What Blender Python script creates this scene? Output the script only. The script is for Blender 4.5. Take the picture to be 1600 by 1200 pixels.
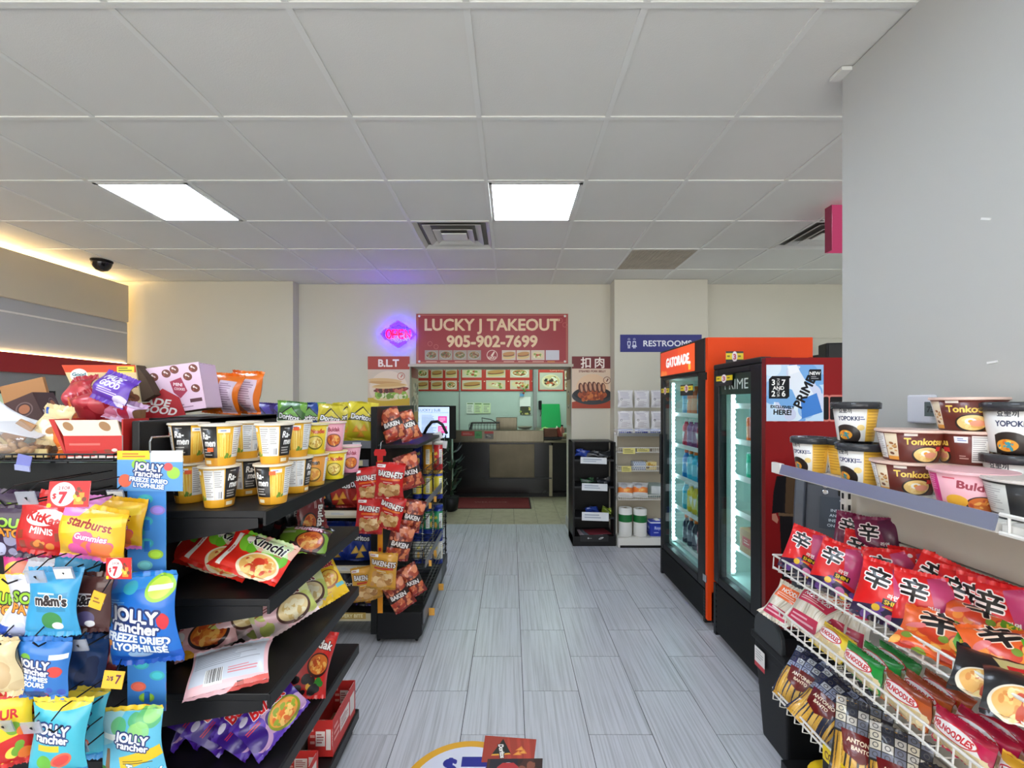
import bpy, math, random
import numpy as np
from mathutils import Matrix, Vector, Euler

# ------------------------------------------------------------------ camera, world, light, exposure
for _o in list(bpy.data.objects):
    bpy.data.objects.remove(_o, do_unlink=True)
SC = bpy.context.scene
COL = SC.collection
EYE, FOC, VX, VY = 1.53, 700.0, 798.0, 628.0      # eye height, focal length and principal point (pixels of the 1600x1200 frame)

cam_data = bpy.data.cameras.new('camera')
cam_data.sensor_fit = 'HORIZONTAL'
cam_data.sensor_width = 36.0
cam_data.lens = 36.0 * FOC / 1600.0
cam_data.shift_x = (800 - VX) / 1600.0
cam_data.shift_y = (VY - 600) / 1600.0
cam_data.clip_start = 0.02
cam_data.clip_end = 60
cam = bpy.data.objects.new('camera', cam_data)
COL.objects.link(cam)
cam.location = (0, 0, EYE)
cam.rotation_euler = (math.pi / 2, 0, 0)
SC.camera = cam

SC.view_settings.view_transform = 'Standard'
SC.view_settings.look = 'None'
SC.view_settings.gamma = 1.0
SC.view_settings.use_curve_mapping = False
SC.view_settings.exposure = 0.55

WORLD_STRENGTH = 3.3
PANEL_STRENGTH = 19.0
KITCHEN_STRENGTH = 17.0
world = bpy.data.worlds.new('daylight')
SC.world = world
world.use_nodes = True
_bg = world.node_tree.nodes['Background']
_bg.inputs[0].default_value = (1.0, 0.985, 0.95, 1)
_bg.inputs[1].default_value = WORLD_STRENGTH

for _x, _w in ((-1.3, 5.6), (3.65, 3.6)):                    # daylight portals in the shop window and the added right-hand window
    portal = bpy.data.lights.new('window_daylight', 'AREA')
    portal.shape = 'RECTANGLE'
    portal.size = _w
    portal.size_y = 2.3
    portal.cycles.is_portal = True
    _p = bpy.data.objects.new('window_daylight', portal)
    COL.objects.link(_p)
    _p.location = (_x, -2.62, 1.4)
    _p.rotation_euler = (math.pi / 2, 0, 0)

# ------------------------------------------------------------------ helpers
def lin(c):
    out = []
    for v in c[:3]:
        v = v / 255.0
        out.append(v / 12.92 if v <= 0.04045 else ((v + 0.055) / 1.055) ** 2.4)
    return tuple(out) + (1.0,)

def at(px, py, Y):
    """World point at depth Y seen in the photograph at (px, py)."""
    return Vector(((px - VX) / FOC * Y, Y, EYE - (py - VY) / FOC * Y))

def X_at(px, Y): return (px - VX) / FOC * Y
def Z_at(py, Y): return EYE - (py - VY) / FOC * Y

_M = {}
def mat(name, c, rough=0.5, metal=0.0, var=0.0, scale=8.0, bump=0.0, bscale=60.0, coat=0.0, stretch=None, spec=None):
    if name in _M: return _M[name]
    m = bpy.data.materials.new(name); m.use_nodes = True
    nt = m.node_tree; b = nt.nodes['Principled BSDF']
    b.inputs['Base Color'].default_value = lin(c)
    b.inputs['Roughness'].default_value = rough
    b.inputs['Metallic'].default_value = metal
    if coat: b.inputs['Coat Weight'].default_value = coat; b.inputs['Coat Roughness'].default_value = 0.1
    if spec is not None: b.inputs['Specular IOR Level'].default_value = spec
    tc = nt.nodes.new('ShaderNodeTexCoord')
    mp = nt.nodes.new('ShaderNodeMapping')
    nt.links.new(tc.outputs['Object'], mp.inputs[0])
    if stretch: mp.inputs['Scale'].default_value = stretch
    if var:
        n = nt.nodes.new('ShaderNodeTexNoise'); n.inputs['Scale'].default_value = scale; n.inputs['Detail'].default_value = 4
        r = nt.nodes.new('ShaderNodeMix'); r.data_type = 'RGBA'
        l = lin(c)
        r.inputs[6].default_value = tuple(max(0, v * (1 - var)) for v in l[:3]) + (1,)
        r.inputs[7].default_value = tuple(min(1, v * (1 + var)) for v in l[:3]) + (1,)
        nt.links.new(mp.outputs[0], n.inputs['Vector'])
        nt.links.new(n.outputs['Fac'], r.inputs[0])
        nt.links.new(r.outputs[2], b.inputs['Base Color'])
    if bump:
        n2 = nt.nodes.new('ShaderNodeTexNoise'); n2.inputs['Scale'].default_value = bscale; n2.inputs['Detail'].default_value = 3
        bp = nt.nodes.new('ShaderNodeBump'); bp.inputs['Strength'].default_value = bump; bp.inputs['Distance'].default_value = 0.01
        nt.links.new(mp.outputs[0], n2.inputs['Vector'])
        nt.links.new(n2.outputs['Fac'], bp.inputs['Height'])
        nt.links.new(bp.outputs['Normal'], b.inputs['Normal'])
    _M[name] = m
    return m

def emit(name, c, strength):
    if name in _M: return _M[name]
    m = bpy.data.materials.new(name); m.use_nodes = True
    nt = m.node_tree
    for n in list(nt.nodes): nt.nodes.remove(n)
    e = nt.nodes.new('ShaderNodeEmission'); o = nt.nodes.new('ShaderNodeOutputMaterial')
    e.inputs[0].default_value = lin(c); e.inputs[1].default_value = strength
    nt.links.new(e.outputs[0], o.inputs[0])
    _M[name] = m
    return m

def clear(name, tint=(255, 255, 255), rough=0.05, gloss=0.12, haze=0.0, hazec=(255, 255, 255)):
    """Thin clear sheet: see-through with a fresnel reflection and, for films, a little haze."""
    if name in _M: return _M[name]
    m = bpy.data.materials.new(name); m.use_nodes = True
    nt = m.node_tree
    for n in list(nt.nodes): nt.nodes.remove(n)
    o = nt.nodes.new('ShaderNodeOutputMaterial')
    t = nt.nodes.new('ShaderNodeBsdfTransparent'); t.inputs[0].default_value = lin(tint)
    g = nt.nodes.new('ShaderNodeBsdfGlossy'); g.inputs['Roughness'].default_value = rough
    lw = nt.nodes.new('ShaderNodeLayerWeight'); lw.inputs[0].default_value = 0.5
    pw = nt.nodes.new('ShaderNodeMath'); pw.operation = 'POWER'; pw.inputs[1].default_value = 4.0
    ml = nt.nodes.new('ShaderNodeMath'); ml.operation = 'MULTIPLY_ADD'; ml.inputs[1].default_value = 0.7; ml.inputs[2].default_value = gloss * 0.3
    nt.links.new(lw.outputs['Facing'], pw.inputs[0]); nt.links.new(pw.outputs[0], ml.inputs[0])
    mx = nt.nodes.new('ShaderNodeMixShader')
    nt.links.new(ml.outputs[0], mx.inputs[0]); nt.links.new(t.outputs[0], mx.inputs[1]); nt.links.new(g.outputs[0], mx.inputs[2])
    last = mx
    if haze:
        d = nt.nodes.new('ShaderNodeBsdfDiffuse'); d.inputs[0].default_value = lin(hazec)
        m2 = nt.nodes.new('ShaderNodeMixShader'); m2.inputs[0].default_value = haze
        nt.links.new(mx.outputs[0], m2.inputs[1]); nt.links.new(d.outputs[0], m2.inputs[2]); last = m2
    nt.links.new(last.outputs[0], o.inputs[0])
    _M[name] = m
    return m

class MB:
    """Collects shapes into one mesh."""
    def __init__(s): s.v = []; s.f = []; s.m = []; s.uv = []
    def add(s, vs, fs, mi=0, M=None, uvs=None):
        o = len(s.v)
        s.v += [tuple(M @ Vector(p)) if M is not None else tuple(p) for p in vs]
        for k, f in enumerate(fs):
            s.f.append(tuple(i + o for i in f)); s.m.append(mi)
            s.uv.append(uvs[k] if uvs else [(0, 0)] * len(f))
        return s
    def box(s, x0, x1, y0, y1, z0, z1, mi=0, M=None, front_uv=None):
        vs = [(x0, y0, z0), (x1, y0, z0), (x1, y1, z0), (x0, y1, z0), (x0, y0, z1), (x1, y0, z1), (x1, y1, z1), (x0, y1, z1)]
        fs = [(0, 1, 5, 4), (1, 2, 6, 5), (2, 3, 7, 6), (3, 0, 4, 7), (4, 5, 6, 7), (3, 2, 1, 0)]
        q = [(0, 0), (1, 0), (1, 1), (0, 1)]
        return s.add(vs, fs, mi, M, [q] * 6)
    def quad(s, a, b, c, d, mi=0, M=None):
        return s.add([a, b, c, d], [(0, 1, 2, 3)], mi, M, [[(0, 0), (1, 0), (1, 1), (0, 1)]])
    def tube(s, pts, r, n=6, mi=0):
        pts = [Vector(p) for p in pts]
        rings = []
        for i, p in enumerate(pts):
            d = (pts[min(i + 1, len(pts) - 1)] - pts[max(i - 1, 0)]).normalized()
            a = d.orthogonal().normalized()
            if i and abs(a.dot(prev)) < 0.999:
                a = (prev - d * prev.dot(d)).normalized()
            prev = a
            b = d.cross(a)
            rr = r[i] if isinstance(r, (list, tuple)) else r
            rings.append([p + (a * math.cos(t) + b * math.sin(t)) * rr for t in [2 * math.pi * k / n for k in range(n)]])
        vs = [q for ring in rings for q in ring]
        fs = []
        for i in range(len(rings) - 1):
            for k in range(n):
                fs.append((i * n + k, i * n + (k + 1) % n, (i + 1) * n + (k + 1) % n, (i + 1) * n + k))
        fs.append(tuple(reversed(range(n)))); fs.append(tuple(range((len(rings) - 1) * n, len(rings) * n)))
        return s.add(vs, fs, mi)
    def lathe(s, prof, n=24, mi=0, M=None, caps=True, wrap=None, start=0.0):
        """prof: list of (r, z). UV u runs round, v = wrap[i] or the height share."""
        zs = [p[1] for p in prof]; z0, z1 = min(zs), max(zs)
        vs, fs, uvs = [], [], []
        for r, z in prof:
            for k in range(n):
                t = start + 2 * math.pi * k / n
                vs.append((r * math.cos(t), r * math.sin(t), z))
        vv = wrap or [(z - z0) / max(1e-6, z1 - z0) for z in zs]
        for i in range(len(prof) - 1):
            for k in range(n):
                fs.append((i * n + k, i * n + (k + 1) % n, (i + 1) * n + (k + 1) % n, (i + 1) * n + k))
                uvs.append([(k / n, vv[i]), ((k + 1) / n, vv[i]), ((k + 1) / n, vv[i + 1]), (k / n, vv[i + 1])])
        if caps:
            fs.append(tuple(reversed(range(n)))); uvs.append([(0.5, vv[0])] * n)
            b = (len(prof) - 1) * n
            fs.append(tuple(range(b, b + n))); uvs.append([(0.5, vv[-1])] * n)
        return s.add(vs, fs, mi, M, uvs)
    def prism(s, poly, y0, y1, mi=0, M=None, uvbox=None):
        """Extrude an x-z outline (counter-clockwise seen from -Y) along y."""
        n = len(poly)
        vs = [(x, y0, z) for x, z in poly] + [(x, y1, z) for x, z in poly]
        fs = [tuple(range(n)), tuple(reversed(range(n, 2 * n)))]
        xs = [p[0] for p in poly]; zs = [p[1] for p in poly]
        bx = uvbox or (min(xs), max(xs), min(zs), max(zs))
        fu = [((x - bx[0]) / (bx[1] - bx[0]), (z - bx[2]) / (bx[3] - bx[2])) for x, z in poly]
        uvs = [fu, list(reversed(fu))]
        for k in range(n):
            fs.append((k, n + k, n + (k + 1) % n, (k + 1) % n)); uvs.append([(0, 0)] * 4)
        return s.add(vs, fs, mi, M, uvs)
    def mesh(s, name, mats, smooth=False):
        me = bpy.data.meshes.new(name)
        me.from_pydata(s.v, [], s.f)
        for m in (mats if isinstance(mats, (list, tuple)) else [mats]): me.materials.append(m)
        me.polygons.foreach_set('material_index', s.m)
        ul = me.uv_layers.new(name='UVMap')
        ul.data.foreach_set('uv', [c for f in s.uv for p in f for c in p])
        if smooth: me.polygons.foreach_set('use_smooth', [True] * len(s.f))
        me.update()
        return me

def link(name, me, parent=None, loc=None, rot=None):
    o = bpy.data.objects.new(name, me); COL.objects.link(o)
    if parent is not None: o.parent = parent
    if loc is not None: o.location = loc
    if rot is not None: o.rotation_euler = rot
    return o

def obj(name, mb, mats, parent=None, loc=None, rot=None, bevel=0.0, seg=2, smooth=False):
    o = link(name, mb.mesh(name, mats, smooth), parent, loc, rot)
    if bevel:
        b = o.modifiers.new('bevel', 'BEVEL'); b.width = bevel; b.segments = seg; b.limit_method = 'ANGLE'; b.angle_limit = 0.6
    return o

def tag(o, label, cat, group=None, kind=None):
    if label: o['label'] = label
    if cat: o['category'] = cat
    if group: o['group'] = group
    if kind: o['kind'] = kind
    return o

def structure(o): o['kind'] = 'structure'; return o
def stuff(o): o['kind'] = 'stuff'; return o

def thing(name, label, cat, loc=(0, 0, 0), rot=(0, 0, 0), group=None):
    o = bpy.data.objects.new(name, None); COL.objects.link(o)
    o.empty_display_size = 0.05
    o.location = loc; o.rotation_euler = rot
    return tag(o, label, cat, group)

def RX(a): return Matrix.Rotation(math.radians(a), 4, 'X')
def RY(a): return Matrix.Rotation(math.radians(a), 4, 'Y')
def RZ(a): return Matrix.Rotation(math.radians(a), 4, 'Z')
def TR(x, y, z): return Matrix.Translation((x, y, z))

# ------------------------------------------------------------------ print: flat artwork drawn in code onto a generated image
_GL = {}
def glyph_tris(s, font=None):
    if s in _GL: return _GL[s]
    c = bpy.data.curves.new('lettering', 'FONT'); c.body = s; c.resolution_u = 3; c.align_x = 'LEFT'
    o = bpy.data.objects.new('lettering', c)
    m = o.to_mesh(); m.calc_loop_triangles()
    v = np.zeros(len(m.vertices) * 3); m.vertices.foreach_get('co', v)
    t = np.zeros(len(m.loop_triangles) * 3, dtype=np.int32); m.loop_triangles.foreach_get('vertices', t)
    r = (v.reshape(-1, 3)[:, :2].copy(), t.reshape(-1, 3).copy())
    o.to_mesh_clear(); bpy.data.objects.remove(o); bpy.data.curves.remove(c)
    _GL[s] = r
    return r

def _dilate(m, r):
    out = m.copy()
    r = int(round(r))
    for dx in range(-r, r + 1):
        for dy in range(-r, r + 1):
            if dx * dx + dy * dy <= r * r + 0.5 and (dx or dy):
                sh = np.zeros_like(m)
                ys, yd = (slice(dy, None), slice(None, -dy)) if dy > 0 else ((slice(None, dy), slice(-dy, None)) if dy < 0 else (slice(None), slice(None)))
                xs, xd = (slice(dx, None), slice(None, -dx)) if dx > 0 else ((slice(None, dx), slice(-dx, None)) if dx < 0 else (slice(None), slice(None)))
                sh[yd, xd] = m[ys, xs]
                out = np.maximum(out, sh)
    return out

class Cv:
    """Artwork canvas: fractions of width and height, y down; colours 0-255."""
    def __init__(s, w, h, bg):
        s.w, s.h = w, h
        s.a = np.empty((h, w, 3), dtype=np.float32); s.a[:] = np.array(bg[:3], dtype=np.float32)
        yy, xx = np.mgrid[0:h, 0:w]
        s.xx = xx + 0.5; s.yy = yy + 0.5
    def mix(s, m, c, al=1.0):
        m = (m * al)[..., None]
        s.a[:] = s.a * (1 - m) + np.array(c[:3], dtype=np.float32) * m
        return s
    def rect(s, x0, y0, x1, y1, c, al=1.0):
        a, b, d, e = int(round(x0 * s.w)), int(round(x1 * s.w)), int(round(y0 * s.h)), int(round(y1 * s.h))
        a, d = max(0, a), max(0, d)
        if b > a and e > d: s.a[d:e, a:b] = s.a[d:e, a:b] * (1 - al) + np.array(c[:3], dtype=np.float32) * al
        return s
    def ell(s, cx, cy, rx, ry, c, rot=0, ring=0.0, al=1.0):
        dx = s.xx - cx * s.w; dy = s.yy - cy * s.h
        t = math.radians(rot); u = dx * math.cos(t) + dy * math.sin(t); v = -dx * math.sin(t) + dy * math.cos(t)
        RXp, RYp = rx * s.w, ry * s.h
        d = np.sqrt((u / RXp) ** 2 + (v / RYp) ** 2)
        e = min(RXp, RYp)
        m = np.clip((1 - d) * e + 0.5, 0, 1)
        if ring: m = m * np.clip((d - (1 - ring)) * e + 0.5, 0, 1)
        return s.mix(m, c, al)
    def poly(s, pts, c, al=1.0):
        ins = np.zeros((s.h, s.w), dtype=bool)
        P = [(x * s.w, y * s.h) for x, y in pts]
        for i in range(len(P)):
            (x0, y0), (x1, y1) = P[i], P[(i + 1) % len(P)]
            if y0 == y1: continue
            cr = ((y0 <= s.yy) & (s.yy < y1)) | ((y1 <= s.yy) & (s.yy < y0))
            ins ^= cr & (s.xx < x0 + (s.yy - y0) * (x1 - x0) / (y1 - y0))
        return s.mix(ins.astype(np.float32), c, al)
    def text(s, t, cx, cy, hgt, c, w=None, bold=0.0, rot=0, shear=0.0, out=None, outw=0.0, sx=1.0, al=1.0, anchor='c'):
        V, T = glyph_tris(t)
        if not len(T): return s
        SS = 2
        cap = hgt * s.h / 0.72
        x = V[:, 0] * cap * sx; y = V[:, 1] * cap
        x0, x1 = x.min(), x.max()
        if w is not None and (x1 - x0) > w * s.w: x = (x - x0) * (w * s.w / (x1 - x0)); x0, x1 = x.min(), x.max()
        x = x - (x0 + x1) / 2 if anchor == 'c' else x - x0
        y = y - 0.36 * cap
        x = x + shear * y
        a = math.radians(rot); X = x * math.cos(a) + y * math.sin(a); Yv = -x * math.sin(a) + y * math.cos(a)
        X = (X + cx * s.w) * SS; Yv = (cy * s.h - Yv) * SS
        H, W = s.h * SS, s.w * SS
        m = np.zeros((H, W), dtype=np.float32)
        for i, j, k in T:
            ax, ay, bx, by, cx_, cy_ = X[i], Yv[i], X[j], Yv[j], X[k], Yv[k]
            u0, u1 = max(0, int(min(ax, bx, cx_) - 1)), min(W, int(max(ax, bx, cx_) + 2))
            v0, v1 = max(0, int(min(ay, by, cy_) - 1)), min(H, int(max(ay, by, cy_) + 2))
            if u1 <= u0 or v1 <= v0: continue
            gx = np.arange(u0, u1) + 0.5; gy = (np.arange(v0, v1) + 0.5)[:, None]
            d1 = (gx - bx) * (ay - by) - (ax - bx) * (gy - by)
            d2 = (gx - cx_) * (by - cy_) - (bx - cx_) * (gy - cy_)
            d3 = (gx - ax) * (cy_ - ay) - (cx_ - ax) * (gy - ay)
            ins = ((d1 >= 0) & (d2 >= 0) & (d3 >= 0)) | ((d1 <= 0) & (d2 <= 0) & (d3 <= 0))
            m[v0:v1, u0:u1] = np.maximum(m[v0:v1, u0:u1], ins)
        px = hgt * s.h * SS
        if bold: m = _dilate(m, max(1, bold * px))
        if out is not None:
            mo = _dilate(m, max(1, (outw or 0.12) * px))
            s.mix(mo.reshape(s.h, SS, s.w, SS).mean((1, 3)), out, al)
        return s.mix(m.reshape(s.h, SS, s.w, SS).mean((1, 3)), c, al)
    def lines(s, x0, y0, x1, y1, n, c, seed=1, al=0.8):
        r = random.Random(seed)
        for k in range(n):
            y = y0 + (y1 - y0) * (k + 0.2) / n
            s.rect(x0, y, x0 + (x1 - x0) * r.uniform(0.6, 1.0), y + (y1 - y0) / n * 0.45, c, al)
        return s
    def barcode(s, x0, y0, x1, y1):
        s.rect(x0, y0, x1, y1, (240, 240, 240)); r = random.Random(4); x = x0 + 0.01
        while x < x1 - 0.01:
            wd = r.choice([0.004, 0.008, 0.012]); s.rect(x, y0, x + wd, y1 - (y1 - y0) * 0.12, (25, 25, 28)); x += wd + r.choice([0.005, 0.009])
        return s
    def blobs(s, n, box, cols, size, seed=1, asp=1.0, al=1.0):
        r = random.Random(seed)
        for k in range(n):
            q = size * r.uniform(0.6, 1.3)
            s.ell(r.uniform(box[0], box[2]), r.uniform(box[1], box[3]), q, q * asp * s.w / s.h, r.choice(cols), r.uniform(0, 180), al=al)
        return s
    def dish(s, cx, cy, rx, ry, bowl, food, seed=1, n=26, rot=0):
        s.ell(cx, cy, rx, ry, bowl, rot); s.ell(cx, cy - ry * 0.06, rx * 0.88, ry * 0.82, food[0], rot)
        r = random.Random(seed)
        for k in range(n):
            a, d = r.uniform(0, 6.28), math.sqrt(r.uniform(0, 1))
            q = rx * r.uniform(0.10, 0.22)
            s.ell(cx + math.cos(a) * d * rx * 0.7, cy + math.sin(a) * d * ry * 0.62, q, q * 0.6 * s.w / s.h, r.choice(food[1:]), r.uniform(0, 180))
        return s
    def grain(s, amt, seed=0):
        s.a += np.random.default_rng(seed).normal(0, amt, s.a.shape[:2])[..., None].astype(np.float32)
        return s

_PR = {}
def print_mat(name, cv, rough=0.35, coat=0.0, bump=0.0, emission=0.0, bscale=25.0):
    if name in _PR: return _PR[name]
    img = bpy.data.images.new(name, cv.w, cv.h, alpha=False)
    px = np.ones((cv.h, cv.w, 4), dtype=np.float32)
    px[..., :3] = np.clip(cv.a[::-1] / 255.0, 0, 1)
    img.pixels.foreach_set(px.ravel()); img.update(); img.pack()
    m = bpy.data.materials.new(name); m.use_nodes = True
    nt = m.node_tree; b = nt.nodes['Principled BSDF']
    t = nt.nodes.new('ShaderNodeTexImage'); t.image = img; t.extension = 'EXTEND'
    nt.links.new(t.outputs[0], b.inputs['Base Color'])
    b.inputs['Roughness'].default_value = rough
    if coat: b.inputs['Coat Weight'].default_value = coat; b.inputs['Coat Roughness'].default_value = 0.12
    if emission:
        nt.links.new(t.outputs[0], b.inputs['Emission Color']); b.inputs['Emission Strength'].default_value = emission
    if bump:
        tc = nt.nodes.new('ShaderNodeTexCoord')
        n = nt.nodes.new('ShaderNodeTexNoise'); n.inputs['Scale'].default_value = bscale; n.inputs['Detail'].default_value = 2
        bp = nt.nodes.new('ShaderNodeBump'); bp.inputs['Strength'].default_value = bump; bp.inputs['Distance'].default_value = 0.01
        nt.links.new(tc.outputs['Object'], n.inputs['Vector']); nt.links.new(n.outputs['Fac'], bp.inputs['Height']); nt.links.new(bp.outputs['Normal'], b.inputs['Normal'])
    _PR[name] = m
    return m

WHITE, BLACK = (245, 245, 242), (18, 18, 20)
# ------------------------------------------------------------------ the room
CEIL, WALL_Y = 2.88, 5.144
m_wall = mat('wall_paint', (210, 206, 190), 0.75, var=0.03, scale=2.0, bump=0.03, bscale=180)
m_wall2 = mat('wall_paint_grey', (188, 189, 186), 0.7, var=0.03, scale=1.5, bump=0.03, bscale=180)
m_ceil = mat('ceiling_tile', (222, 221, 214), 0.9, var=0.035, scale=3.0, bump=0.12, bscale=220)
m_grid = mat('ceiling_tee', (226, 226, 220), 0.5, var=0.03, scale=12)
m_black = mat('black_steel', (17, 17, 19), 0.42, spec=0.35, var=0.25, scale=7, bump=0.02, bscale=300)
m_blackp = mat('black_plastic', (17, 18, 20), 0.5, spec=0.35, var=0.25, scale=6, bump=0.04, bscale=220)
m_dark = mat('dark_steel', (38, 39, 42), 0.4, 0.3, var=0.15)
m_steel = mat('stainless_steel', (172, 168, 158), 0.28, 1.0, var=0.12, scale=5, stretch=(12, 1, 1))
m_alu = mat('grey_aluminium', (150, 152, 152), 0.4, 0.6, var=0.08)
m_white = mat('white_enamel', (228, 226, 220), 0.4, var=0.04, scale=9)
m_chrome = mat('chrome', (190, 190, 195), 0.2, 1.0, var=0.05)
m_card = mat('brown_cardboard', (168, 124, 84), 0.8, var=0.10, scale=14, bump=0.05, bscale=120)
m_paper = mat('white_paper', (232, 232, 230), 0.7, var=0.03)
m_grout = mat('floor_grout', (62, 63, 68), 0.9, var=0.15)

def floor_mat(name, ca, cb, streak):
    m = bpy.data.materials.new(name); m.use_nodes = True
    nt = m.node_tree; b = nt.nodes['Principled BSDF']
    tc = nt.nodes.new('ShaderNodeTexCoord'); oi = nt.nodes.new('ShaderNodeObjectInfo')
    ad = nt.nodes.new('ShaderNodeVectorMath'); ad.operation = 'ADD'
    sc = nt.nodes.new('ShaderNodeVectorMath'); sc.operation = 'SCALE'; sc.inputs[3].default_value = 1.0
    cb_ = nt.nodes.new('ShaderNodeCombineXYZ'); mu = nt.nodes.new('ShaderNodeMath'); mu.operation = 'MULTIPLY'; mu.inputs[1].default_value = 37.0
    nt.links.new(oi.outputs['Random'], mu.inputs[0]); nt.links.new(mu.outputs[0], cb_.inputs[0]); nt.links.new(mu.outputs[0], cb_.inputs[1])
    nt.links.new(tc.outputs['Object'], ad.inputs[0]); nt.links.new(cb_.outputs[0], ad.inputs[1])
    mp = nt.nodes.new('ShaderNodeMapping'); mp.inputs['Scale'].default_value = streak
    nt.links.new(ad.outputs[0], mp.inputs[0])
    n = nt.nodes.new('ShaderNodeTexNoise'); n.inputs['Scale'].default_value = 1.0; n.inputs['Detail'].default_value = 5; n.inputs['Roughness'].default_value = 0.65
    nt.links.new(mp.outputs[0], n.inputs['Vector'])
    r = nt.nodes.new('ShaderNodeValToRGB'); r.color_ramp.elements[0].position = 0.34; r.color_ramp.elements[1].position = 0.56
    r.color_ramp.elements[0].color = lin(ca); r.color_ramp.elements[1].color = lin(cb)
    nt.links.new(n.outputs['Fac'], r.inputs[0]); nt.links.new(r.outputs[0], b.inputs['Base Color'])
    bp = nt.nodes.new('ShaderNodeBump'); bp.inputs['Strength'].default_value = 0.12; bp.inputs['Distance'].default_value = 0.004
    nt.links.new(n.outputs['Fac'], bp.inputs['Height']); nt.links.new(bp.outputs['Normal'], b.inputs['Normal'])
    b.inputs['Roughness'].default_value = 0.34
    return m
m_tile = floor_mat('grey_plank_tile', (164, 165, 171), (196, 197, 204), (80, 1.4, 1))
m_beige = floor_mat('beige_tile', (158, 146, 122), (178, 167, 144), (9, 9, 1))

# floor
fl = structure(obj('floor', MB().box(-4.7, 5.7, -2.6, 9.2, -0.06, -0.004), m_grout))
TW, TL = 0.2937, 0.633
def tile_mesh(w, l, m, name):
    return MB().box(0.0018, w - 0.0018, 0.0018, l - 0.0018, -0.004, 0.0).mesh(name, m)
tm = tile_mesh(TW, TL, m_tile, 'floor_tile')
rest = MB()
for i in range(-17, 19):
    x = 0.065 + i * TW
    ph = 3.637 if i % 2 == 0 else 3.326
    for k in range(-11, 5):
        y = ph + k * TL
        y1 = min(y + TL, 5.607)
        if y >= 5.6 or y < -2.7: continue
        whole = y1 - y > TL - 0.01
        if -2.35 < x < 2.1 and y > 0.9:
            me = tm if whole else tile_mesh(TW, y1 - y, m_tile, 'floor_tile')
            link('floor_tile', me, fl, (x, y, 0))
        else:
            rest.box(x + 0.0015, x + TW - 0.0015, y + 0.0015, y1 - 0.0015, -0.004, 0)
stuff(obj('outer_floor_tiles', rest, m_tile, fl))
bm_ = tile_mesh(0.303, 0.606, m_beige, 'beige_floor_tile')
for i in range(-9, 8):
    for k in range(6):
        x, y = 0.0425 + i * 0.303, 5.607 + k * 0.606
        if x < -2.4 or x > 2.1: continue
        link('beige_floor_tile', bm_, fl, (x, y, 0))

# ceiling: slab, tees and lay-in tiles
ce = structure(obj('ceiling', MB().box(-4.7, 5.7, -2.6, WALL_Y + 0.5, 2.93, 3.0), m_ceil))
GX0, GY0, GS = -0.151, 2.133, 0.61
special = {(-4, 1): 'light', (0, 1): 'light', (4, 1): 'light', (8, 1): 'light', (8, -3): 'light', (4, -3): 'light', (-1, 2): 'diff', (4, 2): 'diff', (2, 3): 'grille',
           (-4, -3): 'light', (0, -3): 'light', (-2, -6): 'light', (2, -6): 'light', (-6, -6): 'light', (-4, -1): None, (1, -3): None}
ctm = MB().box(0.012, GS - 0.012, 0.012, GS - 0.012, 2.884, 2.90).mesh('ceiling_tile', m_ceil)
behind = MB()
for i in range(-8, 10):
    for k in range(-8, 4):
        if special.get((i, k)): continue
        x, y = GX0 + i * GS, GY0 + k * GS
        if y + GS > 5.2: continue
        if k >= -2 and -7 <= i <= 5:
            link('ceiling_tile', ctm, ce, (x, y, 0))
        else:
            behind.box(x + 0.012, x + GS - 0.012, y + 0.012, y + GS - 0.012, 2.884, 2.90)
# last, cut row along the back wall
for i in range(-7, 9):
    x = GX0 + i * GS
    link('ceiling_tile', MB().box(0.012, GS - 0.012, 0.012, WALL_Y - 4.573, 2.884, 2.90).mesh('cut_ceiling_tile', m_ceil), ce, (x, 4.573, 0))
stuff(obj('ceiling_tiles_behind', behind, m_ceil, ce))
for k in range(-8, 5):
    y = GY0 + k * GS
    obj('main_tee', MB().box(-4.6, 5.6, y - 0.012, y + 0.012, 2.878, 2.90), m_grid, ce)
for i in range(-7, 10):
    x = GX0 + i * GS
    obj('cross_tee', MB().box(x - 0.012, x + 0.012, -2.5, WALL_Y, 2.8785, 2.90), m_grid, ce)

m_panel = emit('led_panel', (226, 240, 255), PANEL_STRENGTH)
m_panel2 = emit('led_panel_centre', (205, 220, 250), PANEL_STRENGTH * 0.16)
def troffer(i, k, label):
    x, y = GX0 + i * GS, GY0 + k * GS
    t = thing('ceiling_light', label, 'ceiling light', (x + GS / 2, y + GS / 2, 2.88), group=None)
    h = GS / 2 - 0.014
    f = MB()
    for a, b, c, d in ((-h, h, -h, -h + 0.02), (-h, h, h - 0.02, h), (-h, -h + 0.02, -h, h), (h - 0.02, h, -h, h)):
        f.box(a, b, c, d, -0.004, 0.012)
    obj('frame', f, m_grid, t)
    g = h - 0.02
    obj('diffuser', MB().box(-g, g, -g, g, 0.004, 0.02), m_panel, t)
    obj('centre_basket', MB().box(-g + 0.03, g - 0.03, -0.09, 0.09, -0.016, 0.003), m_panel2, t, bevel=0.012)
    return t
troffer(-4, 1, 'lit square ceiling panel between camera dome and air diffuser, over the snack shelving')
troffer(0, 1, 'lit square ceiling panel right beside the square air diffuser, over the middle aisle')
troffer(4, 1, 'lit square ceiling panel mostly hidden behind the pink sign')
for n, (i, k) in enumerate([(-4, -3), (0, -3)]):
    troffer(i, k, 'lit square ceiling panel overhead outside the picture on the %s' % ('snack side', 'aisle side')[n])
for n, (i, k) in enumerate([(8, 1), (8, -3), (4, -3)]):  # unseen panels added to brighten the dim far right corner
    troffer(i, k, 'added unseen light panel in the room part behind the white wall, %s' % ('deepest', 'nearest the shop front', 'next to the wall')[n])
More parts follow.
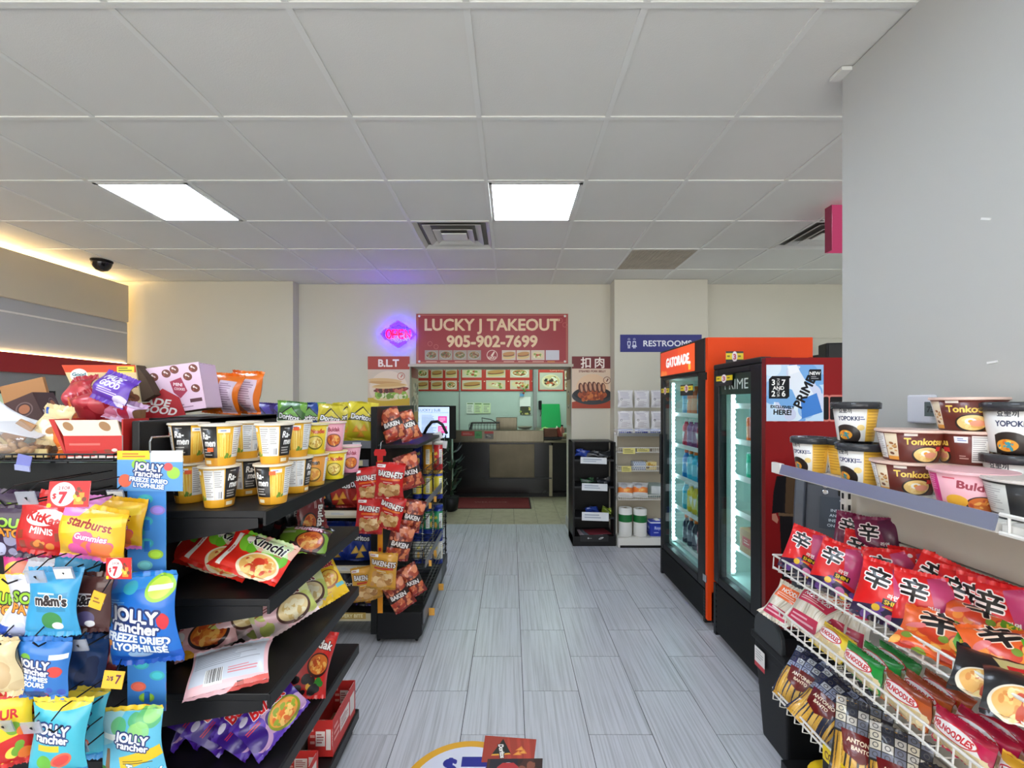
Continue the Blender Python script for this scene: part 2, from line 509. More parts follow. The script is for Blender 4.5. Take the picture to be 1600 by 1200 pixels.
for n, (i, k) in enumerate([(-2, -6), (2, -6), (-6, -6)]):
    troffer(i, k, 'lit square ceiling panel by the shop window, %s' % ('middle one', 'pillar side', 'cooler side')[n])

def diffuser(i, k, label):
    x, y = GX0 + (i + 0.5) * GS, GY0 + (k + 0.5) * GS
    t = thing('air_diffuser', label, 'air vent', (x, y, 2.88))
    h = GS / 2 - 0.014
    obj('backing', MB().box(-h, h, -h, h, 0.03, 0.05), mat('duct_grey', (120, 118, 112), .7, var=.1), t)
    for n, (o, w, z) in enumerate(((h, 0.028, 0.0), (h - 0.065, 0.05, 0.004), (h - 0.135, 0.05, -0.006))):
        f = MB(); zi = z + 0.022
        p = [(-o, -o), (o, -o), (o, o), (-o, o)]; q = [(a * (o - w) / o, b * (o - w) / o) for a, b in p]
        vs = [(a, b, z) for a, b in p] + [(a, b, zi) for a, b in q] + [(a, b, z + 0.004) for a, b in p] + [(a, b, zi + 0.004) for a, b in q]
        fs = []
        for e in range(4):
            g = (e + 1) % 4
            fs += [(e, 4 + e, 4 + g, g), (8 + e, 8 + g, 12 + g, 12 + e), (e, g, 8 + g, 8 + e)]
        obj(('outer_frame', 'louver', 'louver')[n], f.add(vs, fs), mat('diffuser_white', (206, 204, 198), .5, var=.05), t)
    c = h - 0.19
    obj('centre_plate', MB().box(-c, c, -c * 0.7, c * 0.7, -0.006, 0.004), m_grid, t, bevel=0.004)
diffuser(-1, 2, 'square stepped air diffuser in ceiling next to the middle light panel')
diffuser(4, 2, 'square stepped air diffuser in ceiling beside the pink sign')
t = thing('return_grille', 'dusty square return air grille with fine mesh in ceiling before the pillar', 'air vent', (GX0 + 2.5 * GS, GY0 + 3.5 * GS, 2.88))
h = GS / 2 - 0.012
obj('backing', MB().box(-h, h, -h, h, 0.012, 0.03), mat('dusty_core', (150, 142, 124), 0.9, var=0.35, scale=9), t)
g = MB()
for k in range(-14, 15):
    g.box(k * 0.0205 - 0.004, k * 0.0205 + 0.004, -h, h, 0.0, 0.012); g.box(-h, h, k * 0.0205 - 0.004, k * 0.0205 + 0.004, 0.001, 0.012)
stuff(obj('mesh_core', g, mat('dusty_mesh', (184, 176, 158), 0.8, var=0.25, scale=7), t))

# back wall with the takeout opening, chase on the left, pillar on the right
OX0, OX1, OZ = -1.154, 0.698, 1.964
wb = MB()
wb.box(-4.7, -2.434, 5.01, 5.6, 0, CEIL)
wb.box(-2.434, OX0, WALL_Y, 5.6, 0, CEIL)
wb.box(OX0, OX1, WALL_Y, 5.6, OZ, CEIL)
wb.box(OX1, 5.6, WALL_Y, 5.6, 0, CEIL)
structure(obj('wall_back', wb, m_wall))
structure(obj('wall_pillar', MB().box(1.141, 2.169, 4.93, WALL_Y, 0, CEIL), m_wall, bevel=0.004))
structure(obj('wall_right', MB().box(1.372, 1.60, -2.5, 1.858, 0, CEIL), m_wall2, bevel=0.006))
structure(obj('wall_far_right', MB().box(5.6, 5.7, -2.5, 5.6, 0, CEIL), m_wall))
structure(obj('trim_1', MB().box(OX0 - 0.02, OX1 + 0.02, WALL_Y - 0.02, 5.6, OZ - 0.03, OZ), mat('opening_trim', (196, 188, 172), 0.6, var=0.05)))
structure(obj('trim_2', MB().box(1.38, 5.5, WALL_Y - 0.02, WALL_Y, 2.262, 2.282), m_wall))
structure(obj('baseboard_right', MB().box(OX1 - 0.012, OX1 + 0.02, WALL_Y - 0.02, 5.6, 0, 0.12).box(OX1, 1.14, WALL_Y - 0.012, WALL_Y, 0, 0.12), mat('baseboard_grey', (176, 176, 176), 0.5, var=0.05)))
structure(obj('trim_3', MB().box(1.33, 1.372, 1.80, 1.868, CEIL - 0.016, CEIL - 0.001), m_grid))
# scuffs on the right wall
for px, py, a in ((1540, 342, 25), (1550, 566, -5)):
    Y = 1.37 * 700 / (px - VX)
    p = at(px, py, Y)
    tag(obj('wall_scuff', MB().box(1.3695, 1.372, -0.014, 0.014, -0.003, 0.003), m_paper, loc=(0, p.y, p.z), rot=(math.radians(a), 0, 0)),
        'chipped paint mark on white wall, %s' % ('upper one high above the noodle bowls' if py < 400 else 'lower one above the thermostat'), 'scuff')

# front wall with the shop window and an added right-hand one (behind the camera)
wf = MB()
wf.box(-4.7, -4.1, -2.6, -2.5, 0, CEIL).box(1.5, 1.9, -2.6, -2.5, 0, CEIL).box(5.4, 5.7, -2.6, -2.5, 0, CEIL).box(1.9, 5.4, -2.6, -2.5, 0, 0.25).box(1.9, 5.4, -2.6, -2.5, 2.55, CEIL).box(-4.1, 1.5, -2.6, -2.5, 0, 0.25).box(-4.1, 1.5, -2.6, -2.5, 2.55, CEIL)
structure(obj('wall_front', wf, m_wall))
wn = MB()
for x in (-4.08, -2.2, -0.35, 1.45): wn.box(x - 0.03, x + 0.03, -2.6, -2.53, 0.25, 2.55)
wn.box(-4.1, 1.5, -2.6, -2.53, 0.25, 0.31).box(-4.1, 1.5, -2.6, -2.53, 2.49, 2.55)
w1 = structure(obj('window_1', wn, m_alu))
for a, b in ((-4.05, -2.23), (-2.17, -0.38), (-0.32, 1.42)):
    obj('pane', MB().box(a, b, -2.575, -2.567, 0.31, 2.49), clear('window_glass'), w1)

wn = MB()
for x in (1.93, 3.65, 5.37): wn.box(x - 0.03, x + 0.03, -2.6, -2.53, 0.25, 2.55)
wn.box(1.9, 5.4, -2.6, -2.53, 0.25, 0.31).box(1.9, 5.4, -2.6, -2.53, 2.49, 2.55)
w2 = structure(obj('added_window', wn, m_alu))  # unseen window added so daylight reaches the pillar and right back wall
for a, b in ((1.96, 3.62), (3.68, 5.34)):
    obj('pane', MB().box(a, b, -2.575, -2.567, 0.31, 2.49), clear('window_glass'), w2)

# left wall: bulkhead with hidden warm strip, grey recess, red canopy over the cooler doors
structure(obj('wall_left', MB().box(-4.7, -4.6, -2.6, 5.6, 0, CEIL), m_wall))
structure(obj('wall_bulkhead', MB().box(-4.30, -4.18, -2.5, 4.90, 2.40, 2.80), mat('bulkhead_beige', (202, 192, 168), 0.7, var=0.03, scale=2)))
structure(obj('wall_fascia', MB().box(-4.40, -4.22, -2.5, 4.93, 1.78, 2.40), mat('fascia_grey', (178, 179, 180), 0.6, var=0.03, scale=2)))
structure(obj('trim_4', MB().box(-4.22, -4.205, -2.5, 4.92, 2.278, 2.292), m_white))
m_warm = emit('warm_strip', (255, 214, 150), 60.0)
ls = thing('strip_light', 'warm hidden strip light behind the beige bulkhead at the ceiling', 'strip light', (-4.42, 1.0, 2.78))
obj('tape', MB().box(-0.01, 0.01, -3.4, 3.9, -0.005, 0.005), m_warm, ls)
obj('channel', MB().box(-0.016, 0.016, -3.4, 3.92, -0.014, -0.006), m_alu, ls)
obj('end_tape', MB().box(0.0, 0.012, 3.93, 3.945, -0.95, 0.0), emit('warm_strip_end', (255, 214, 150), 16.0), ls)

# glass-door wall cooler along the left wall, under a red canopy
wc = thing('wall_cooler', 'long glass-door wall cooler with red canopy and grey door frames at far left', 'drink cooler', (0, 0, 0))
obj('canopy', MB().box(-4.42, -4.17, -2.4, 4.92, 1.78, 1.945), mat('canopy_red', (150, 24, 26), .4, var=.05), wc, bevel=.004)
obj('canopy_tape', MB().box(-4.215, -4.20, -2.3, 4.9, 1.947, 1.953), emit('canopy_warm', (255, 214, 150), 10.0), wc)
obj('top_rail', MB().box(-4.42, -4.20, -2.4, 4.92, 1.70, 1.78), m_alu, wc)
obj('base', MB().box(-4.60, -4.20, -2.4, 4.92, 0, .18), m_dark, wc)
for k in range(10):
    y = -2.4 + k * .732
    d = obj('door', MB().box(-4.23, -4.20, y, y + .05, .18, 1.70).box(-4.23, -4.20, y + .682, y + .732, .18, 1.70).box(-4.23, -4.20, y + .05, y + .682, 1.63, 1.70).box(-4.23, -4.20, y + .05, y + .682, .18, .26), m_alu, wc)
    obj('gasket', MB().box(-4.228, -4.205, y + .05, y + .075, .26, 1.63).box(-4.228, -4.205, y + .657, y + .682, .26, 1.63).box(-4.228, -4.205, y + .075, y + .657, 1.60, 1.63), m_black, d)
    obj('glass', MB().box(-4.22, -4.214, y + .075, y + .657, .26, 1.60), clear('cooler_glass', (240, 250, 250), .02, .10), d)
obj('lamp_tube', MB().box(-4.27, -4.25, -2.3, 4.85, 1.66, 1.69), emit('wall_cooler_lamp', (235, 255, 240), 8.0), wc)
for z in (.30, .62, .94, 1.26): obj('shelf', MB().box(-4.58, -4.27, -2.3, 4.88, z - .015, z), m_white, wc)
obj('wire_guard', MB().box(-4.262, -4.258, -2.3, 4.88, 1.26, 1.31), m_white, wc)
# ------------------------------------------------------------------ the takeout kitchen behind the opening
m_kwall = mat('kitchen_panel', (190, 204, 200), 0.55, var=0.04, scale=3)
KY = 8.9
structure(obj('wall_kitchen', MB().box(-2.4, 2.1, KY, KY + 0.1, 0, 2.8).box(-2.5, -2.4, 5.6, 9.0, 0, 2.8).box(2.1, 2.2, 5.6, 9.0, 0, 2.8), m_kwall))
structure(obj('ceiling_kitchen', MB().box(-2.5, 2.2, 5.6, 9.0, 2.75, 2.85), m_ceil))
for px in (718, 836):
    x = X_at(px, KY)
    structure(obj('trim_5', MB().box(x - (0.01 if px == 718 else 0.035), x + (0.01 if px == 718 else 0.035), KY - (0.02 if px == 718 else 0.08), KY, 0.9, 2.75), m_alu))
for i, (x, y) in enumerate(((-0.55, 7.6), (0.75, 7.9))):
    t = thing('kitchen_light', 'lit tube fixture on the kitchen ceiling above %s, hidden above the opening' % ('the menu screen', 'the prep counter')[i], 'ceiling light', (x, y, 2.75))
    obj('housing', MB().box(-0.15, 0.15, -0.6, 0.6, -0.05, 0), m_white, t)
    obj('tube', MB().box(-0.11, 0.11, -0.57, 0.57, -0.065, -0.05), emit('kitchen_tube', (225, 255, 238), KITCHEN_STRENGTH), t)

# counter
CY = 7.19
ct = thing('takeout_counter', 'dark takeout counter with stainless top band and dull steel panel inside the opening', 'counter', (0, CY, 0))
m_cblack = mat('counter_black', (30, 30, 32), 0.22, 0.2, var=0.3, scale=3, bump=0.03, bscale=9)
m_cpanel = mat('counter_brushed_panel', (84, 78, 64), 0.33, 0.85, var=0.4, scale=4, bump=0.03, bscale=30)
x0, x1, x2 = X_at(708, CY), X_at(862, CY), X_at(888, CY)
zt = Z_at(691, CY)
obj('front_panel', MB().box(x0, x1, 0, 0.7, 0.06, zt), m_cblack, ct, bevel=0.006)
obj('brushed_panel', MB().box(X_at(765, CY), X_at(835, CY), -0.012, 0.0, Z_at(746, CY), zt - 0.03), m_cpanel, ct, bevel=0.003)
obj('lower_ledge', MB().box(X_at(755, CY), x1, -0.02, 0.0, Z_at(748, CY), Z_at(746, CY)), m_dark, ct)
obj('corner_post', MB().box(X_at(858, CY), X_at(863, CY), -0.015, 0.01, 0.02, zt - 0.05), mat('counter_post', (150, 142, 122), 0.35, 0.7, var=0.2), ct)
obj('toe_kick', MB().box(x0, x2 + 0.2, 0.03, 0.65, 0, 0.06), m_black, ct)
obj('side_cabinet', MB().box(x1 + 0.03, x2 + 0.25, 0.18, 0.7, 0.06, zt - 0.02), m_black, ct, bevel=0.006)
m_band = mat('band_steel', (112, 106, 90), 0.3, 0.9, var=0.2, scale=4, stretch=(6, 1, 1))
obj('steel_band', MB().box(x0, X_at(850, CY), -0.02, 0.06, zt, Z_at(672, CY)), m_band, ct, bevel=0.01)
obj('worktop', MB().box(x0, x2 + 0.25, 0.0, 0.72, zt - 0.01, zt + 0.03), m_band, ct, bevel=0.005)
def sticker(name, label, px0, py0, px1, py1, Y, cv, cat='sticker', th=0.003):
    o = obj(name, MB().box(X_at(px0, Y), X_at(px1, Y), -th, 0, Z_at(py1, Y), Z_at(py0, Y)), print_mat(name, cv, 0.4), loc=(0, Y, 0))
    return tag(o, label, cat)
cv = Cv(80, 28, (190, 50, 48)); cv.lines(.1, .3, .9, .75, 2, (235, 210, 200)); sticker('red_sticker', 'red sticker on steel counter band, leftmost of three', 721, 674, 741, 681, CY - 0.021, cv)
cv = Cv(60, 60, (70, 160, 90)); cv.lines(.2, .3, .8, .7, 3, (20, 60, 30)); sticker('green_sticker', 'square green sticker on steel counter band', 742, 674, 753, 685, CY - 0.021, cv)
cv = Cv(60, 60, (130, 126, 122)); cv.rect(0, 0, 1, .3, (190, 50, 48)); cv.blobs(5, (.2, .5, .8, .8), [(70, 66, 64), (180, 176, 170)], .1, 3); sticker('picture_sticker', 'grey and red picture sticker on steel counter band', 757, 674, 771, 686, CY - 0.021, cv)

# things standing on and behind the counter
zw = zt + 0.031
fy = 7.40
f = thing('fryer', 'wire fryer basket unit with dark hood and stainless tray behind counter', 'fryer', (X_at(757, fy), fy, zw))
w = X_at(782, fy) - X_at(735, fy)
obj('tray', MB().box(-w / 2 - 0.05, w * 1.05, -0.1, 0.25, 0, 0.10), m_steel, f, bevel=0.01)
b = MB()
for k in range(11):
    x = -w / 2 + w * k / 10
    b.tube([(x, -0.08, 0.10), (x, -0.08, 0.24), (x, 0.15, 0.27)], 0.004, 4)
for z in (0.12, 0.17, 0.24): b.tube([(-w / 2, -0.08, z), (w / 2, -0.08, z)], 0.005, 4)
obj('wire_basket', b, m_dark, f)
obj('hood', MB().prism([(-w / 2 - .02, .1), (-w / 2 + .02, .1), (-w / 2 + .05, .26), (w / 2, .26), (w / 2, .28), (-w / 2 + .03, .28)], -0.06, 0.2), m_dark, f)
obj('handle', MB().tube([(-0.03, -0.08, .27), (-0.03, -0.2, .36), (0.12, -0.16, .33), (0.2, -.08, .28)], 0.007, 6), m_dark, f)
sy = 7.84
t = thing('back_shelf', 'low stainless splash shelf standing behind the counter', 'shelf', (0, sy, zw))
obj('splash_panel', MB().box(X_at(775, sy), X_at(808, sy), 0, 0.03, 0.02, Z_at(652, sy) - zw), m_band, t, bevel=0.008)
obj('foot', MB().box(X_at(780, sy), X_at(800, sy), -0.05, 0.08, 0, 0.02), m_steel, t)
t = thing('kitchen_scale', 'white kitchen scale with round pan on counter below the wall calendar', 'scale', (X_at(820, 7.5), 7.5, zw))
obj('body', MB().box(-0.12, 0.12, -0.1, 0.1, 0.04, 0.16), m_white, t, bevel=0.02)
obj('pan', MB().lathe([(0.03, .16), (0.1, .18), (0.13, .205), (0.125, .207), (0.09, .187)], 20), m_steel, t, smooth=True)
for x in (-0.09, 0.09): obj('foot', MB().box(x - .02, x + .02, -.08, .08, 0, .04), m_black, t)
t = thing('lettuce_bowl', 'clear bowl piled with pale green lettuce on counter right side', 'bowl', (X_at(851, 7.72), 7.72, zw))
obj('bowl', MB().lathe([(0.08, 0), (0.15, .06), (0.17, .11), (0.16, .11), (0.14, .06), (0.07, .01)], 22), clear('bowl_plastic', (235, 250, 240), .1, .2, .15), t, smooth=True)
rnd = random.Random(5)
for k in range(9):
    a = rnd.uniform(0, 6.28); r = rnd.uniform(0, .09)
    l = MB().lathe([(0.01, 0), (.05, .02), (.07, .05), (.05, .055), (.015, .02)], 9)
    obj('lettuce_leaf', l, mat('lettuce%d' % (k % 2), ((150, 200, 110), (206, 226, 180))[k % 2], .5, var=.2, scale=20), t, (r * math.cos(a), r * math.sin(a), .06 + .05 * (1 - r / .09)), (rnd.uniform(-1, 1), rnd.uniform(-1, 1), a), smooth=True)
t = thing('sauce_bottle', 'white squeeze bottle with pointed cap on counter at far right', 'bottle', (X_at(870, 7.55), 7.55, zw))
obj('body', MB().lathe([(.03, 0), (.04, .01), (.04, .13), (.03, .15)], 16), m_white, t, smooth=True)
obj('cap', MB().lathe([(.03, .15), (.022, .16), (.006, .21)], 12), m_white, t, smooth=True)
t = thing('sauce_bottle', 'pinkish red sauce bottle on counter beside the white squeeze bottle', 'bottle', (X_at(878, 7.84), 7.84, zw))
obj('body', MB().lathe([(.035, 0), (.045, .01), (.045, .13), (.02, .17), (.02, .19)], 16), mat('sauce_red', (196, 110, 104), .4, var=.1), t, smooth=True)
obj('cap', MB().lathe([(.022, .19), (.022, .215)], 12), m_black, t)
t = thing('food_box', 'open brown takeout box with black tray on counter right corner', 'box', (X_at(859, 7.33), 7.33, zw))
obj('tray', MB().prism([(-.1, 0), (.19, .01), (.21, .04), (-.14, .05)], -.06, .1), m_black, t)
obj('box', MB().prism([(-.12, .05), (.14, .05), (.11, .18), (-.10, .18)], -.05, .08), mat('food_box_brown', (120, 76, 56), .6, var=.2, scale=9), t)
obj('lid', MB().prism([(.12, .05), (.19, .06), (.15, .2), (.11, .18)], -.05, .08), mat('food_box_red', (150, 50, 40), .6), t)
t = thing('paper_cups', 'short stack of cream paper plates on counter right edge', 'plates', (X_at(888, 7.62), 7.62, zw))
for k in range(4): obj('plate', MB().lathe([(.06, .0), (.1, .018), (.1, .02), (.06, .004)], 18), mat('cream_paper', (226, 214, 180), .7), t, (0, 0, k * .02))
# cutting board, hook phone, papers, menus on the kitchen wall
kb = KY - 0.01
def wallprint(name, label, cat, px0, py0, px1, py1, cv, Y=kb, th=0.008, emission=0.0, rough=.45):
    x0, x1, z0, z1 = X_at(px0, Y), X_at(px1, Y), Z_at(py1, Y), Z_at(py0, Y)
    o = obj(name, MB().box(0, x1 - x0, -th, 0, 0, z1 - z0), print_mat(name + str(len(_PR)), cv, rough, emission=emission), loc=(x0, Y, z0))
    return tag(o, label, cat)
t = thing('cutting_board', 'bright green cutting board leaning on kitchen wall', 'cutting board', (X_at(861, 8.7), 8.7, Z_at(668, 8.7)))
hb = Z_at(631, 8.7) - Z_at(668, 8.7)
obj('board', MB().prism([(-.19, 0), (.2, 0), (.17, hb), (-.18, hb)], -.012, .012), mat('board_green', (24, 165, 90), .4, var=.06), t, rot=(math.radians(-6), 0, 0), bevel=.004)
obj('ledge', MB().box(-.3, .42, -.14, .12, -.08, 0), m_steel, t)
t = thing('wall_phone', 'small black wall hook handset beside the green cutting board', 'phone', (X_at(844, KY), KY - .02, Z_at(633, KY)))
obj('cradle', MB().box(-.03, .03, -.03, .02, -.09, .09), m_blackp, t, bevel=.01)
obj('cord', MB().tube([(0, -.02, -.08), (.02, -.03, -.16), (.0, -.03, -.22)], .006, 5), m_blackp, t)
RED = (196, 48, 38)
def food(cv, x0, y0, x1, y1, kind, seed):
    cx, cy, rx, ry = (x0 + x1) / 2, (y0 + y1) / 2, (x1 - x0) / 2, (y1 - y0) / 2
    cv.rect(x0, y0, x1, y1, (216, 200, 180))
    if kind == 'sub':
        cv.ell(cx, cy + ry * .3, rx * .9, ry * .5, (222, 190, 130), -6); cv.ell(cx, cy + ry * .02, rx * .86, ry * .28, (90, 130, 60), -6)
        cv.ell(cx, cy + ry * .04, rx * .82, ry * .18, (150, 60, 44), -6); cv.ell(cx, cy - ry * .3, rx * .9, ry * .36, (196, 140, 76), -6)
    elif kind == 'wrap':
        cv.ell(cx, cy, rx * .85, ry * .7, (225, 205, 160), 12); cv.blobs(12, (x0 + rx * .5, y0 + ry * .5, x1 - rx * .5, y1 - ry * .4), [(130, 160, 70), (190, 80, 50), (240, 230, 200)], rx * .14, seed)
    else:
        cv.dish(cx, cy, rx * .85, ry * .85, (235, 235, 230), [(200, 150, 90), (150, 70, 40), (90, 130, 60), (230, 210, 170)], seed)
    return cv
def menu(cols, rows, kinds, seed, w=256, h=150):
    cv = Cv(w, h, RED); k = 0
    for r in range(rows):
        for c in range(cols):
            x0, y0 = c / cols + .02, r / rows + .05
            food(cv, x0, y0, x0 + .96 / cols - .05, y0 + 1 / rows - .12, kinds[k % len(kinds)], seed + k)
            cv.ell(x0 + .93 / cols, y0 + .04, .012, .02, (240, 220, 200)); k += 1
    return cv
wallprint('menu_board', 'red food menu board of two rows on kitchen wall above the screen', 'menu board', 650, 575, 717, 611, menu(3, 2, ['dish', 'sub', 'sub', 'sub', 'sub', 'dish'], 3))
wallprint('menu_board', 'wide red food menu board of six pictures in middle of kitchen wall', 'menu board', 720, 574, 832, 611, menu(3, 2, ['wrap', 'sub', 'dish', 'sub', 'wrap', 'wrap'], 9, 320))
cv = Cv(170, 150, RED); cv.rect(.04, .2, .78, .95, (196, 190, 176)); cv.dish(.41, .58, .3, .3, (225, 215, 190), [(220, 200, 150), (60, 50, 40), (200, 90, 50), (240, 235, 220)], 4, 40)
cv.text('Curry-Fried', .6, .1, .08, (250, 225, 205), w=.5); cv.rect(.82, 0, 1, 1, (90, 40, 34)); food(cv, .84, .12, 1, .5, 'dish', 8); food(cv, .84, .55, 1, .95, 'dish', 11)
wallprint('menu_board', 'red menu board with one noodle salad plate on kitchen wall above green board', 'menu board', 841, 575, 890, 611, cv)
for k, (a, b) in enumerate(((729, 741), (741, 754), (754, 767))):
    cv = Cv(64, 90, ((236, 240, 232), (216, 232, 186), (222, 236, 196))[k]); cv.rect(.1, .05, .9, .15, (120, 150, 110)); cv.lines(.12, .25, .85, .9, 7, (130, 140, 130), k)
    wallprint('notice_sheet', ('white notice sheet with ticks on kitchen wall', 'pale green notice sheet in middle of kitchen wall row', 'pale green notice sheet nearest the fridge pipe in wall row')[k], 'notice', a, 629 + k * .4, b - .6, 646, cv)
cv = Cv(80, 150, (246, 246, 244)); cv.rect(.02, .55, .98, 1, (60, 70, 50)); cv.blobs(20, (.05, .6, .95, .97), [(150, 170, 80), (210, 200, 120), (70, 60, 40)], .09, 3); cv.rect(.1, .53, .9, .57, (40, 40, 40))
wallprint('wall_calendar', 'white wall calendar with food photo hanging on kitchen wall', 'calendar', 812, 620, 829, 648, cv)
t = thing('hanging_charm', 'small green and red charm hanging above the wall calendar', 'decoration', (X_at(820, KY), KY - .06, Z_at(614, KY)))
for k in range(10):
    rnd.seed(k); obj('leaf', MB().lathe([(.005, -.03), (.02, 0), (.005, .03)], 6), mat('charm%d' % (k % 3), ((90, 150, 50), (200, 70, 40), (190, 160, 60))[k % 3], .5), t, (rnd.uniform(-.06, .06), 0, rnd.uniform(-.03, .16)), (rnd.uniform(0, 3), rnd.uniform(0, 3), 0))
obj('blue_tag', MB().box(-.1, -.02, -.01, 0, -.07, -.01), mat('charm_blue', (90, 150, 200), .5), t)
obj('string', MB().tube([(0, .02, .16), (0, .02, .25)], .003, 4), m_black, t)
# menu screen
sy = 6.75
t = thing('menu_screen', 'bright menu monitor with black bezel standing left behind the opening', 'monitor', (X_at(678, sy), sy, 0))
sx0, sx1, sz0, sz1 = X_at(640, sy) - X_at(678, sy), X_at(702, sy) - X_at(678, sy), Z_at(684, sy), Z_at(636, sy)
bz = X_at(712, sy) - X_at(678, sy)
obj('bezel', MB().box(sx0 - .02, bz, 0, .06, sz0 - .02, sz1 + .02), m_blackp, t, bevel=.006)
cv = Cv(256, 200, (196, 216, 250))
cv.text('LUCKY J SUB', .5, .1, .09, (70, 90, 120), w=.62); cv.rect(.02, .18, .98, .19, (120, 140, 170)); cv.lines(.3, .25, .68, .9, 16, (110, 130, 165), 3); cv.lines(.04, .25, .25, .9, 16, (120, 140, 170), 5)
cv.rect(.72, .3, .94, .52, (214, 60, 150)); cv.lines(.75, .34, .91, .5, 3, (250, 220, 240), 2); cv.rect(.72, .62, .94, .85, (220, 70, 150)); cv.lines(.74, .65, .91, .8, 3, (250, 220, 240), 6)
o = obj('screen', MB().quad((sx0, -.002, sz0), (sx1, -.002, sz0), (sx1, -.002, sz1), (sx0, -.002, sz1)), print_mat('menu_screen', cv, .3, emission=.75), t)
obj('stand', MB().box(-.25, .25, .02, .12, 0, sz0 - .02), m_blackp, t)
# plant by the counter
t = thing('potted_plant', 'dark leafy potted plant on floor left of takeout counter', 'plant', (X_at(704, 6.3), 6.3, 0))
obj('pot', MB().lathe([(.07, 0), (.1, .02), (.12, .2), (.11, .2)], 18), m_black, t, smooth=True)
lf = MB().add([(0, 0, 0), (.02, 0, .05), (.022, .006, .1), (0, .012, .17), (-.022, .006, .1), (-.02, 0, .05)], [(0, 1, 2, 3, 4, 5)]).mesh('leaf', mat('plant_leaf', (38, 66, 46), .35, var=.3))
for k in range(46):
    rnd.seed(k + 70); a = rnd.uniform(0, 6.28); z = rnd.uniform(.2, .95); r = .03 + .07 * rnd.random()
    link('leaf', lf, t, (r * math.cos(a), r * math.sin(a), z), (rnd.uniform(.5, 1.6), 0, a + 1.57))
obj('stem', MB().tube([(0, 0, .15), (.02, .01, .6), (-.01, 0, 1.0)], .008, 5), mat('plant_stem', (60, 52, 36), .7), t)
# floor mat
mt = thing('door_mat', 'dark red floor mat lying before the takeout counter', 'mat', (X_at(767, 6.8), 6.8, 0))
hw = .58
obj('mat_pile', MB().box(-hw, hw, -.37, .34, 0, .008), mat('mat_red', (112, 28, 30), .9, var=.15, scale=60, bump=.2, bscale=400), mt)
cv = Cv(256, 60, (112, 28, 30)); cv.text('WELCOME', .5, .5, .4, (150, 110, 104), w=.8)
obj('lettering', MB().quad((-.4, -.08, .0086), (.4, -.08, .0086), (.4, .1, .0086), (-.4, .1, .0086)), print_mat('mat_print', cv, .9), mt)
obj('rubber_edge', MB().box(-hw - .02, hw + .02, -.39, .36, 0, .004), m_black, mt)
# ------------------------------------------------------------------ left gondola: spine, five shelves, and the hook display on its end
GYN, GYF, GXF, GXB = 1.316, 2.09, -0.711, -1.09
GZ = [1.21, 0.951, 0.673, 0.404, 0.10]
gd = thing('gondola_shelf', 'black steel gondola with five shelves of instant noodles facing the aisle', 'shelf unit', (0, 0, 0))
obj('spine', MB().box(-1.115, GXB, GYN, GYF, 0.0, 1.474), m_black, gd, bevel=0.004)
obj('top_cap', MB().box(-1.42, GXB, 1.565, GYF, 1.452, 1.474), m_black, gd, bevel=0.003)
for k, z in enumerate(GZ):
    fr = GXF if k else GXF - 0.012
    obj('shelf', MB().box(GXB, fr, GYN, GYF, z - 0.022, z), m_black, gd, bevel=0.003)
    obj('shelf_lip', MB().box(fr - 0.006, fr + 0.004, GYN, GYF, z - 0.045, z - 0.002), m_black, gd, bevel=0.002)
    obj('bracket', MB().prism([(GXB, z - 0.10), (GXB + .06, z - 0.10), (fr - 0.02, z - 0.05), (fr - 0.02, z - 0.022), (GXB, z - 0.022)], GYN + 0.001, GYN + 0.005), m_black, gd)
    obj('bracket', MB().prism([(GXB, z - 0.10), (GXB + .06, z - 0.10), (fr - 0.02, z - 0.05), (fr - 0.02, z - 0.022), (GXB, z - 0.022)], GYF - 0.005, GYF - 0.001), m_black, gd) if k < 4 else None
obj('kick_plate', MB().box(GXB, GXF - .02, GYN + .02, GYF - .02, 0, 0.078), m_black, gd)

EY = 1.30           # face of the hook display
ec = thing('hook_display', 'black end display with peg hooks full of candy bags and wire basket on top', 'display rack', (0, 0, 0))
obj('panel', MB().box(-2.0, -1.095, EY, EY + 0.012, 0, 1.352), m_blackp, ec, bevel=0.002)
for z in [0.25 + 0.075 * k for k in range(14)]:
    obj('peg_rail', MB().box(-1.98, -1.1, EY - 0.006, EY, z, z + 0.016), m_black, ec)
obj('base_deck', MB().box(-2.0, -1.08, 0.98, EY, 0, 0.12), m_black, ec, bevel=0.004)
# wire basket on top
b = MB(); BX0, BX1, BY0, BY1, BZ = -2.0, -1.118, 1.262, 1.55, 1.364
for z in (BZ, BZ + 0.018):
    b.tube([(BX0, BY0, z), (BX1, BY0, z), (BX1, BY1, z), (BX0, BY1, z), (BX0, BY0, z)], 0.003, 6)
obj('basket_rim', b, m_black, ec)
b = MB()
n = 40
for k in range(n + 1):
    x = BX0 + (BX1 - BX0) * k / n
    b.tube([(x, BY0, BZ + 0.018), (x, BY0, BZ), (x, BY1, BZ), (x, BY1, BZ + 0.018)], 0.0016, 4)
for k in range(7):
    y = BY0 + (BY1 - BY0) * k / 6
    b.tube([(BX1, y, BZ + .018), (BX1, y, BZ), (BX0, y, BZ)], 0.0016, 4)
stuff(obj('basket_wires', b, m_black, ec))
m_holder = clear('clear_label_holder', (235, 238, 245), .1, .25, .28, (225, 228, 235))
HOOKS = []
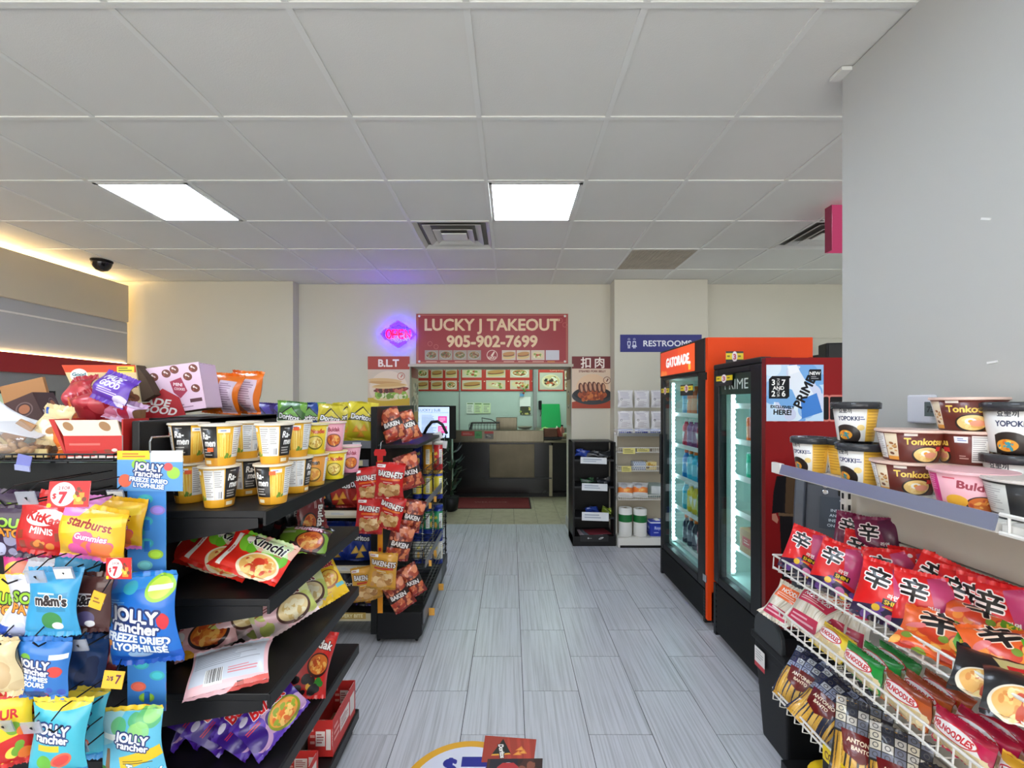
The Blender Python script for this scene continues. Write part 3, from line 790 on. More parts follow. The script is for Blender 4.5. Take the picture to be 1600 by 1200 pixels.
def hook(px, py, Yend, label=None):
    """A double wire peg hook from the panel towards the aisle; its tip seen at (px, py)."""
    if X_at(px, Yend) > -1.085: Yend = -1.085 * FOC / (px - VX)
    Yend = min(Yend, 1.235)
    p = at(px, py, Yend)
    m = MB().tube([(p.x, EY, p.z), (p.x, Yend, p.z), (p.x, Yend - .012, p.z + .016)], 0.0022, 6)
    m.tube([(p.x, EY, p.z + .045), (p.x, Yend + .02, p.z + .045), (p.x, Yend - .006, p.z + .03)], 0.0018, 6)
    obj('peg_hook', m, m_black, ec)
    if label:
        w, h = .042, .034
        q = obj('label_holder', MB().box(-w / 2, w / 2, -.0015, .0015, -h, 0), m_holder, ec, loc=(p.x, Yend - .014, p.z + .03), rot=(math.radians(18), 0, math.radians(6)))
        if label == 'paper':
            obj('paper_slip', MB().box(-w / 2 + .002, w / 2 - .002, -.0025, -.0016, -h + .003, -.004), m_paper, q)
for a in ((48, 786, 1.08, 'clear'), (102, 790, 1.08, 'paper'), (186, 781, 1.08, 'paper'), (8, 790, 1.08, None), (62, 908, 1.08, 'clear'), (106, 902, 1.08, 'paper'), (12, 912, 1.08, None), (150, 900, 1.05, None),
          (60, 1010, 1.08, None), (128, 1014, 1.08, 'clear'), (8, 1012, 1.08, None), (12, 1140, 1.08, 'clear'), (56, 1142, 1.08, 'clear'), (84, 1144, 1.02, None), (128, 1172, 1.08, 'clear')):
    hook(*a)
# ------------------------------------------------------------------ chip rack in the middle (shelves to the camera, wire baskets to the aisle)
CYN, CYF = 2.83, 3.92
cr = thing('chip_rack', 'black chip rack with end panel, price rails and wire baskets beyond the noodle gondola', 'display rack', (0, 0, 0))
obj('end_panel', MB().box(-.885, -.845, CYN, CYF, 0.06, 1.50), m_blackp, cr, bevel=.004)
obj('back_panel', MB().box(-1.95, -.885, 3.18, 3.2, .06, 1.27), m_blackp, cr)
m_rail = mat('cream_price_rail', (206, 194, 160), .5, var=.05)
m_grey_rail = mat('grey_price_rail', (112, 114, 122), .4, var=.06)
def text_strip(name, parent, s, x0, x1, Y, z0, z1, bg, fg, px=256):
    cv = Cv(px, max(16, int(px * (z1 - z0) / (x1 - x0))), bg)
    if s: cv.text(s, .5, .5, .55, fg, w=.92, bold=.05)
    else: cv.lines(.35, .3, .65, .75, 2, fg)
    return obj(name, MB().box(x0, x1, Y - .003, Y, z0, z1), print_mat(name + str(len(_PR)), cv, .45), parent)
for k, z in enumerate((1.27, .826, .475, .17)):
    obj('chip_shelf', MB().box(-1.95, -.89, CYN + .03, 3.19, z - .03, z - .005), m_black, cr, bevel=.003)
    obj('rail_backing', MB().box(-1.95, -.89, CYN + .022, CYN + .03, z - .035, z + .012), m_grey_rail if k == 0 else m_rail, cr)
text_strip('rail_label', cr, None, X_at(500, CYN), X_at(516, CYN), CYN + .021, 1.245, 1.272, (226, 228, 232), (150, 160, 180), 64)
text_strip('rail_label', cr, None, X_at(549, CYN), X_at(562, CYN), CYN + .021, 1.245, 1.272, (226, 228, 232), (150, 160, 180), 64)
text_strip('rail_label', cr, None, X_at(491, CYN), X_at(561, CYN), CYN + .021, .806, .836, (222, 214, 196), (160, 170, 200), 160)
text_strip('rail_label', cr, None, X_at(518, CYN), X_at(556, CYN), CYN + .021, .455, .485, (226, 222, 210), (170, 176, 200), 120)
text_strip('rail_label', cr, 'EVERY BITE', X_at(524, CYN), X_at(570, CYN), CYN + .021, .15, .19, (190, 158, 82), (240, 228, 180), 160)
for z in (1.14,):
    text_strip('rail_label', cr, None, X_at(550, CYN), X_at(565, CYN), CYN + .021, z - .016, z + .018, (210, 204, 160), (150, 150, 130), 48)
    obj('rail_backing', MB().box(X_at(545, CYN), X_at(574, CYN), CYN + .022, CYN + .03, z - .02, z + .022), m_grey_rail, cr)
# aisle side: wire baskets
RXF = -.56
obj('base_deck', MB().prism([(-.845, .03), (-.585, .03), (RXF, .06), (RXF, .20), (-.845, .20)], CYN, CYF), m_black, cr, bevel=.006)
obj('deck_lip', MB().box(RXF, RXF + .006, CYN, CYF, .12, .21), m_dark, cr)
for x, y in ((-.845, CYN + .04), (-.60, CYN + .04), (-.60, CYF - .05)):
    q = obj('caster', MB().lathe([(.014, -.009), (.02, -.006), (.02, .006), (.014, .009)], 14, M=RY(90)), m_blackp, cr, (x, y, .021), smooth=True)
    obj('fork', MB().box(-.012, .012, -.006, .006, .0, .03), m_dark, q)
obj('top_shelf', MB().box(-.845, RXF - .03, CYN, CYF, 1.235, 1.258), m_black, cr, bevel=.004)
BAS = (.985, .755, .475, .235)
for z in BAS:
    b = MB()
    for zz in (z, z + .055, z + .105): b.tube([(-.845, CYN + .03, zz), (RXF, CYN + .03, zz), (RXF, CYF, zz), (-.845, CYF, zz)], .003, 5)
    for k in range(19):
        y = CYN + .03 + (CYF - CYN - .03) * k / 18
        b.tube([(RXF, y, z + .105), (RXF, y, z), (-.845, y, z)], .0018, 4)
    for k in range(6):
        x = -.845 + (RXF + .845) * k / 5
        b.tube([(x, CYN + .03, z + .105), (x, CYN + .03, z), (x, CYF, z)], .0018, 4)
    stuff(obj('wire_basket', b, m_black, cr))
for z in (.865, .48):
    q = obj('price_strip', MB().box(RXF + .004, RXF + .010, 2.90, 3.62, z - .022, z + .022), m_grey_rail, cr, rot=None)
    for y in (3.0, 3.2): obj('price_card', MB().box(RXF + .011, RXF + .03, y, y + .002, z - .05, z - .01), mat('card_orange', (232, 170, 70), .5), q)
q = obj('price_strip', MB().box(RXF + .007, RXF + .012, CYN, 3.55, .13, .215), m_grey_rail, cr)
for y in (3.0, 3.4): obj('price_card', MB().box(RXF + .012, RXF + .05, y, y + .003, .10, .15), mat('card_orange', (232, 170, 70), .5), q)
obj('post', MB().box(-.848, -.83, CYF - .02, CYF, .2, 1.24), m_black, cr)
obj('front_post', MB().tube([(RXF - .01, CYF, .2), (RXF - .01, CYF, 1.24)], .006, 6), m_black, cr)

# ------------------------------------------------------------------ racks by the pillar
def rack_label(parent, px0, py0, px1, py1, Y, cv=None, curved=False):
    w, h = X_at(px1, Y) - X_at(px0, Y), Z_at(py0, Y) - Z_at(py1, Y)
    c = Cv(96, 32, (224, 228, 232)); c.lines(.1, .2, .9, .8, 2, (150, 160, 180), px0)
    obj('shelf_label', MB().box(0, w, -.003, 0, 0, h), print_mat('shelf_label%d%d' % (px0, py0), c, .6), parent, (X_at(px0, Y), Y, Z_at(py1, Y)), (math.radians(-8), math.radians(2), 0))
BY = 4.76
bx0, bx1 = X_at(895, BY), X_at(962, BY)
br = thing('black_rack', 'narrow black shelf rack with four open bays and white labels beside the takeout opening', 'shelf unit', (0, 0, 0))
zt = Z_at(691, BY)
obj('side', MB().box(bx0, bx0 + .02, BY, 5.12, 0, zt), m_black, br); obj('side', MB().box(bx1 - .02, bx1, BY, 4.92, 0, zt), m_black, br)
obj('back', MB().box(bx0, bx1, 5.09, 5.12, 0, zt), m_blackp, br)
obj('base_panel', MB().box(bx0, bx1, BY - .01, 5.09, 0, Z_at(838, BY)), m_black, br, bevel=.004)
for y in (718, 760, 808): obj('shelf', MB().box(bx0 + .02, bx1 - .02, BY, 5.09, Z_at(y, BY) - .02, Z_at(y, BY)), m_dark, br)
obj('top_tray', MB().box(bx0, bx1, BY + .1, 5.12, zt - .012, zt), m_black, br)
for (a, b_, c, d) in ((907, 714, 948, 724), (909, 755, 949, 766), (909, 800, 951, 813)): rack_label(br, a, b_, c, d, BY - .012)
cv = Cv(140, 40, (30, 30, 32)); cv.ell(.28, .5, .03, .12, (190, 190, 190)); cv.text('MAJOR', .38, .5, .22, (190, 190, 190), w=.2) if False else cv.lines(.3, .44, .46, .6, 1, (180, 180, 180)); cv.ell(.74, .5, .1, .14, (190, 190, 190), -25); cv.lines(.66, .5, .82, .56, 1, (40, 40, 40))
obj('base_print', MB().box(bx0 + .08, bx1 - .08, BY - .012, BY - .01, .05, .12), print_mat('rack_base_print', cv, .4), br)

WY = 4.70
wx0, wx1 = X_at(966, WY), 1.86
wr = thing('white_rack', 'white wire shelf rack of paper goods between the black rack and the tall drink cooler', 'shelf unit', (0, 0, 0))
obj('base', MB().box(wx0, wx1, WY, 4.92, 0, .10), m_white, wr, bevel=.006)
obj('kick', MB().box(wx0 + .02, wx1, WY - .004, WY, 0, .025), m_black, wr)
obj('back', MB().box(wx0, wx1, 4.905, 4.925, .1, 1.19), mat('beige_slatwall', (176, 166, 146), .6, var=.05), wr)
for x in (wx0, wx0 + .75): obj('post', MB().box(x, x + .025, 4.86, 4.905, 0, 1.2), m_white, wr)
WZ = [Z_at(y, WY) for y in (681, 707, 736, 781)]
for k, z in enumerate(WZ):
    b = MB()
    for zz in (z, z + .05): b.tube([(wx0, 4.9, zz), (wx0, WY, zz), (wx1, WY, zz)], .004, 5)
    for j in range(34):
        x = wx0 + (wx1 - wx0) * j / 33
        b.tube([(x, WY, z + .05), (x, WY, z), (x, 4.9, z)], .0025, 4)
    stuff(obj('wire_shelf', b, m_white, wr))
    if k == 0: obj('front_strip', MB().box(wx0, wx1, WY - .006, WY - .003, z - .005, z + .03), m_alu, wr)
cv = Cv(64, 40, (226, 214, 130)); cv.lines(.1, .15, .9, .85, 3, (90, 90, 60))
for (a, b_, c, d) in ((973, 700, 992, 709), (995, 701, 1014, 706), (971, 728, 986, 737)):
    w, h = X_at(c, WY) - X_at(a, WY), Z_at(b_, WY) - Z_at(d, WY)
    obj('shelf_label', MB().box(0, w, -.003, 0, 0, h), print_mat('yellow_label', cv, .6), wr, (X_at(a, WY), WY - .008, Z_at(d, WY)))

# ------------------------------------------------------------------ glass-door drink coolers
FX = 1.32
m_glass = clear('cooler_glass', (240, 250, 250), .02, .10)
m_mint = mat('cooler_interior', (196, 226, 218), .4, var=.03)
m_led = emit('cooler_led', (214, 250, 255), 14.0)
def tag_sticker(parent, px0, py0, px1, py1, X=FX, Y=None, name='sale_sticker'):
    """yellow and black offer sticker with a pale oval; on the door plane (X) or facing the camera (Y)"""
    cv = Cv(96, 72, (26, 26, 28)); cv.rect(0, .12, 1, .56, (232, 206, 30)); cv.ell(.5, .36, .16, .36, (236, 222, 226)); cv.text('3', .5, .36, .36, (190, 60, 90), bold=.06)
    cv.lines(.06, .24, .3, .46, 1, (90, 80, 20)); cv.lines(.7, .24, .94, .46, 1, (90, 80, 20)); cv.lines(.2, .7, .8, .85, 1, (90, 90, 95))
    m = print_mat('sale_sticker', cv, .45)
    if Y is None:
        Ya, Yb = X * 700 / (px1 - VX), X * 700 / (px0 - VX)
        Ym = (Ya + Yb) / 2; z0, z1 = Z_at(py1, Ym), Z_at(py0, Ym)
        mb = MB().add([(X - .004, Yb, z0), (X - .004, Ya, z0), (X - .004, Ya, z1), (X - .004, Yb, z1), (X - .001, Yb, z0), (X - .001, Ya, z0), (X - .001, Ya, z1), (X - .001, Yb, z1)],
                      [(0, 1, 2, 3), (5, 4, 7, 6), (3, 2, 6, 7)], 0, None, [[(0, 0), (1, 0), (1, 1), (0, 1)]] * 3)
    else:
        mb = MB().box(X_at(px0, Y), X_at(px1, Y), Y - .004, Y, Z_at(py1, Y), Z_at(py0, Y))
    return obj(name, mb, m, parent)

def cooler(t, y0, y1, depth, top, zg0, zg1, header, side_mats, yg0, yg1, shelves):
    """y0 near end, y1 far end; glass between yg0..yg1 and zg0..zg1"""
    X1 = FX + depth
    w = MB().box(FX + .003, X1, y0, y0 + .035, .06, top)          # near side
    obj('side_panel', w, side_mats, t, bevel=.002)
    obj('side_panel', MB().box(FX + .06, X1, y1 - .035, y1, .06, top), m_black, t)
    obj('back_wall', MB().box(X1 - .04, X1, y0 + .035, y1 - .035, .06, top), m_mint, t)
    obj('top_panel', MB().box(FX + .06, X1, y0 + .035, y1 - .035, top - .04, top), m_black, t)
    obj('inner_floor', MB().box(FX + .06, X1 - .04, y0 + .035, y1 - .035, .06, zg0 + .02), m_mint, t)
    obj('inner_liner', MB().box(FX + .06, X1 - .04, y0 + .035, y0 + .045, zg0, zg1).box(FX + .06, X1 - .04, y1 - .045, y1 - .035, zg0, zg1).box(FX + .06, X1 - .04, y0 + .04, y1 - .04, zg1, zg1 + .02), m_mint, t)
    d = MB()
    d.box(FX, FX + .055, y0 + .036, yg0, zg0 - .05, header); d.box(FX, FX + .055, yg1, y1, zg0 - .05, header)
    d.box(FX, FX + .055, yg0, yg1, zg1, header); d.box(FX, FX + .055, yg0, yg1, zg0 - .05, zg0)
    obj('door_frame', d, m_black, t, bevel=.006)
    obj('door_glass', MB().box(FX + .012, FX + .018, yg0, yg1, zg0, zg1), m_glass, t)
    k0 = zg0 - .06
    n = 9
    for k in range(n):
        z = .06 + (k0 - .06) * k / n
        obj('vent_slat', MB().prism([(FX - .002, z), (FX + .03, z + .012), (FX + .03, z + (k0 - .06) / n - .006), (FX + .008, z + (k0 - .06) / n - .006)], y0 + .03, y1 - .03), m_blackp, t)
    obj('grille_backing', MB().box(FX + .03, FX + .06, y0, y1, .05, k0), m_black, t)
    obj('corner_post', MB().box(FX, FX + .06, y0 + .036, y0 + .06, .03, k0), m_black, t)
    obj('corner_post', MB().box(FX, FX + .06, y1 - .03, y1, .03, k0), m_black, t)
    for x, y in ((FX + .08, y0 + .06), (FX + .08, y1 - .06), (X1 - .08, y0 + .06), (X1 - .08, y1 - .06)):
        obj('foot', MB().lathe([(.02, 0), (.02, .02), (.012, .025), (.012, .06)], 10), m_chrome, t, (x, y, 0))
    b = MB()
    z = zg0 + .05
    while z < zg1 - .03:
        b.box(FX + .062, FX + .08, yg1 - .062, yg1 - .050, z, z + .012); z += .032
    stuff(obj('led_dots', b, m_led, t))
    obj('led_bar', MB().box(FX + .058, FX + .085, yg1 - .048, yg1 - .036, zg0 + .03, zg1 - .02), m_white, t)
    for z in shelves:
        s = MB()
        for k in range(int((y1 - y0 - .1) / .03)):
            y = y0 + .05 + k * .03; s.tube([(FX + .09, y, z), (X1 - .05, y, z)], .0025, 4)
        for x in (FX + .09, FX + .09 + depth * .35, X1 - .06): s.tube([(x, y0 + .045, z - .004), (x, y1 - .045, z - .004)], .004, 5)
        s.box(FX + .084, FX + .088, y0 + .05, y1 - .05, z - .012, z + .022)
        stuff(obj('wire_shelf', s, m_white, t))

orange = mat('cooler_orange', (232, 72, 18), .5, var=.04, scale=2, spec=.2)
t1 = thing('drink_cooler', 'tall glass-door sports drink cooler with orange side and lit orange header', 'drink cooler', (0, 0, 0))
GSH = (1.42, 1.16, .90, .64, .36)
cooler(t1, 3.01, 3.95, .71, 1.964, .31, 1.715, 1.735, orange, 3.164, 3.88, GSH)
obj('header_box', MB().box(FX - .004, FX + .06, 3.047, 3.95, 1.735, 1.968), m_black, t1, bevel=.008)
cv = Cv(256, 90, (240, 84, 30)); cv.rect(0, 0, .55, 1, (226, 66, 26)); cv.blobs(14, (0, .7, 1, 1), [(246, 120, 50), (230, 70, 26)], .05, 3)
cv.text('GATORADE', .52, .48, .36, (250, 244, 240), w=.66, bold=.07, shear=.06); cv.rect(.84, .7, .9, .92, (250, 180, 60)); cv.ell(.87, .66, .03, .06, (250, 230, 220))
ya, yb = 3.197, 3.92
o = obj('header_sign', MB().add([(FX - .007, yb, 1.752), (FX - .007, ya, 1.752), (FX - .007, ya, 1.952), (FX - .007, yb, 1.952)], [(0, 1, 2, 3)], 0, None, [[(0, 0), (1, 0), (1, 1), (0, 1)]]), print_mat('header_sign', cv, .3, emission=.35), t1)
for z in (1.70, .33): obj('hinge', MB().box(FX - .006, FX + .03, 3.02, 3.07, z - .02, z + .03), m_chrome if z < 1 else m_black, t1, bevel=.003)
obj('handle', MB().box(FX - .02, FX, 3.90, 3.925, .9, 1.25), m_blackp, t1, bevel=.006)
tag_sticker(t1, 1034, 605, 1046, 621); tag_sticker(t1, 1064, 601, 1083, 618)

t2 = thing('drink_cooler', 'slim glass-door energy drink cooler with dark red side, mostly empty mint interior', 'drink cooler', (0, 0, 0))
PY = 2.327
# printed side panel: red, big black letters, cropped figure print
W_, H_ = .622, 1.70
cv = Cv(340, 1020, (136, 22, 24))
def u_(px): return (X_at(px, PY) - (FX + .003)) / W_
def v_(py): return (1.76 - Z_at(py, PY)) / H_
for dx in (0,):
    cv.text('PRIME', u_(1262), v_(637), .066, (26, 22, 24), w=u_(1314) - u_(1208), bold=.06, out=(206, 120, 110), outw=.09)
# printed figure in dark jacket (lower part)
f0 = lambda px, py: (u_(px), v_(py))
cv.poly([f0(1214, 744), f0(1262, 744), f0(1262, 905), f0(1222, 905), f0(1218, 812)], (28, 24, 26))
cv.poly([f0(1228, 744), f0(1244, 744), f0(1241, 803), f0(1226, 801)], (92, 70, 50))
cv.poly([f0(1216, 801), f0(1242, 803), f0(1242, 807), f0(1216, 806)], (120, 96, 70))
cv.poly([f0(1213, 744), f0(1228, 744), f0(1222, 800), f0(1206, 802), f0(1208, 770)], (22, 20, 24))
cv.poly([f0(1206, 803), f0(1212, 802), f0(1216, 812), f0(1214, 818), f0(1210, 815), f0(1206, 812)], (190, 130, 110))
pm = print_mat('cooler_side_print', cv, .6); pm.node_tree.nodes['Principled BSDF'].inputs['Specular IOR Level'].default_value = .15
cooler(t2, PY, 2.915, .625, 1.76, .42, 1.70, 1.735, mat('cooler_red', (112, 18, 20), .35, var=.04), 2.47, 2.85, (1.50, 1.28, 1.06, .84, .62))
obj('side_print', MB().box(FX + .003, FX + .625, PY - .002, PY, .06, 1.76), pm, t2)
obj('header_bar', MB().box(FX - .002, FX + .06, PY + .037, 2.915, 1.735, 1.77), m_black, t2, bevel=.008)
cv = Cv(96, 64, (28, 46, 38)); cv.text('PRIME', .55, .5, .5, (210, 220, 214), w=.8, sx=.6)
yA, yB = 924 / (1172 - VX), 924 / (1121 - VX)
obj('glass_print', MB().add([(FX + .010, yB, 1.575), (FX + .010, yA, 1.575), (FX + .010, yA, 1.70), (FX + .010, yB, 1.70)], [(0, 1, 2, 3)], 0, None, [[(0, 0), (1, 0), (1, 1), (0, 1)]]), print_mat('glass_print', cv, .3), t2)
tag_sticker(t2, 1120, 585, 1145, 603)
tag_sticker(t2, 1134, 549, 1161, 572, Y=2.80)
for x in (.08, .3): obj('top_clip', MB().box(FX + x, FX + x + .12, PY + .1, PY + .2, 1.76, 1.772), m_blackp, t2)
# poster on its side
cv = Cv(320, 320, (196, 222, 244))
cv.blobs(26, (0, 0, 1, 1), [(150, 190, 232), (220, 236, 248), (120, 172, 226), (206, 214, 238)], .14, 6)
cv.poly([(.36, .02), (.54, .02), (.60, .14), (.98, .78), (.66, .90), (.40, .34)], (228, 236, 246)); cv.poly([(.60, .62), (.88, .50), (.98, .84), (.62, .96)], (66, 128, 206)); cv.poly([(.37, .02), (.53, .0), (.58, .12), (.41, .18)], (240, 244, 250))
cv.text('PRIME', .665, .48, .165, (18, 18, 24), bold=.05, rot=-64, sx=1.0)
cv.poly([(.06, .24), (.10, .20), (.40, .20), (.40, .56), (.36, .60), (.04, .60), (.04, .26)], (18, 20, 24)); cv.ell(.4, .22, .02, .02, (18, 20, 24))
cv.text('3', .12, .31, .10, WHITE, bold=.045); cv.text('FOR', .205, .31, .05, WHITE, rot=90, w=.2); cv.text('7', .30, .31, .10, WHITE, bold=.045); cv.text('AND', .21, .41, .065, WHITE, bold=.045)
cv.text('2', .12, .51, .10, WHITE, bold=.045); cv.text('FOR', .205, .51, .05, WHITE, rot=90); cv.text('6', .30, .51, .10, WHITE, bold=.045)
cv.poly([(.76, .08), (.96, .08), (.96, .28), (.74, .28), (.74, .11)], (20, 22, 28)); cv.text('NEW', .85, .15, .06, WHITE, bold=.045); cv.lines(.78, .2, .92, .26, 2, (200, 200, 205))
cv.text('EXCLUSIVELY', .28, .75, .05, (20, 20, 24), w=.48, bold=.06, rot=3); cv.text('HERE!', .28, .84, .09, (16, 16, 20), w=.48, bold=.045, rot=2)
o = obj('offer_poster', MB().box(X_at(1197, PY), X_at(1286, PY), PY - .004, PY - .002, Z_at(658, PY), Z_at(570, PY)), print_mat('offer_poster', cv, .6))
_PR['offer_poster'].node_tree.nodes['Principled BSDF'].inputs['Specular IOR Level'].default_value = .2
tag(o, 'pale blue drink offer poster with tilted bottle taped to red cooler side', 'poster')
# ------------------------------------------------------------------ right wall rack: white uprights and backs, one flat shelf, three wire shelves
RX0, RX1 = 1.06, 1.36
RN, RF = 0.974, 1.81
rr = thing('noodle_rack', 'white wall rack of noodle shelves with wire fronts along the right wall', 'shelf unit', (0, 0, 0))
m_back = mat('rack_back_beige', (196, 190, 176), .6, var=.04)
for k in range(7):
    z = .085 + k * .16
    obj('back_board', MB().box(RX1 - .012, RX1 + .006, 0.30, RF - .02, z, z + .154), m_back, rr, bevel=.002)
m_slot = mat('slot_dark', (30, 30, 32), .7)
for y in (RF - .02, RN - .005):
    u = obj('upright', MB().box(RX1 - .035, RX1 + .008, y - .018, y + .012, .05, 1.30), m_white, rr, bevel=.002)
    b = MB()
    for k in range(23):
        for dx in (0.0,):
            z = .2 + k * .045; b.box(RX1 - .0365, RX1 - .0345, y - .008, y + .002, z, z + .022)
    for k in range(23):
        z = .2 + k * .045; b.box(RX1 - .026, RX1 - .016, y - .0195, y - .0175, z, z + .022)
    stuff(obj('slots', b, m_slot, u))
obj('foot', MB().box(RX0 + .02, RX1, 0.30, RF - .02, 0, .10), m_black, rr)
ST = 1.268   # top shelf surface
obj('top_shelf', MB().box(RX0, RX1 - .012, RN + .004, RF - .01, ST - .025, ST), m_white, rr, bevel=.003)
obj('top_shelf', MB().box(RX0, RX1 - .012, 0.30, RN - .006, ST - .025, ST), m_white, rr, bevel=.003)
m_lip = mat('label_rail_grey', (128, 132, 152), .3, .2, var=.08, scale=3)
obj('label_rail', MB().add([(RX0 - .012, RN, ST - .018), (RX0 - .012, RF - .06, ST - .018), (RX0 - .002, RF - .06, ST + .018), (RX0 - .002, RN, ST + .018), (RX0 - .007, RN, ST - .018), (RX0 - .007, RF - .06, ST - .018), (RX0 + .003, RF - .06, ST + .018), (RX0 + .003, RN, ST + .018)],
      [(0, 3, 2, 1), (4, 5, 6, 7), (0, 4, 7, 3), (1, 2, 6, 5), (3, 7, 6, 2), (0, 1, 5, 4)]), m_lip, rr)
obj('rail_end', MB().box(RX0 - .008, RX0 + .01, RF - .06, RF, ST - .022, ST + .02), m_white, rr, bevel=.003)
b = MB()
for z in (ST + .02, ST - .02): b.tube([(RX0 - .006, .3, z), (RX0 - .006, RN - .01, z)], .005, 6)
for k in range(20): b.tube([(RX0 - .006, .32 + k * .033, ST - .02), (RX0 - .006, .32 + k * .033, ST + .02)], .003, 5)
stuff(obj('next_wire_front', b, m_white, rr))
WSH = [(.913, .855, .19), (.706, .648, .10), (.376, .330, .10)]
for i, (zt, zb, rise) in enumerate(WSH):
    b = MB(); y0 = .3
    b.tube([(RX0, y0, zt), (RX0, RF, zt), (RX1 - .03, RF, zt - .01)], .0042, 6)
    if i < 2: b.tube([(RX0 - .004, y0, zb + .012), (RX0 - .004, RF - .01, zb + .012)], .0038, 6)
    else: b.tube([(RX0, y0, zt - .018), (RX0, RF, zt - .018)], .0042, 6)
    obj('front_rail', b, m_white, rr)
    b = MB(); n = 40 if i < 2 else 34
    for k in range(n):
        y = y0 + (RF - .006 - y0) * k / (n - 1)
        b.tube([(RX0, y, zt), (RX0 - .004, y, zb + .004), (RX0 + .012, y, zb), (RX1 - .035, y, zb)], .0022, 4)
    for x in (RX0 + .1, RX0 + .2): b.tube([(x, y0, zb), (x, RF, zb)], .003, 5)
    stuff(obj('shelf_wires', b, m_white, rr))
# price rail on the lowest shelf
Yc0, Yc1 = RX0 * 700 / (1327 - VX), RX0 * 700 / (1291 - VX)
cv = Cv(200, 60, (240, 208, 20)); cv.text('COMBO', .5, .5, .55, (120, 70, 20), w=.8, bold=.05)
def rail_quad(name, ya, yb, z0, z1, x, m):
    return obj(name, MB().add([(x, ya, z0), (x, yb, z0), (x, yb, z1), (x, ya, z1), (x + .003, ya, z0), (x + .003, yb, z0), (x + .003, yb, z1), (x + .003, ya, z1)],
               [(0, 3, 2, 1), (4, 5, 6, 7), (3, 7, 6, 2), (0, 4, 7, 3), (1, 2, 6, 5)], 0, None, [[(1, 0), (1, 1), (0, 1), (0, 0)], [(0, 0)] * 4, [(0, 0)] * 4, [(0, 0)] * 4, [(0, 0)] * 4]), m, rr)
rail_quad('combo_strip', Yc0, Yc1, .335, .382, RX0 - .012, print_mat('combo_strip', cv, .4))
rail_quad('black_strip', Yc0 - .2, Yc1, .29, .334, RX0 - .012, m_black)
q = obj('price_disc', MB().lathe([(.03, -.001), (.03, .001)], 24, M=RY(-90)), m_paper, rr, (RX0 - .016, Yc0 - .04, .345))
cv = Cv(96, 96, (240, 236, 236)); cv.text('$', .28, .36, .26, (200, 40, 50), bold=.06); cv.text('A', .6, .52, .5, (200, 40, 50), bold=.08)
obj('disc_print', MB().add([(-.0025, .021, -.021), (-.0025, -.021, -.021), (-.0025, -.021, .021), (-.0025, .021, .021)], [(0, 1, 2, 3)], 0, None, [[(0, 0), (1, 0), (1, 1), (0, 1)]]), print_mat('price_disc', cv, .4), q)

# ------------------------------------------------------------------ waste bin, cash machine
tb = thing('waste_bin', 'black plastic waste bin with rounded side hood and white sticker in front of red cooler', 'bin', (0, 0, 0))
X0, X1_, Y0, Y1_ = 1.135, 1.33, 1.845, 2.085
def ring(x0, x1, y0, y1, z): return [(x0, y0, z), (x1, y0, z), (x1, y1, z), (x0, y1, z)]
def loft(rings, cap=True):
    m = MB(); vs = [p for r in rings for p in r]; fs = []
    for i in range(len(rings) - 1):
        for k in range(4): fs.append((i * 4 + k, i * 4 + (k + 1) % 4, i * 4 + 4 + (k + 1) % 4, i * 4 + 4 + k))
    fs.append((3, 2, 1, 0))
    if cap: n = len(rings) * 4 - 4; fs.append((n, n + 1, n + 2, n + 3))
    return m.add(vs, fs)
obj('body', loft([ring(X0 + .025, X1_ - .02, Y0 + .03, Y1_ - .02, 0), ring(X0, X1_, Y0, Y1_, .40), ring(X0, X1_, Y0, Y1_, .455), ring(X0 + .02, X1_ - .02, Y0 + .02, Y1_ - .02, .455), ring(X0 + .03, X1_ - .03, Y0 + .03, Y1_ - .03, .30)]), m_blackp, tb, bevel=.01)
obj('rim', loft([ring(X0 - .012, X1_ + .012, Y0 - .012, Y1_ + .012, .44), ring(X0 - .012, X1_ + .012, Y0 - .012, Y1_ + .012, .47), ring(X0 + .012, X1_ - .012, Y0 + .012, Y1_ - .012, .475), ring(X0 + .015, X1_ - .015, Y0 + .015, Y1_ - .015, .445)], False), m_blackp, tb, bevel=.004)
arch = [(Y0 + .02, .455), (Y1_ - .01, .455)] + [(Y1_ - .01 - (Y1_ - Y0 - .03) * (1 - math.cos(a)) / 2, .50 + .085 * math.sin(a) ** .7) for a in [math.pi * k / 10 for k in range(0, 11)]]
m = MB(); n = len(arch)
vs = [(X0 - .008, y, z) for y, z in arch] + [(X0 + .012, y, z) for y, z in arch]
fs = [tuple(range(n)), tuple(reversed(range(n, 2 * n)))] + [(k, n + k, n + (k + 1) % n, (k + 1) % n) for k in range(n)]
obj('side_hood', m.add(vs, fs), mat('bin_hood', (44, 47, 50), .38, var=.1), tb, bevel=.004)
vs = [(X1_ - .012, y, z) for y, z in arch] + [(X1_ + .008, y, z) for y, z in arch]
obj('side_hood', MB().add(vs, fs), m_blackp, tb, bevel=.004)
cv = Cv(60, 80, (232, 230, 228)); cv.rect(0, .78, 1, 1, (190, 60, 70)); cv.lines(.12, .1, .9, .6, 4, (160, 160, 160))
obj('sticker', MB().add([(X0 - .002, 2.07, .32), (X0 - .001, 1.99, .32), (X0 - .001, 1.99, .41), (X0 - .002, 2.07, .41)], [(0, 1, 2, 3)], 0, None, [[(0, 0), (1, 0), (1, 1), (0, 1)]]), print_mat('bin_sticker', cv, .5), tb, (-.006, 0, 0))

m_atm = mat('atm_slate', (62, 66, 76), .38, var=.06); m_atm2 = mat('atm_dark', (40, 43, 50), .4, var=.08); m_atm3 = mat('atm_plate', (34, 46, 60), .35)
am = thing('cash_machine', 'dark slate cash machine with curved side and card instructions behind noodle rack', 'cash machine', (1.575, 2.10, 0), (0, 0, math.radians(-40)))
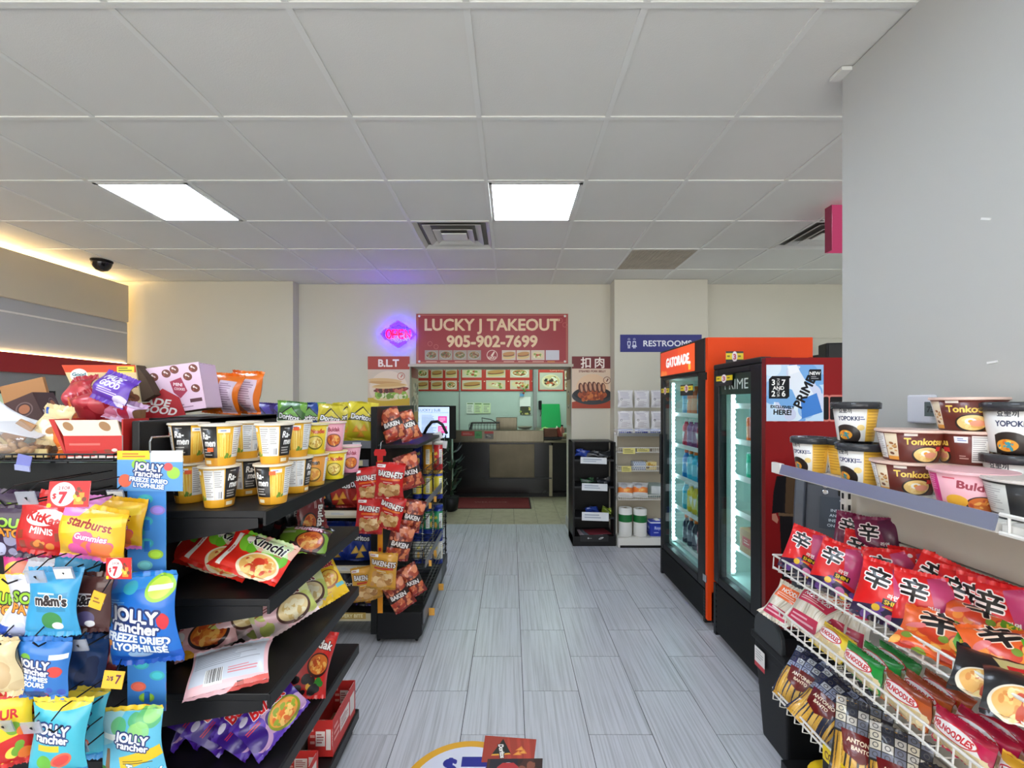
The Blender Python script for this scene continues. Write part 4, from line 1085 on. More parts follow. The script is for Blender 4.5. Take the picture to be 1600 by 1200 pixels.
# side cheeks: curved outline in y-z
prof = [(.06, 0), (.06, 1.24), (.04, 1.24)] + [(-.16 * math.sin(a) + .03 * math.cos(a), 1.22 - .60 * (1 - math.cos(a))) for a in [math.pi / 2 * k / 10 for k in range(1, 11)]] + [(-.13, .55), (-.06, .45), (-.06, 0)]
def cheek(x0, x1):
    n = len(prof); vs = [(x0, y, z) for y, z in prof] + [(x1, y, z) for y, z in prof]
    return MB().add(vs, [tuple(range(n)), tuple(reversed(range(n, 2 * n)))] + [(k, n + k, n + (k + 1) % n, (k + 1) % n) for k in range(n)])
obj('side_cheek', cheek(-.20, -.155), m_atm, am, bevel=.006); obj('side_cheek', cheek(.155, .20), m_atm, am, bevel=.006)
obj('body', MB().box(-.155, .155, -.02, .055, 0, 1.235), m_atm2, am)
obj('lower_door', MB().box(-.15, .15, -.05, -.02, .05, .55), m_atm2, am, bevel=.006)
A = math.atan2(.26, .12)
def slope(name, x0, x1, s0, s1, lift, m, th=.01, par=am, bevel=.002):
    """plate on the sloping face; s along the slope (0 at the bottom)"""
    o = obj(name, MB().box(x0, x1, -th, 0, s0, s1), m, par, (0, -.118, .74), (math.radians(-17), 0, 0), bevel=bevel)
    return o
f = slope('fascia', -.155, .155, 0, .50, 0, m_atm, .02)
cv = Cv(256, 200, (34, 46, 60))
for k, s_ in enumerate(('INSERT CARD', 'AND FOLLOW', 'INSTRUCTIONS', 'ON THE SCREEN')): cv.text(s_, .5, .40 + k * .155, .085, (206, 216, 224), w=.86, bold=.03)
cv.rect(.38, .06, .66, .1, (206, 216, 224)); cv.rect(.40, .1, .64, .24, (206, 216, 224)); cv.lines(.43, .12, .61, .22, 2, (60, 70, 80))
obj('instruction_plate', MB().box(-.10, .10, -.023, -.019, .20, .35), print_mat('atm_plate_print', cv, .4), f)
obj('screen', MB().box(-.03, .14, -.024, -.018, .36, .48), mat('atm_screen', (14, 16, 20), .12), f, bevel=.003)
for k in range(4): obj('button', MB().lathe([(.012, 0), (.012, .008), (.009, .01)], 14, M=RX(90)), m_chrome, f, (-.08, -.02, .37 + k * .03), smooth=False)
kb_ = slope('key_shelf', -.14, .14, .02, .16, 0, m_atm2, .035, bevel=.006)
for r in range(3):
    for c in range(4): obj('key', MB().box(-.014, .014, -.006, 0, -.01, .01), m_alu, kb_, (-.06 + c * .036, -.035, .05 + r * .035), bevel=.002)

# ------------------------------------------------------------------ things on the walls and ceiling
th = thing('thermostat', 'white thermostat with grey screen on right wall beside the top noodle bowl', 'thermostat', (1.371, 0, 0))
Ya, Yb = 1.372 * 700 / (1466 - VX), 1.372 * 700 / (1427 - VX)
Ym = (Ya + Yb) / 2
obj('body', MB().box(-.022, 0, Ya, Yb, Z_at(661, Ym), Z_at(617, Ym)), mat('thermostat_white', (214, 216, 226), .4), th, bevel=.005)
y1, y0 = 1.35 * 700 / (1445 - VX), 1.35 * 700 / (1466 - VX)
cv = Cv(64, 64, (92, 104, 104)); cv.text('73', .45, .5, .4, (52, 60, 60), bold=.06)
obj('screen', MB().add([(-.0225, y1, Z_at(650, Ym)), (-.0225, y0, Z_at(650, Ym)), (-.0225, y0, Z_at(628, Ym)), (-.0225, y1, Z_at(628, Ym))], [(0, 1, 2, 3)], 0, None, [[(0, 0), (1, 0), (1, 1), (0, 1)]]), print_mat('thermostat_screen', cv, .3), th)
cm = thing('dome_camera', 'small black dome security camera on ceiling near beige bulkhead', 'camera', (X_at(159, 4.27), 4.27, CEIL - .002))
obj('base_ring', MB().lathe([(.085, -.012), (.085, 0)], 28), m_blackp, cm)
obj('dome', MB().lathe([(.012, -.105), (.045, -.092), (.068, -.062), (.078, -.03), (.08, -.012)], 28), mat('dome_dark', (26, 22, 24), .15), cm, smooth=True)
obj('lens', MB().lathe([(.012, -.03), (.018, -.01), (.018, 0)], 14, M=RX(60)), m_black, cm, (0, -.05, -.06))
ps = thing('hanging_sign', 'glowing pink hanging sign box half hidden behind the white wall corner', 'sign', (0, 0, 0))
py_ = 3.0
obj('box', MB().box(X_at(1300, py_), X_at(1300, py_) + .5, py_, py_ + .06, Z_at(391, py_), Z_at(320, py_)), emit('pink_sign', (222, 84, 128), 0.42), ps)
obj('edge', MB().box(X_at(1300, py_) - .004, X_at(1300, py_), py_ - .003, py_ + .063, Z_at(391, py_), Z_at(320, py_)), mat('sign_edge', (160, 40, 80), .4), ps)
for x in (.1, .4): obj('hanger', MB().tube([(X_at(1300, py_) + x, py_ + .03, Z_at(320, py_)), (X_at(1300, py_) + x, py_ + .03, CEIL)], .004, 5), m_alu, ps)
# back wall signs
SY = WALL_Y - .012
RD = (158, 42, 50)
cv = Cv(900, 300, RD)
cv.rect(.008, .02, .992, .03, (200, 140, 110)); cv.rect(.008, .97, .992, .98, (200, 140, 110)); cv.rect(.008, .02, .011, .98, (200, 140, 110)); cv.rect(.989, .02, .992, .98, (200, 140, 110))
CR = (236, 206, 164)
cv.text('LUCKY J TAKEOUT', .5, .21, .235, CR, w=.885, bold=.045); cv.text('905-902-7699', .5, .545, .23, CR, w=.72, bold=.05)
for (x, y) in ((.95, .13), (.98, .22), (.09, .60), (.13, .66)): cv.ell(x, y, .016, .05, (190, 96, 90), ring=.25)
for k in range(4):
    food(cv, .055 + k * .094, .73, .145 + k * .094, .93, 'dish', 30 + k); cv.rect(.055 + k * .094, .73, .145 + k * .094, .93, (60, 50, 46), .35)
    cv.lines(.065 + k * .094, .945, .14 + k * .094, .985, 1, (236, 200, 180), k)
for k in range(3):
    food(cv, .565 + k * .096, .73, .655 + k * .096, .93, ('sub', 'sub', 'wrap')[k], 40 + k); cv.lines(.575 + k * .096, .945, .65 + k * .096, .985, 1, (236, 200, 180), k)
cv.rect(.853, .73, .943, .93, (206, 204, 210)); cv.lines(.865, .945, .935, .985, 1, (236, 170, 60), 3)
cv.ell(.5, .83, .036, .105, (240, 220, 200), ring=.12); cv.poly([(.49, .84), (.512, .75), (.518, .77), (.503, .86)], (240, 220, 200)); cv.text('LUCKY', .5, .88, .05, (240, 220, 200), w=.05, bold=.05)
sg = thing('takeout_sign', 'wide red takeout sign with cream lettering and phone number above the opening', 'sign', (0, SY, 0))
X0_, X1s, Z0_, Z1_ = X_at(650, SY), X_at(888, SY), Z_at(569, SY), Z_at(490, SY)
obj('board', MB().box(X0_, X1s, -.008, 0.004, Z0_, Z1_), mat('sign_edge_pale', (190, 170, 150), .5), sg)
obj('print', MB().quad((X0_ + .006, -.0095, Z0_ + .006), (X1s - .006, -.0095, Z0_ + .006), (X1s - .006, -.0095, Z1_ - .006), (X0_ + .006, -.0095, Z1_ - .006)), print_mat('takeout_sign', cv, .4), sg)
for x in (X0_ + .04, X1s - .04):
    for z in (Z0_ + .03, Z1_ - .03): obj('screw', MB().lathe([(.014, -.003), (.01, .002)], 12, M=RX(90)), m_white, sg, (x, -.012, z))
# posters
cv = Cv(260, 324, (214, 196, 176)); cv.rect(0, 0, 1, .25, (176, 58, 44)); cv.text('B.L.T', .5, .125, .14, (250, 236, 220), w=.66, bold=.06)
cv.ell(.5, .62, .46, .34, (232, 212, 190)); cv.rect(0, .80, 1, 1, (208, 172, 40)); cv.poly([(0, .82), (.5, .72), (1, .82), (1, 1), (0, 1)], (208, 172, 40))
cv.ell(.80, .38, .09, .07, (190, 80, 60), ring=.14); cv.poly([(.78, .40), (.83, .34), (.84, .36), (.80, .41)], (190, 80, 60))
for (y, c, h) in ((.47, (222, 184, 128), .05), (.51, (206, 156, 96), .03)): cv.ell(.42, y, .40, h, c, 3)
cv.ell(.55, .76, .42, .09, (228, 204, 150), -6); cv.blobs(46, (.22, .69, .95, .79), [(150, 190, 70), (110, 150, 50), (232, 228, 190)], .05, 4); cv.ell(.56, .64, .42, .055, (110, 40, 34), -4); cv.blobs(30, (.2, .62, .95, .68), [(150, 50, 40), (86, 30, 28), (200, 120, 90)], .045, 8)
cv.ell(.52, .57, .42, .05, (226, 196, 140), -3); cv.ell(.52, .555, .38, .03, (214, 170, 108), -3)
wallprint('food_poster', 'sandwich poster headed B.L.T in red, left of takeout opening', 'poster', 575, 557, 640, 638, cv, SY + .006)
cv = Cv(260, 324, (224, 200, 176)); cv.rect(0, 0, 1, .235, (112, 32, 36)); cv.text('扣', .34, .125, .16, (250, 240, 230), bold=.03); cv.text('肉', .68, .125, .16, (250, 240, 230), bold=.03)
cv.text('STEAMED PORK BELLY', .5, .285, .038, (110, 40, 36), w=.86, bold=.05); cv.poly([(0, .88), (.5, .8), (1, .86), (1, 1), (0, 1)], (168, 60, 34)); cv.ell(.5, .62, .4, .28, (232, 196, 160))
cv.ell(.5, .76, .5, .17, (50, 54, 60)); cv.ell(.5, .72, .46, .13, (30, 32, 36)); cv.ell(.5, .74, .36, .11, (170, 80, 40)); cv.blobs(40, (.25, .68, .75, .84), [(190, 90, 40), (140, 60, 30), (210, 120, 60)], .04, 5)
for k in range(6): cv.ell(.22 + k * .11, .58 + abs(k - 2.5) * .012, .06, .10, (94, 48, 38), -8); cv.ell(.235 + k * .11, .58 + abs(k - 2.5) * .012, .03, .08, (206, 150, 116), -8)
cv.ell(.86, .46, .09, .07, (110, 50, 44), ring=.14); cv.poly([(.84, .48), (.88, .42), (.90, .44), (.86, .49)], (110, 50, 44))
wallprint('food_poster', 'steamed pork belly poster with dark red heading right of takeout opening', 'poster', 893.5, 557, 957, 638, cv, SY + .006)
# side posters on the opening's reveals
def reveal_poster(label, X, ya, yb, z0, z1, cv, sgn):
    q = [(0, 0), (1, 0), (1, 1), (0, 1)]
    a, b = (ya, yb) if sgn > 0 else (yb, ya)
    o = obj('reveal_poster', MB().add([(X, a, z0), (X, b, z0), (X, b, z1), (X, a, z1), (X - sgn * .003, a, z0), (X - sgn * .003, b, z0), (X - sgn * .003, b, z1), (X - sgn * .003, a, z1)],
        [(0, 1, 2, 3), (3, 2, 6, 7), (0, 4, 5, 1)], 0, None, [q, q, q]), print_mat('reveal_poster%d' % len(_PR), cv, .45))
    tag(o, label, 'poster')
cv = Cv(120, 300, (196, 176, 150)); cv.rect(0, 0, 1, .18, (150, 50, 50)); cv.blobs(40, (.1, .3, .9, .75), [(150, 140, 120), (110, 110, 90), (220, 210, 190)], .1, 3); cv.rect(0, .8, 1, 1, (196, 160, 60))
reveal_poster('narrow food poster on the left inner side of takeout opening', OX0 + .006, 5.19, 5.56, 1.28, 1.93, cv, 1)
cv = Cv(120, 300, (200, 180, 150)); cv.rect(0, 0, 1, .2, (120, 60, 40)); cv.ell(.5, .55, .4, .16, (110, 96, 80), ring=.2); cv.ell(.5, .55, .3, .1, (180, 140, 90))
reveal_poster('narrow food poster on the right inner side of takeout opening', OX1 - .006, 5.19, 5.56, 1.25, 1.93, cv, -1)
# restrooms sign
NV = (28, 34, 122); ry = 4.93 - .006
cv = Cv(560, 120, NV)
for x in (.106, .172):
    cv.ell(x, .27, .014, .06, (214, 220, 240), ring=.35); cv.rect(x - .02, .38, x + .02, .62, (214, 220, 240)); cv.rect(x - .012, .44, x + .012, .6, NV); cv.rect(x - .014, .6, x - .003, .8, (214, 220, 240)); cv.rect(x + .003, .6, x + .014, .8, (214, 220, 240))
cv.poly([(.15, .6), (.194, .6), (.205, .72), (.14, .72)], (214, 220, 240))
cv.text('RESTROOMS', .285, .5, .34, (236, 238, 246), bold=.04, anchor='l', sx=1.05)
wallprint('restroom_sign', 'navy blue restrooms sign with two figures on the white pillar', 'sign', 969, 523, 1096, 550, cv, ry + .006)
# neon sign
ny = WALL_Y - .05
ns = thing('neon_sign', 'glowing red and blue neon open sign on wall beside takeout sign', 'neon sign', (X_at(622, ny), ny, Z_at(522, ny)))
m_nr, m_nb = emit('neon_red', (255, 3, 16), 9.0), emit('neon_blue', (24, 8, 255), 28.0)
for dz in (1, -1):
    obj('blue_tube', MB().tube([(-.09, 0, dz * .085), (0, 0, dz * .145), (.09, 0, dz * .085)], .012, 8), m_nb, ns)
    obj('blue_tube', MB().tube([(-.06, 0, dz * .085), (0, 0, dz * .118), (.06, 0, dz * .085)], .008, 8), m_nb, ns)
for sx_ in (1, -1):
    obj('blue_tube', MB().tube([(sx_ * .14, 0, .06), (sx_ * .19, 0, 0), (sx_ * .14, 0, -.06)], .011, 8), m_nb, ns)
L = {'O': [[(.028 + .028 * math.cos(a * math.pi / 8), .045 + .047 * math.sin(a * math.pi / 8)) for a in range(17)]], 'P': [[(0, 0), (0, .09), (.05, .09), (.05, .04), (0, .04)]], 'E': [[(.05, 0), (0, 0), (0, .09), (.05, .09)], [(0, .045), (.04, .045)]], 'N': [[(0, 0), (0, .09), (.052, 0), (.052, .09)]]}
for k, c in enumerate('OPEN'):
    m = MB()
    for pl in L[c]: m.tube([(-.132 + k * .072 + x, -.01, z - .045) for x, z in pl], .0062, 8)
    obj('letter', m, m_nr, ns)
obj('backing', MB().prism([(-.2, 0), (-.1, -.09), (0, -.15), (.1, -.09), (.2, 0), (.1, .09), (0, .15), (-.1, .09)], .02, .026), clear('neon_backing', (220, 220, 240), .1, .2), ns)
for x in (-.1, .1): obj('standoff', MB().tube([(x, .026, .03), (x, .05, .03)], .006, 6), m_chrome, ns)
# dark speaker / screen behind the coolers at right
t = thing('wall_speaker', 'black box speaker on shelf bracket beyond the orange cooler by the white wall', 'speaker', (X_at(1310, 4.6), 4.6, Z_at(552, 4.6)))
obj('cabinet', MB().box(-.14, .25, -.08, .12, -.12, .10), m_blackp, t, rot=(0, 0, math.radians(-15)), bevel=.01)
obj('grille', MB().box(-.12, .23, -.088, -.08, -.10, .08), m_black, t, rot=(0, 0, math.radians(-15)))
obj('bracket', MB().box(.02, .08, .12, WALL_Y - 4.6, -.04, .02), m_dark, t)
# floor decal
dc = thing('floor_decal', 'round yellow rimmed price decal with snack and drink picture stuck on floor', 'decal', (-.175, 1.748, .0006))
obj('yellow_ring', MB().lathe([(.272, 0), (.272, .0006)], 64), mat('decal_yellow', (226, 168, 40), .4), dc)
cv = Cv(512, 512, (214, 216, 232)); BL = (30, 34, 140)
cv.rect(.62, .23, .96, .31, BL) if False else None
cv.poly([(.43, .12), (.80, .12), (.80, .22), (.64, .62), (.50, .62), (.65, .23), (.43, .23)], BL); cv.text('$', .33, .22, .17, BL, bold=.07)
cv.lines(.2, .7, .8, .85, 2, BL, 3)
obj('white_disc', MB().add([(.238 * math.cos(2 * math.pi * k / 64), .238 * math.sin(2 * math.pi * k / 64), .0012) for k in range(64)], [tuple(range(64))], 0, None, [[(.5 + .5 * math.cos(2 * math.pi * k / 64), .5 + .5 * math.sin(2 * math.pi * k / 64)) for k in range(64)]]), print_mat('decal_disc', cv, .4), dc)
def chipface(w, h, bg, name='Doritos', tri=True, dark=(24, 20, 22)):
    cv = Cv(w, h, bg)
    r = random.Random(w + h)
    for k in range(7):
        x = r.uniform(0, 1); cv.poly([(x, 0), (x + .04, 0), (x + .14, 1), (x + .06, 1)], tuple(min(255, int(c * 1.18) + 8) for c in bg), .5)
    return cv
cv = chipface(256, 200, (168, 54, 40)); cv.poly([(.16, .74), (.36, .08), (.54, .66)], (20, 18, 20)); cv.poly([(.16, .74), (.18, .68), (.50, .60), (.54, .66)], (236, 170, 60))
cv.text('Doritos', .36, .56, .12, (245, 240, 235), w=.42, bold=.08, rot=80, out=(16, 14, 16), outw=.14)
for (x, y) in ((.70, .42), (.76, .56), (.66, .62)): cv.poly([(x - .09, y + .08), (x + .02, y - .12), (x + .09, y + .08)], (226, 134, 50)); cv.poly([(x - .06, y + .06), (x + .02, y - .06), (x + .06, y + .06)], (240, 168, 76))
a = (-.11 + .0, 0)
def dq(name, pts, z, cv): return obj(name, MB().add([(x - (-.175), y - 1.748, z) for x, y in pts], [(0, 1, 2, 3)], 0, None, [[(0, 0), (1, 0), (1, 1), (0, 1)]]), print_mat(name, cv, .4), dc)
P_ = lambda px, py: (X_at(px, EYE * 700 / (py - VY)), EYE * 700 / (py - VY))
dq('snack_print', [P_(752, 1192), P_(834, 1192), P_(838, 1156), P_(758, 1150)], .0018, cv)
cv = Cv(300, 200, (70, 34, 30)); cv.blobs(30, (0, 0, 1, 1), [(110, 50, 40), (48, 22, 20), (140, 80, 60)], .1, 3); cv.rect(.05, 0, .55, 1, (24, 20, 40)); cv.ell(.38, .45, .22, .36, (235, 235, 240)); cv.poly([(.17, .4), (.59, .4), (.57, .2), (.48, .1), (.28, .1), (.19, .2)], (190, 40, 50)); cv.poly([(.17, .52), (.59, .52), (.56, .7), (.46, .8), (.3, .8), (.2, .7)], (40, 60, 150))
cv.text('pepsi', .38, .46, .10, (30, 40, 90), w=.3, bold=.05)
dq('drink_print', [(-.115, 1.70), (.115, 1.70), P_(848, 1186), P_(762, 1187)], .0024, cv)
# ------------------------------------------------------------------ packages: bags, cups, bowls, tubes, boxes
_BAG = {}
def bag_meshes(key, w, h, t, seed, crumple, seal, mats, back=True):
    """Pillow bag, front towards -Y, centred. Returns body and two seal meshes and its corner cloud."""
    if key in _BAG: return _BAG[key]
    r = random.Random(seed)
    ph = [(r.uniform(0, 6.28), r.uniform(2.5, 6.5), r.uniform(2.5, 6.5), r.uniform(-1, 1)) for _ in range(5)]
    bend, twist = r.uniform(-1, 1) * crumple * .03, r.uniform(-1, 1) * crumple * .06
    nu, nv = 14, 16
    hb = h / 2 - seal
    def wob(u, v):
        return sum(math.sin(p[0] + p[1] * u + p[2] * v) * (0.6 + .4 * p[3]) for p in ph) / 5
    def pt(u, v, side):
        au, av = abs(u), abs(v)
        prof = max(0.0, 1 - au ** 2.6) ** .62 * max(0.0, 1 - av ** 3.2) ** .75
        edge = math.sin(u * 19 + ph[0][0]) * .0016 * av ** 4 * (1 + crumple)
        T = t / 2 * prof * (1 + .38 * (0.4 + crumple) * wob(u, v)) + edge + .0007
        x = u * w / 2 * (1 - .055 * (1 - av ** 2.5) * min(1, t / .04)) + twist * v * .1
        z = v * hb * (1 - .02 * au ** 2)
        y = (-T if side == 0 else T) + bend * (v * v - .4) + crumple * .010 * math.sin(ph[1][0] + 3 * v + 2 * u)
        return (x, y, z)
    MBb = MB(); vs, fs, uvs, ms = [], [], [], []
    for side in (0, 1):
        o = len(vs)
        for j in range(nv + 1):
            for i in range(nu + 1):
                vs.append(pt(-1 + 2 * i / nu, -1 + 2 * j / nv, side))
        def uv(i, j): return (i / nu, (seal + (j / nv) * (h - 2 * seal)) / h)
        for j in range(nv):
            for i in range(nu):
                a, b, c, d = o + j * (nu + 1) + i, o + j * (nu + 1) + i + 1, o + (j + 1) * (nu + 1) + i + 1, o + (j + 1) * (nu + 1) + i
                q = [(i, j), (i + 1, j), (i + 1, j + 1), (i, j + 1)]
                if side == 0: fs.append((a, b, c, d)); uvs.append([uv(*e) for e in q]); ms.append(0)
                else: fs.append((a, d, c, b)); uvs.append([(1 - uv(*e)[0], uv(*e)[1]) for e in (q[0], q[3], q[2], q[1])]); ms.append(1)
    MBb.v, MBb.f, MBb.uv, MBb.m = vs, fs, uvs, ms
    body = MBb.mesh('body', mats, True)
    seals = []
    for sgn in (-1, 1):
        vs, fs, uvs = [], [], []
        n = 28
        for row in range(4):
            for i in range(n + 1):
                u = -1 + 2 * i / n
                x, y, z = pt(u, sgn, 0); y += .0007
                rip = (1 if i % 2 else -1) * .0009
                vs.append((u * w / 2 + twist * sgn * .1, y + rip * (1 if row else 0) + crumple * .008 * math.sin(ph[2][0] + 4 * u) * row / 3, z + sgn * (seal * row / 3 - (.0022 if row == 3 and i % 2 else 0))))
        for row in range(3):
            for i in range(n):
                a = row * (n + 1) + i
                q = (a, a + 1, a + n + 2, a + n + 1) if sgn > 0 else (a, a + n + 1, a + n + 2, a + 1)
                fs.append(q)
                uvs.append([((k % (n + 1)) / n, (1 - seal / h + seal / h * (k // (n + 1)) / 3) if sgn > 0 else (seal / h * (1 - (k // (n + 1)) / 3))) for k in q])
        m = MB(); m.v, m.f, m.uv, m.m = vs, fs, uvs, [0] * len(fs)
        seals.append(m.mesh('seal', mats, True))
    cloud = np.array([v for me in (body, *seals) for v in [tuple(q.co) for q in me.vertices]])
    _BAG[key] = (body, seals, cloud)
    return _BAG[key]

def rot_m(yaw, pitch, roll): return RZ(yaw) @ RX(pitch) @ RY(roll)

KINDS = {}      # kind -> dict(name, cat, w, h, t, art, back, crumple, seal)
def kind(k, name, cat, w, h, t, art, back, crumple=.5, seal=.012, rough=.3, **kw):
    KINDS[k] = dict(name=name, cat=cat, w=w, h=h, t=t, art=art, back=back, crumple=crumple, seal=seal, rough=rough, **kw)
_KM = {}
def kind_mats(k):
    if k not in _KM:
        K = KINDS[k]
        if K.get('film'): f = K['film']
        else:
            cv = K['art'](); f = print_mat('print_' + k, cv, K['rough'], coat=.25, bump=.25, bscale=22)
        if K.get('backart'): b = print_mat('backprint_' + k, K['backart'](), K['rough'], bump=.2)
        else: b = mat('back_' + k, K['back'], K['rough'], var=.08, scale=20, bump=.25, bscale=22)
        _KM[k] = [f, b]
    return _KM[k]
_NV = {}
def put(k, label, px, py, Y=None, X=None, rest=None, rot=(0, 0, 0), sc=1.0, group=None, pos=None, variants=3, sticker=False):
    """Place one bag: its centre seen at (px, py) at depth Y (or on the plane X), or at pos; lowered onto height rest if given."""
    K = KINDS[k]
    if pos is None:
        if Y is None: Y = X * 700 / (px - VX)
        pos = at(px, py, Y)
    pos = Vector(pos)
    v = _NV.get(k, 0); _NV[k] = v + 1
    body, seals, cloud = bag_meshes((k, v % variants), K['w'], K['h'], K['t'], sum(map(ord, k)) + 17 * (v % variants), K['crumple'], K['seal'], kind_mats(k))
    M = rot_m(*rot)
    if rest is not None:
        zmin = (cloud @ np.array(M.to_3x3()).T)[:, 2].min() * sc
        pos.z = rest - zmin + .0005
    t = thing(K['name'], label, K['cat'], pos, M.to_euler(), group)
    t.scale = (sc, sc, sc)
    b = link('body', body, t)
    link('top_seal', seals[1], t); link('bottom_seal', seals[0], t)
    if K.get('extra'): K['extra'](t, K)
    if sticker:
        w = K['w']
        obj('price_sticker', MB().box(-.012, .012, -.0012, 0, -.008, .008), mat('sticker_orange', (250, 104, 50), .5), t, (w * .2, -K['t'] * .5 - .003, -K['h'] * .22), (0, 0, 0))
    return t

# ---- artwork ------------------------------------------------------
def bowlpic(cv, cx, cy, rx, ry, food, seed=1, bowl=(60, 24, 20), n=34):
    return cv.dish(cx, cy, rx, ry, bowl, food, seed, n)
NOODLE = [(230, 176, 96), (240, 200, 120), (214, 140, 60), (196, 70, 40), (236, 214, 150)]
def a_kimchi():
    cv = Cv(320, 220, (222, 44, 30)); cv.blobs(10, (.25, .05, .85, .5), [(120, 190, 50), (100, 176, 40), (146, 206, 70)], .13, 5); cv.poly([(.32, .02), (1, 0), (1, .36), (.5, .42), (.36, .3)], (226, 224, 200), .75)
    cv.rect(0, 0, .06, 1, (206, 30, 24)); cv.rect(.08, .1, .15, .9, (240, 236, 226)); cv.text('Kimchi', .115, .5, .05, (190, 40, 40), rot=90, bold=.05)
    bowlpic(cv, .64, .72, .3, .30, NOODLE + [(226, 90, 50)], 3, (236, 222, 190)); cv.ell(.62, .62, .08, .08, (206, 60, 36))
    cv.text('Kimchi', .60, .22, .22, (24, 18, 18), w=.62, bold=.04, rot=6, shear=.1, out=(250, 250, 246), outw=.05); cv.ell(.30, .2, .06, .08, (240, 230, 220)); cv.lines(.75, .38, .95, .44, 1, (190, 90, 100))
    return cv
kind('kimchi', 'noodle_packet', 'noodles', .205, .135, .040, a_kimchi, (206, 40, 30), .35)
def a_buldak(bg, fg, out, food, bowl=(40, 20, 20), splash=None, txt='Buldak', w=320, h=220, acc=None):
    def f():
        cv = Cv(w, h, bg)
        if splash: cv.blobs(12, (.05, .3, .95, 1), splash, .14, 7)
        bowlpic(cv, .66, .66, .28, .30, food, 5, bowl)
        if acc: cv.blobs(9, (.06, .5, .36, .95), acc, .07, 9)
        cv.text(txt, .58, .22, .22, fg, w=.74, bold=.05, rot=8, shear=.08, out=out, outw=.07)
        cv.ell(.18, .14, .08, .06, (240, 240, 240), -10, al=.8); cv.lines(.08, .34, .34, .44, 2, fg, 2)
        return cv
    return f
HOTN = [(214, 110, 40), (230, 140, 56), (190, 74, 30), (240, 180, 90)]
kind('pink', 'noodle_packet', 'noodles', .205, .150, .038, a_buldak((236, 176, 178), (170, 26, 40), (246, 226, 224), HOTN, (50, 30, 34), [(240, 190, 190), (226, 160, 166)], acc=[(240, 170, 40), (246, 240, 236)]), (232, 176, 180), .6)
kind('carbo', 'noodle_packet', 'noodles', .195, .150, .040, a_buldak((226, 206, 206), (120, 40, 40), (240, 236, 220), [(236, 214, 160), (220, 190, 120), (246, 236, 200)], (90, 60, 50), [(196, 206, 110), (230, 190, 196), (216, 176, 184), (206, 214, 150)]), (218, 216, 206), 1.3)
def a_yellow():
    cv = Cv(220, 280, (242, 196, 30)); bowlpic(cv, .66, .55, .27, .2, [(240, 200, 90), (250, 220, 130), (226, 150, 50)], 5, (170, 90, 30)); cv.ell(.3, .5, .2, .24, (246, 222, 120)); cv.text('Buldak', .60, .2, .15, (190, 30, 60), w=.7, bold=.05, rot=10, out=(255, 240, 200), outw=.05); cv.rect(.76, .72, .98, .8, (110, 190, 200)); cv.ell(.2, .88, .09, .07, (230, 220, 180)); cv.lines(.3, .76, .6, .84, 2, (190, 90, 30))
    return cv
kind('yellow', 'noodle_packet', 'noodles', .145, .195, .035, a_yellow, (236, 190, 40), .4)
def a_whiteback():
    cv = Cv(320, 230, (238, 190, 196)); cv.rect(.03, .03, .95, .80, (206, 212, 224)); cv.lines(.06, .08, .9, .5, 11, (150, 156, 170), 3); cv.barcode(.22, .56, .44, .84); cv.lines(.5, .58, .9, .72, 3, (226, 120, 130)); cv.rect(.62, .86, .70, .92, (20, 20, 22)); cv.poly([(.6, .88), (1, .82), (1, 1), (.5, 1)], (210, 70, 60), .8)
    return cv
kind('whiteback', 'noodle_packet', 'noodles', .20, .145, .035, a_whiteback, (236, 190, 196), .4)
def a_red():
    cv = Cv(220, 320, (206, 34, 30)); cv.blobs(9, (.1, .05, .95, .35), [(190, 24, 26), (216, 60, 44)], .2, 3); bowlpic(cv, .62, .52, .30, .18, HOTN, 8, (60, 20, 20)); cv.text('Buldak', .55, .2, .13, (250, 246, 240), w=.7, bold=.05, rot=8, out=(90, 14, 14), outw=.1); cv.blobs(9, (.1, .7, .6, .92), [(240, 120, 30), (250, 180, 50), (30, 20, 20)], .09, 6); cv.blobs(5, (.6, .72, .95, .95), [(50, 130, 40), (30, 26, 24)], .1, 4)
    return cv
kind('red', 'noodle_packet', 'noodles', .140, .205, .045, a_red, (176, 26, 26), .6)
kind('darkred', 'noodle_packet', 'noodles', .20, .135, .036, a_buldak((120, 22, 24), (240, 236, 230), (40, 10, 10), HOTN), (96, 20, 22), .6)
kind('blackbul', 'noodle_packet', 'noodles', .195, .135, .040, a_buldak((28, 24, 26), (246, 226, 230), (216, 60, 110), HOTN, (70, 30, 30), [(120, 160, 50), (60, 24, 30)]), (26, 24, 26), .5)
def a_char():
    cv = Cv(200, 260, (52, 54, 56)); cv.rect(.2, 0, .8, .3, (86, 90, 92)); cv.blobs(14, (.05, .3, .95, .95), [(30, 28, 30), (90, 96, 100), (120, 40, 44), (66, 66, 70)], .13, 6); cv.text('Buldak', .5, .42, .12, (200, 196, 196), w=.7, bold=.04)
    return cv
kind('charcoal', 'noodle_packet', 'noodles', .135, .20, .04, a_char, (60, 60, 62), 1.2)
kind('purple', 'noodle_packet', 'noodles', .195, .145, .042, a_buldak((74, 36, 150), (226, 40, 44), (246, 240, 246), [(236, 160, 60), (226, 110, 40), (150, 170, 50), (246, 200, 110)], (140, 150, 30), [(96, 60, 176), (54, 24, 120), (190, 150, 190)]), (66, 40, 140), .8)
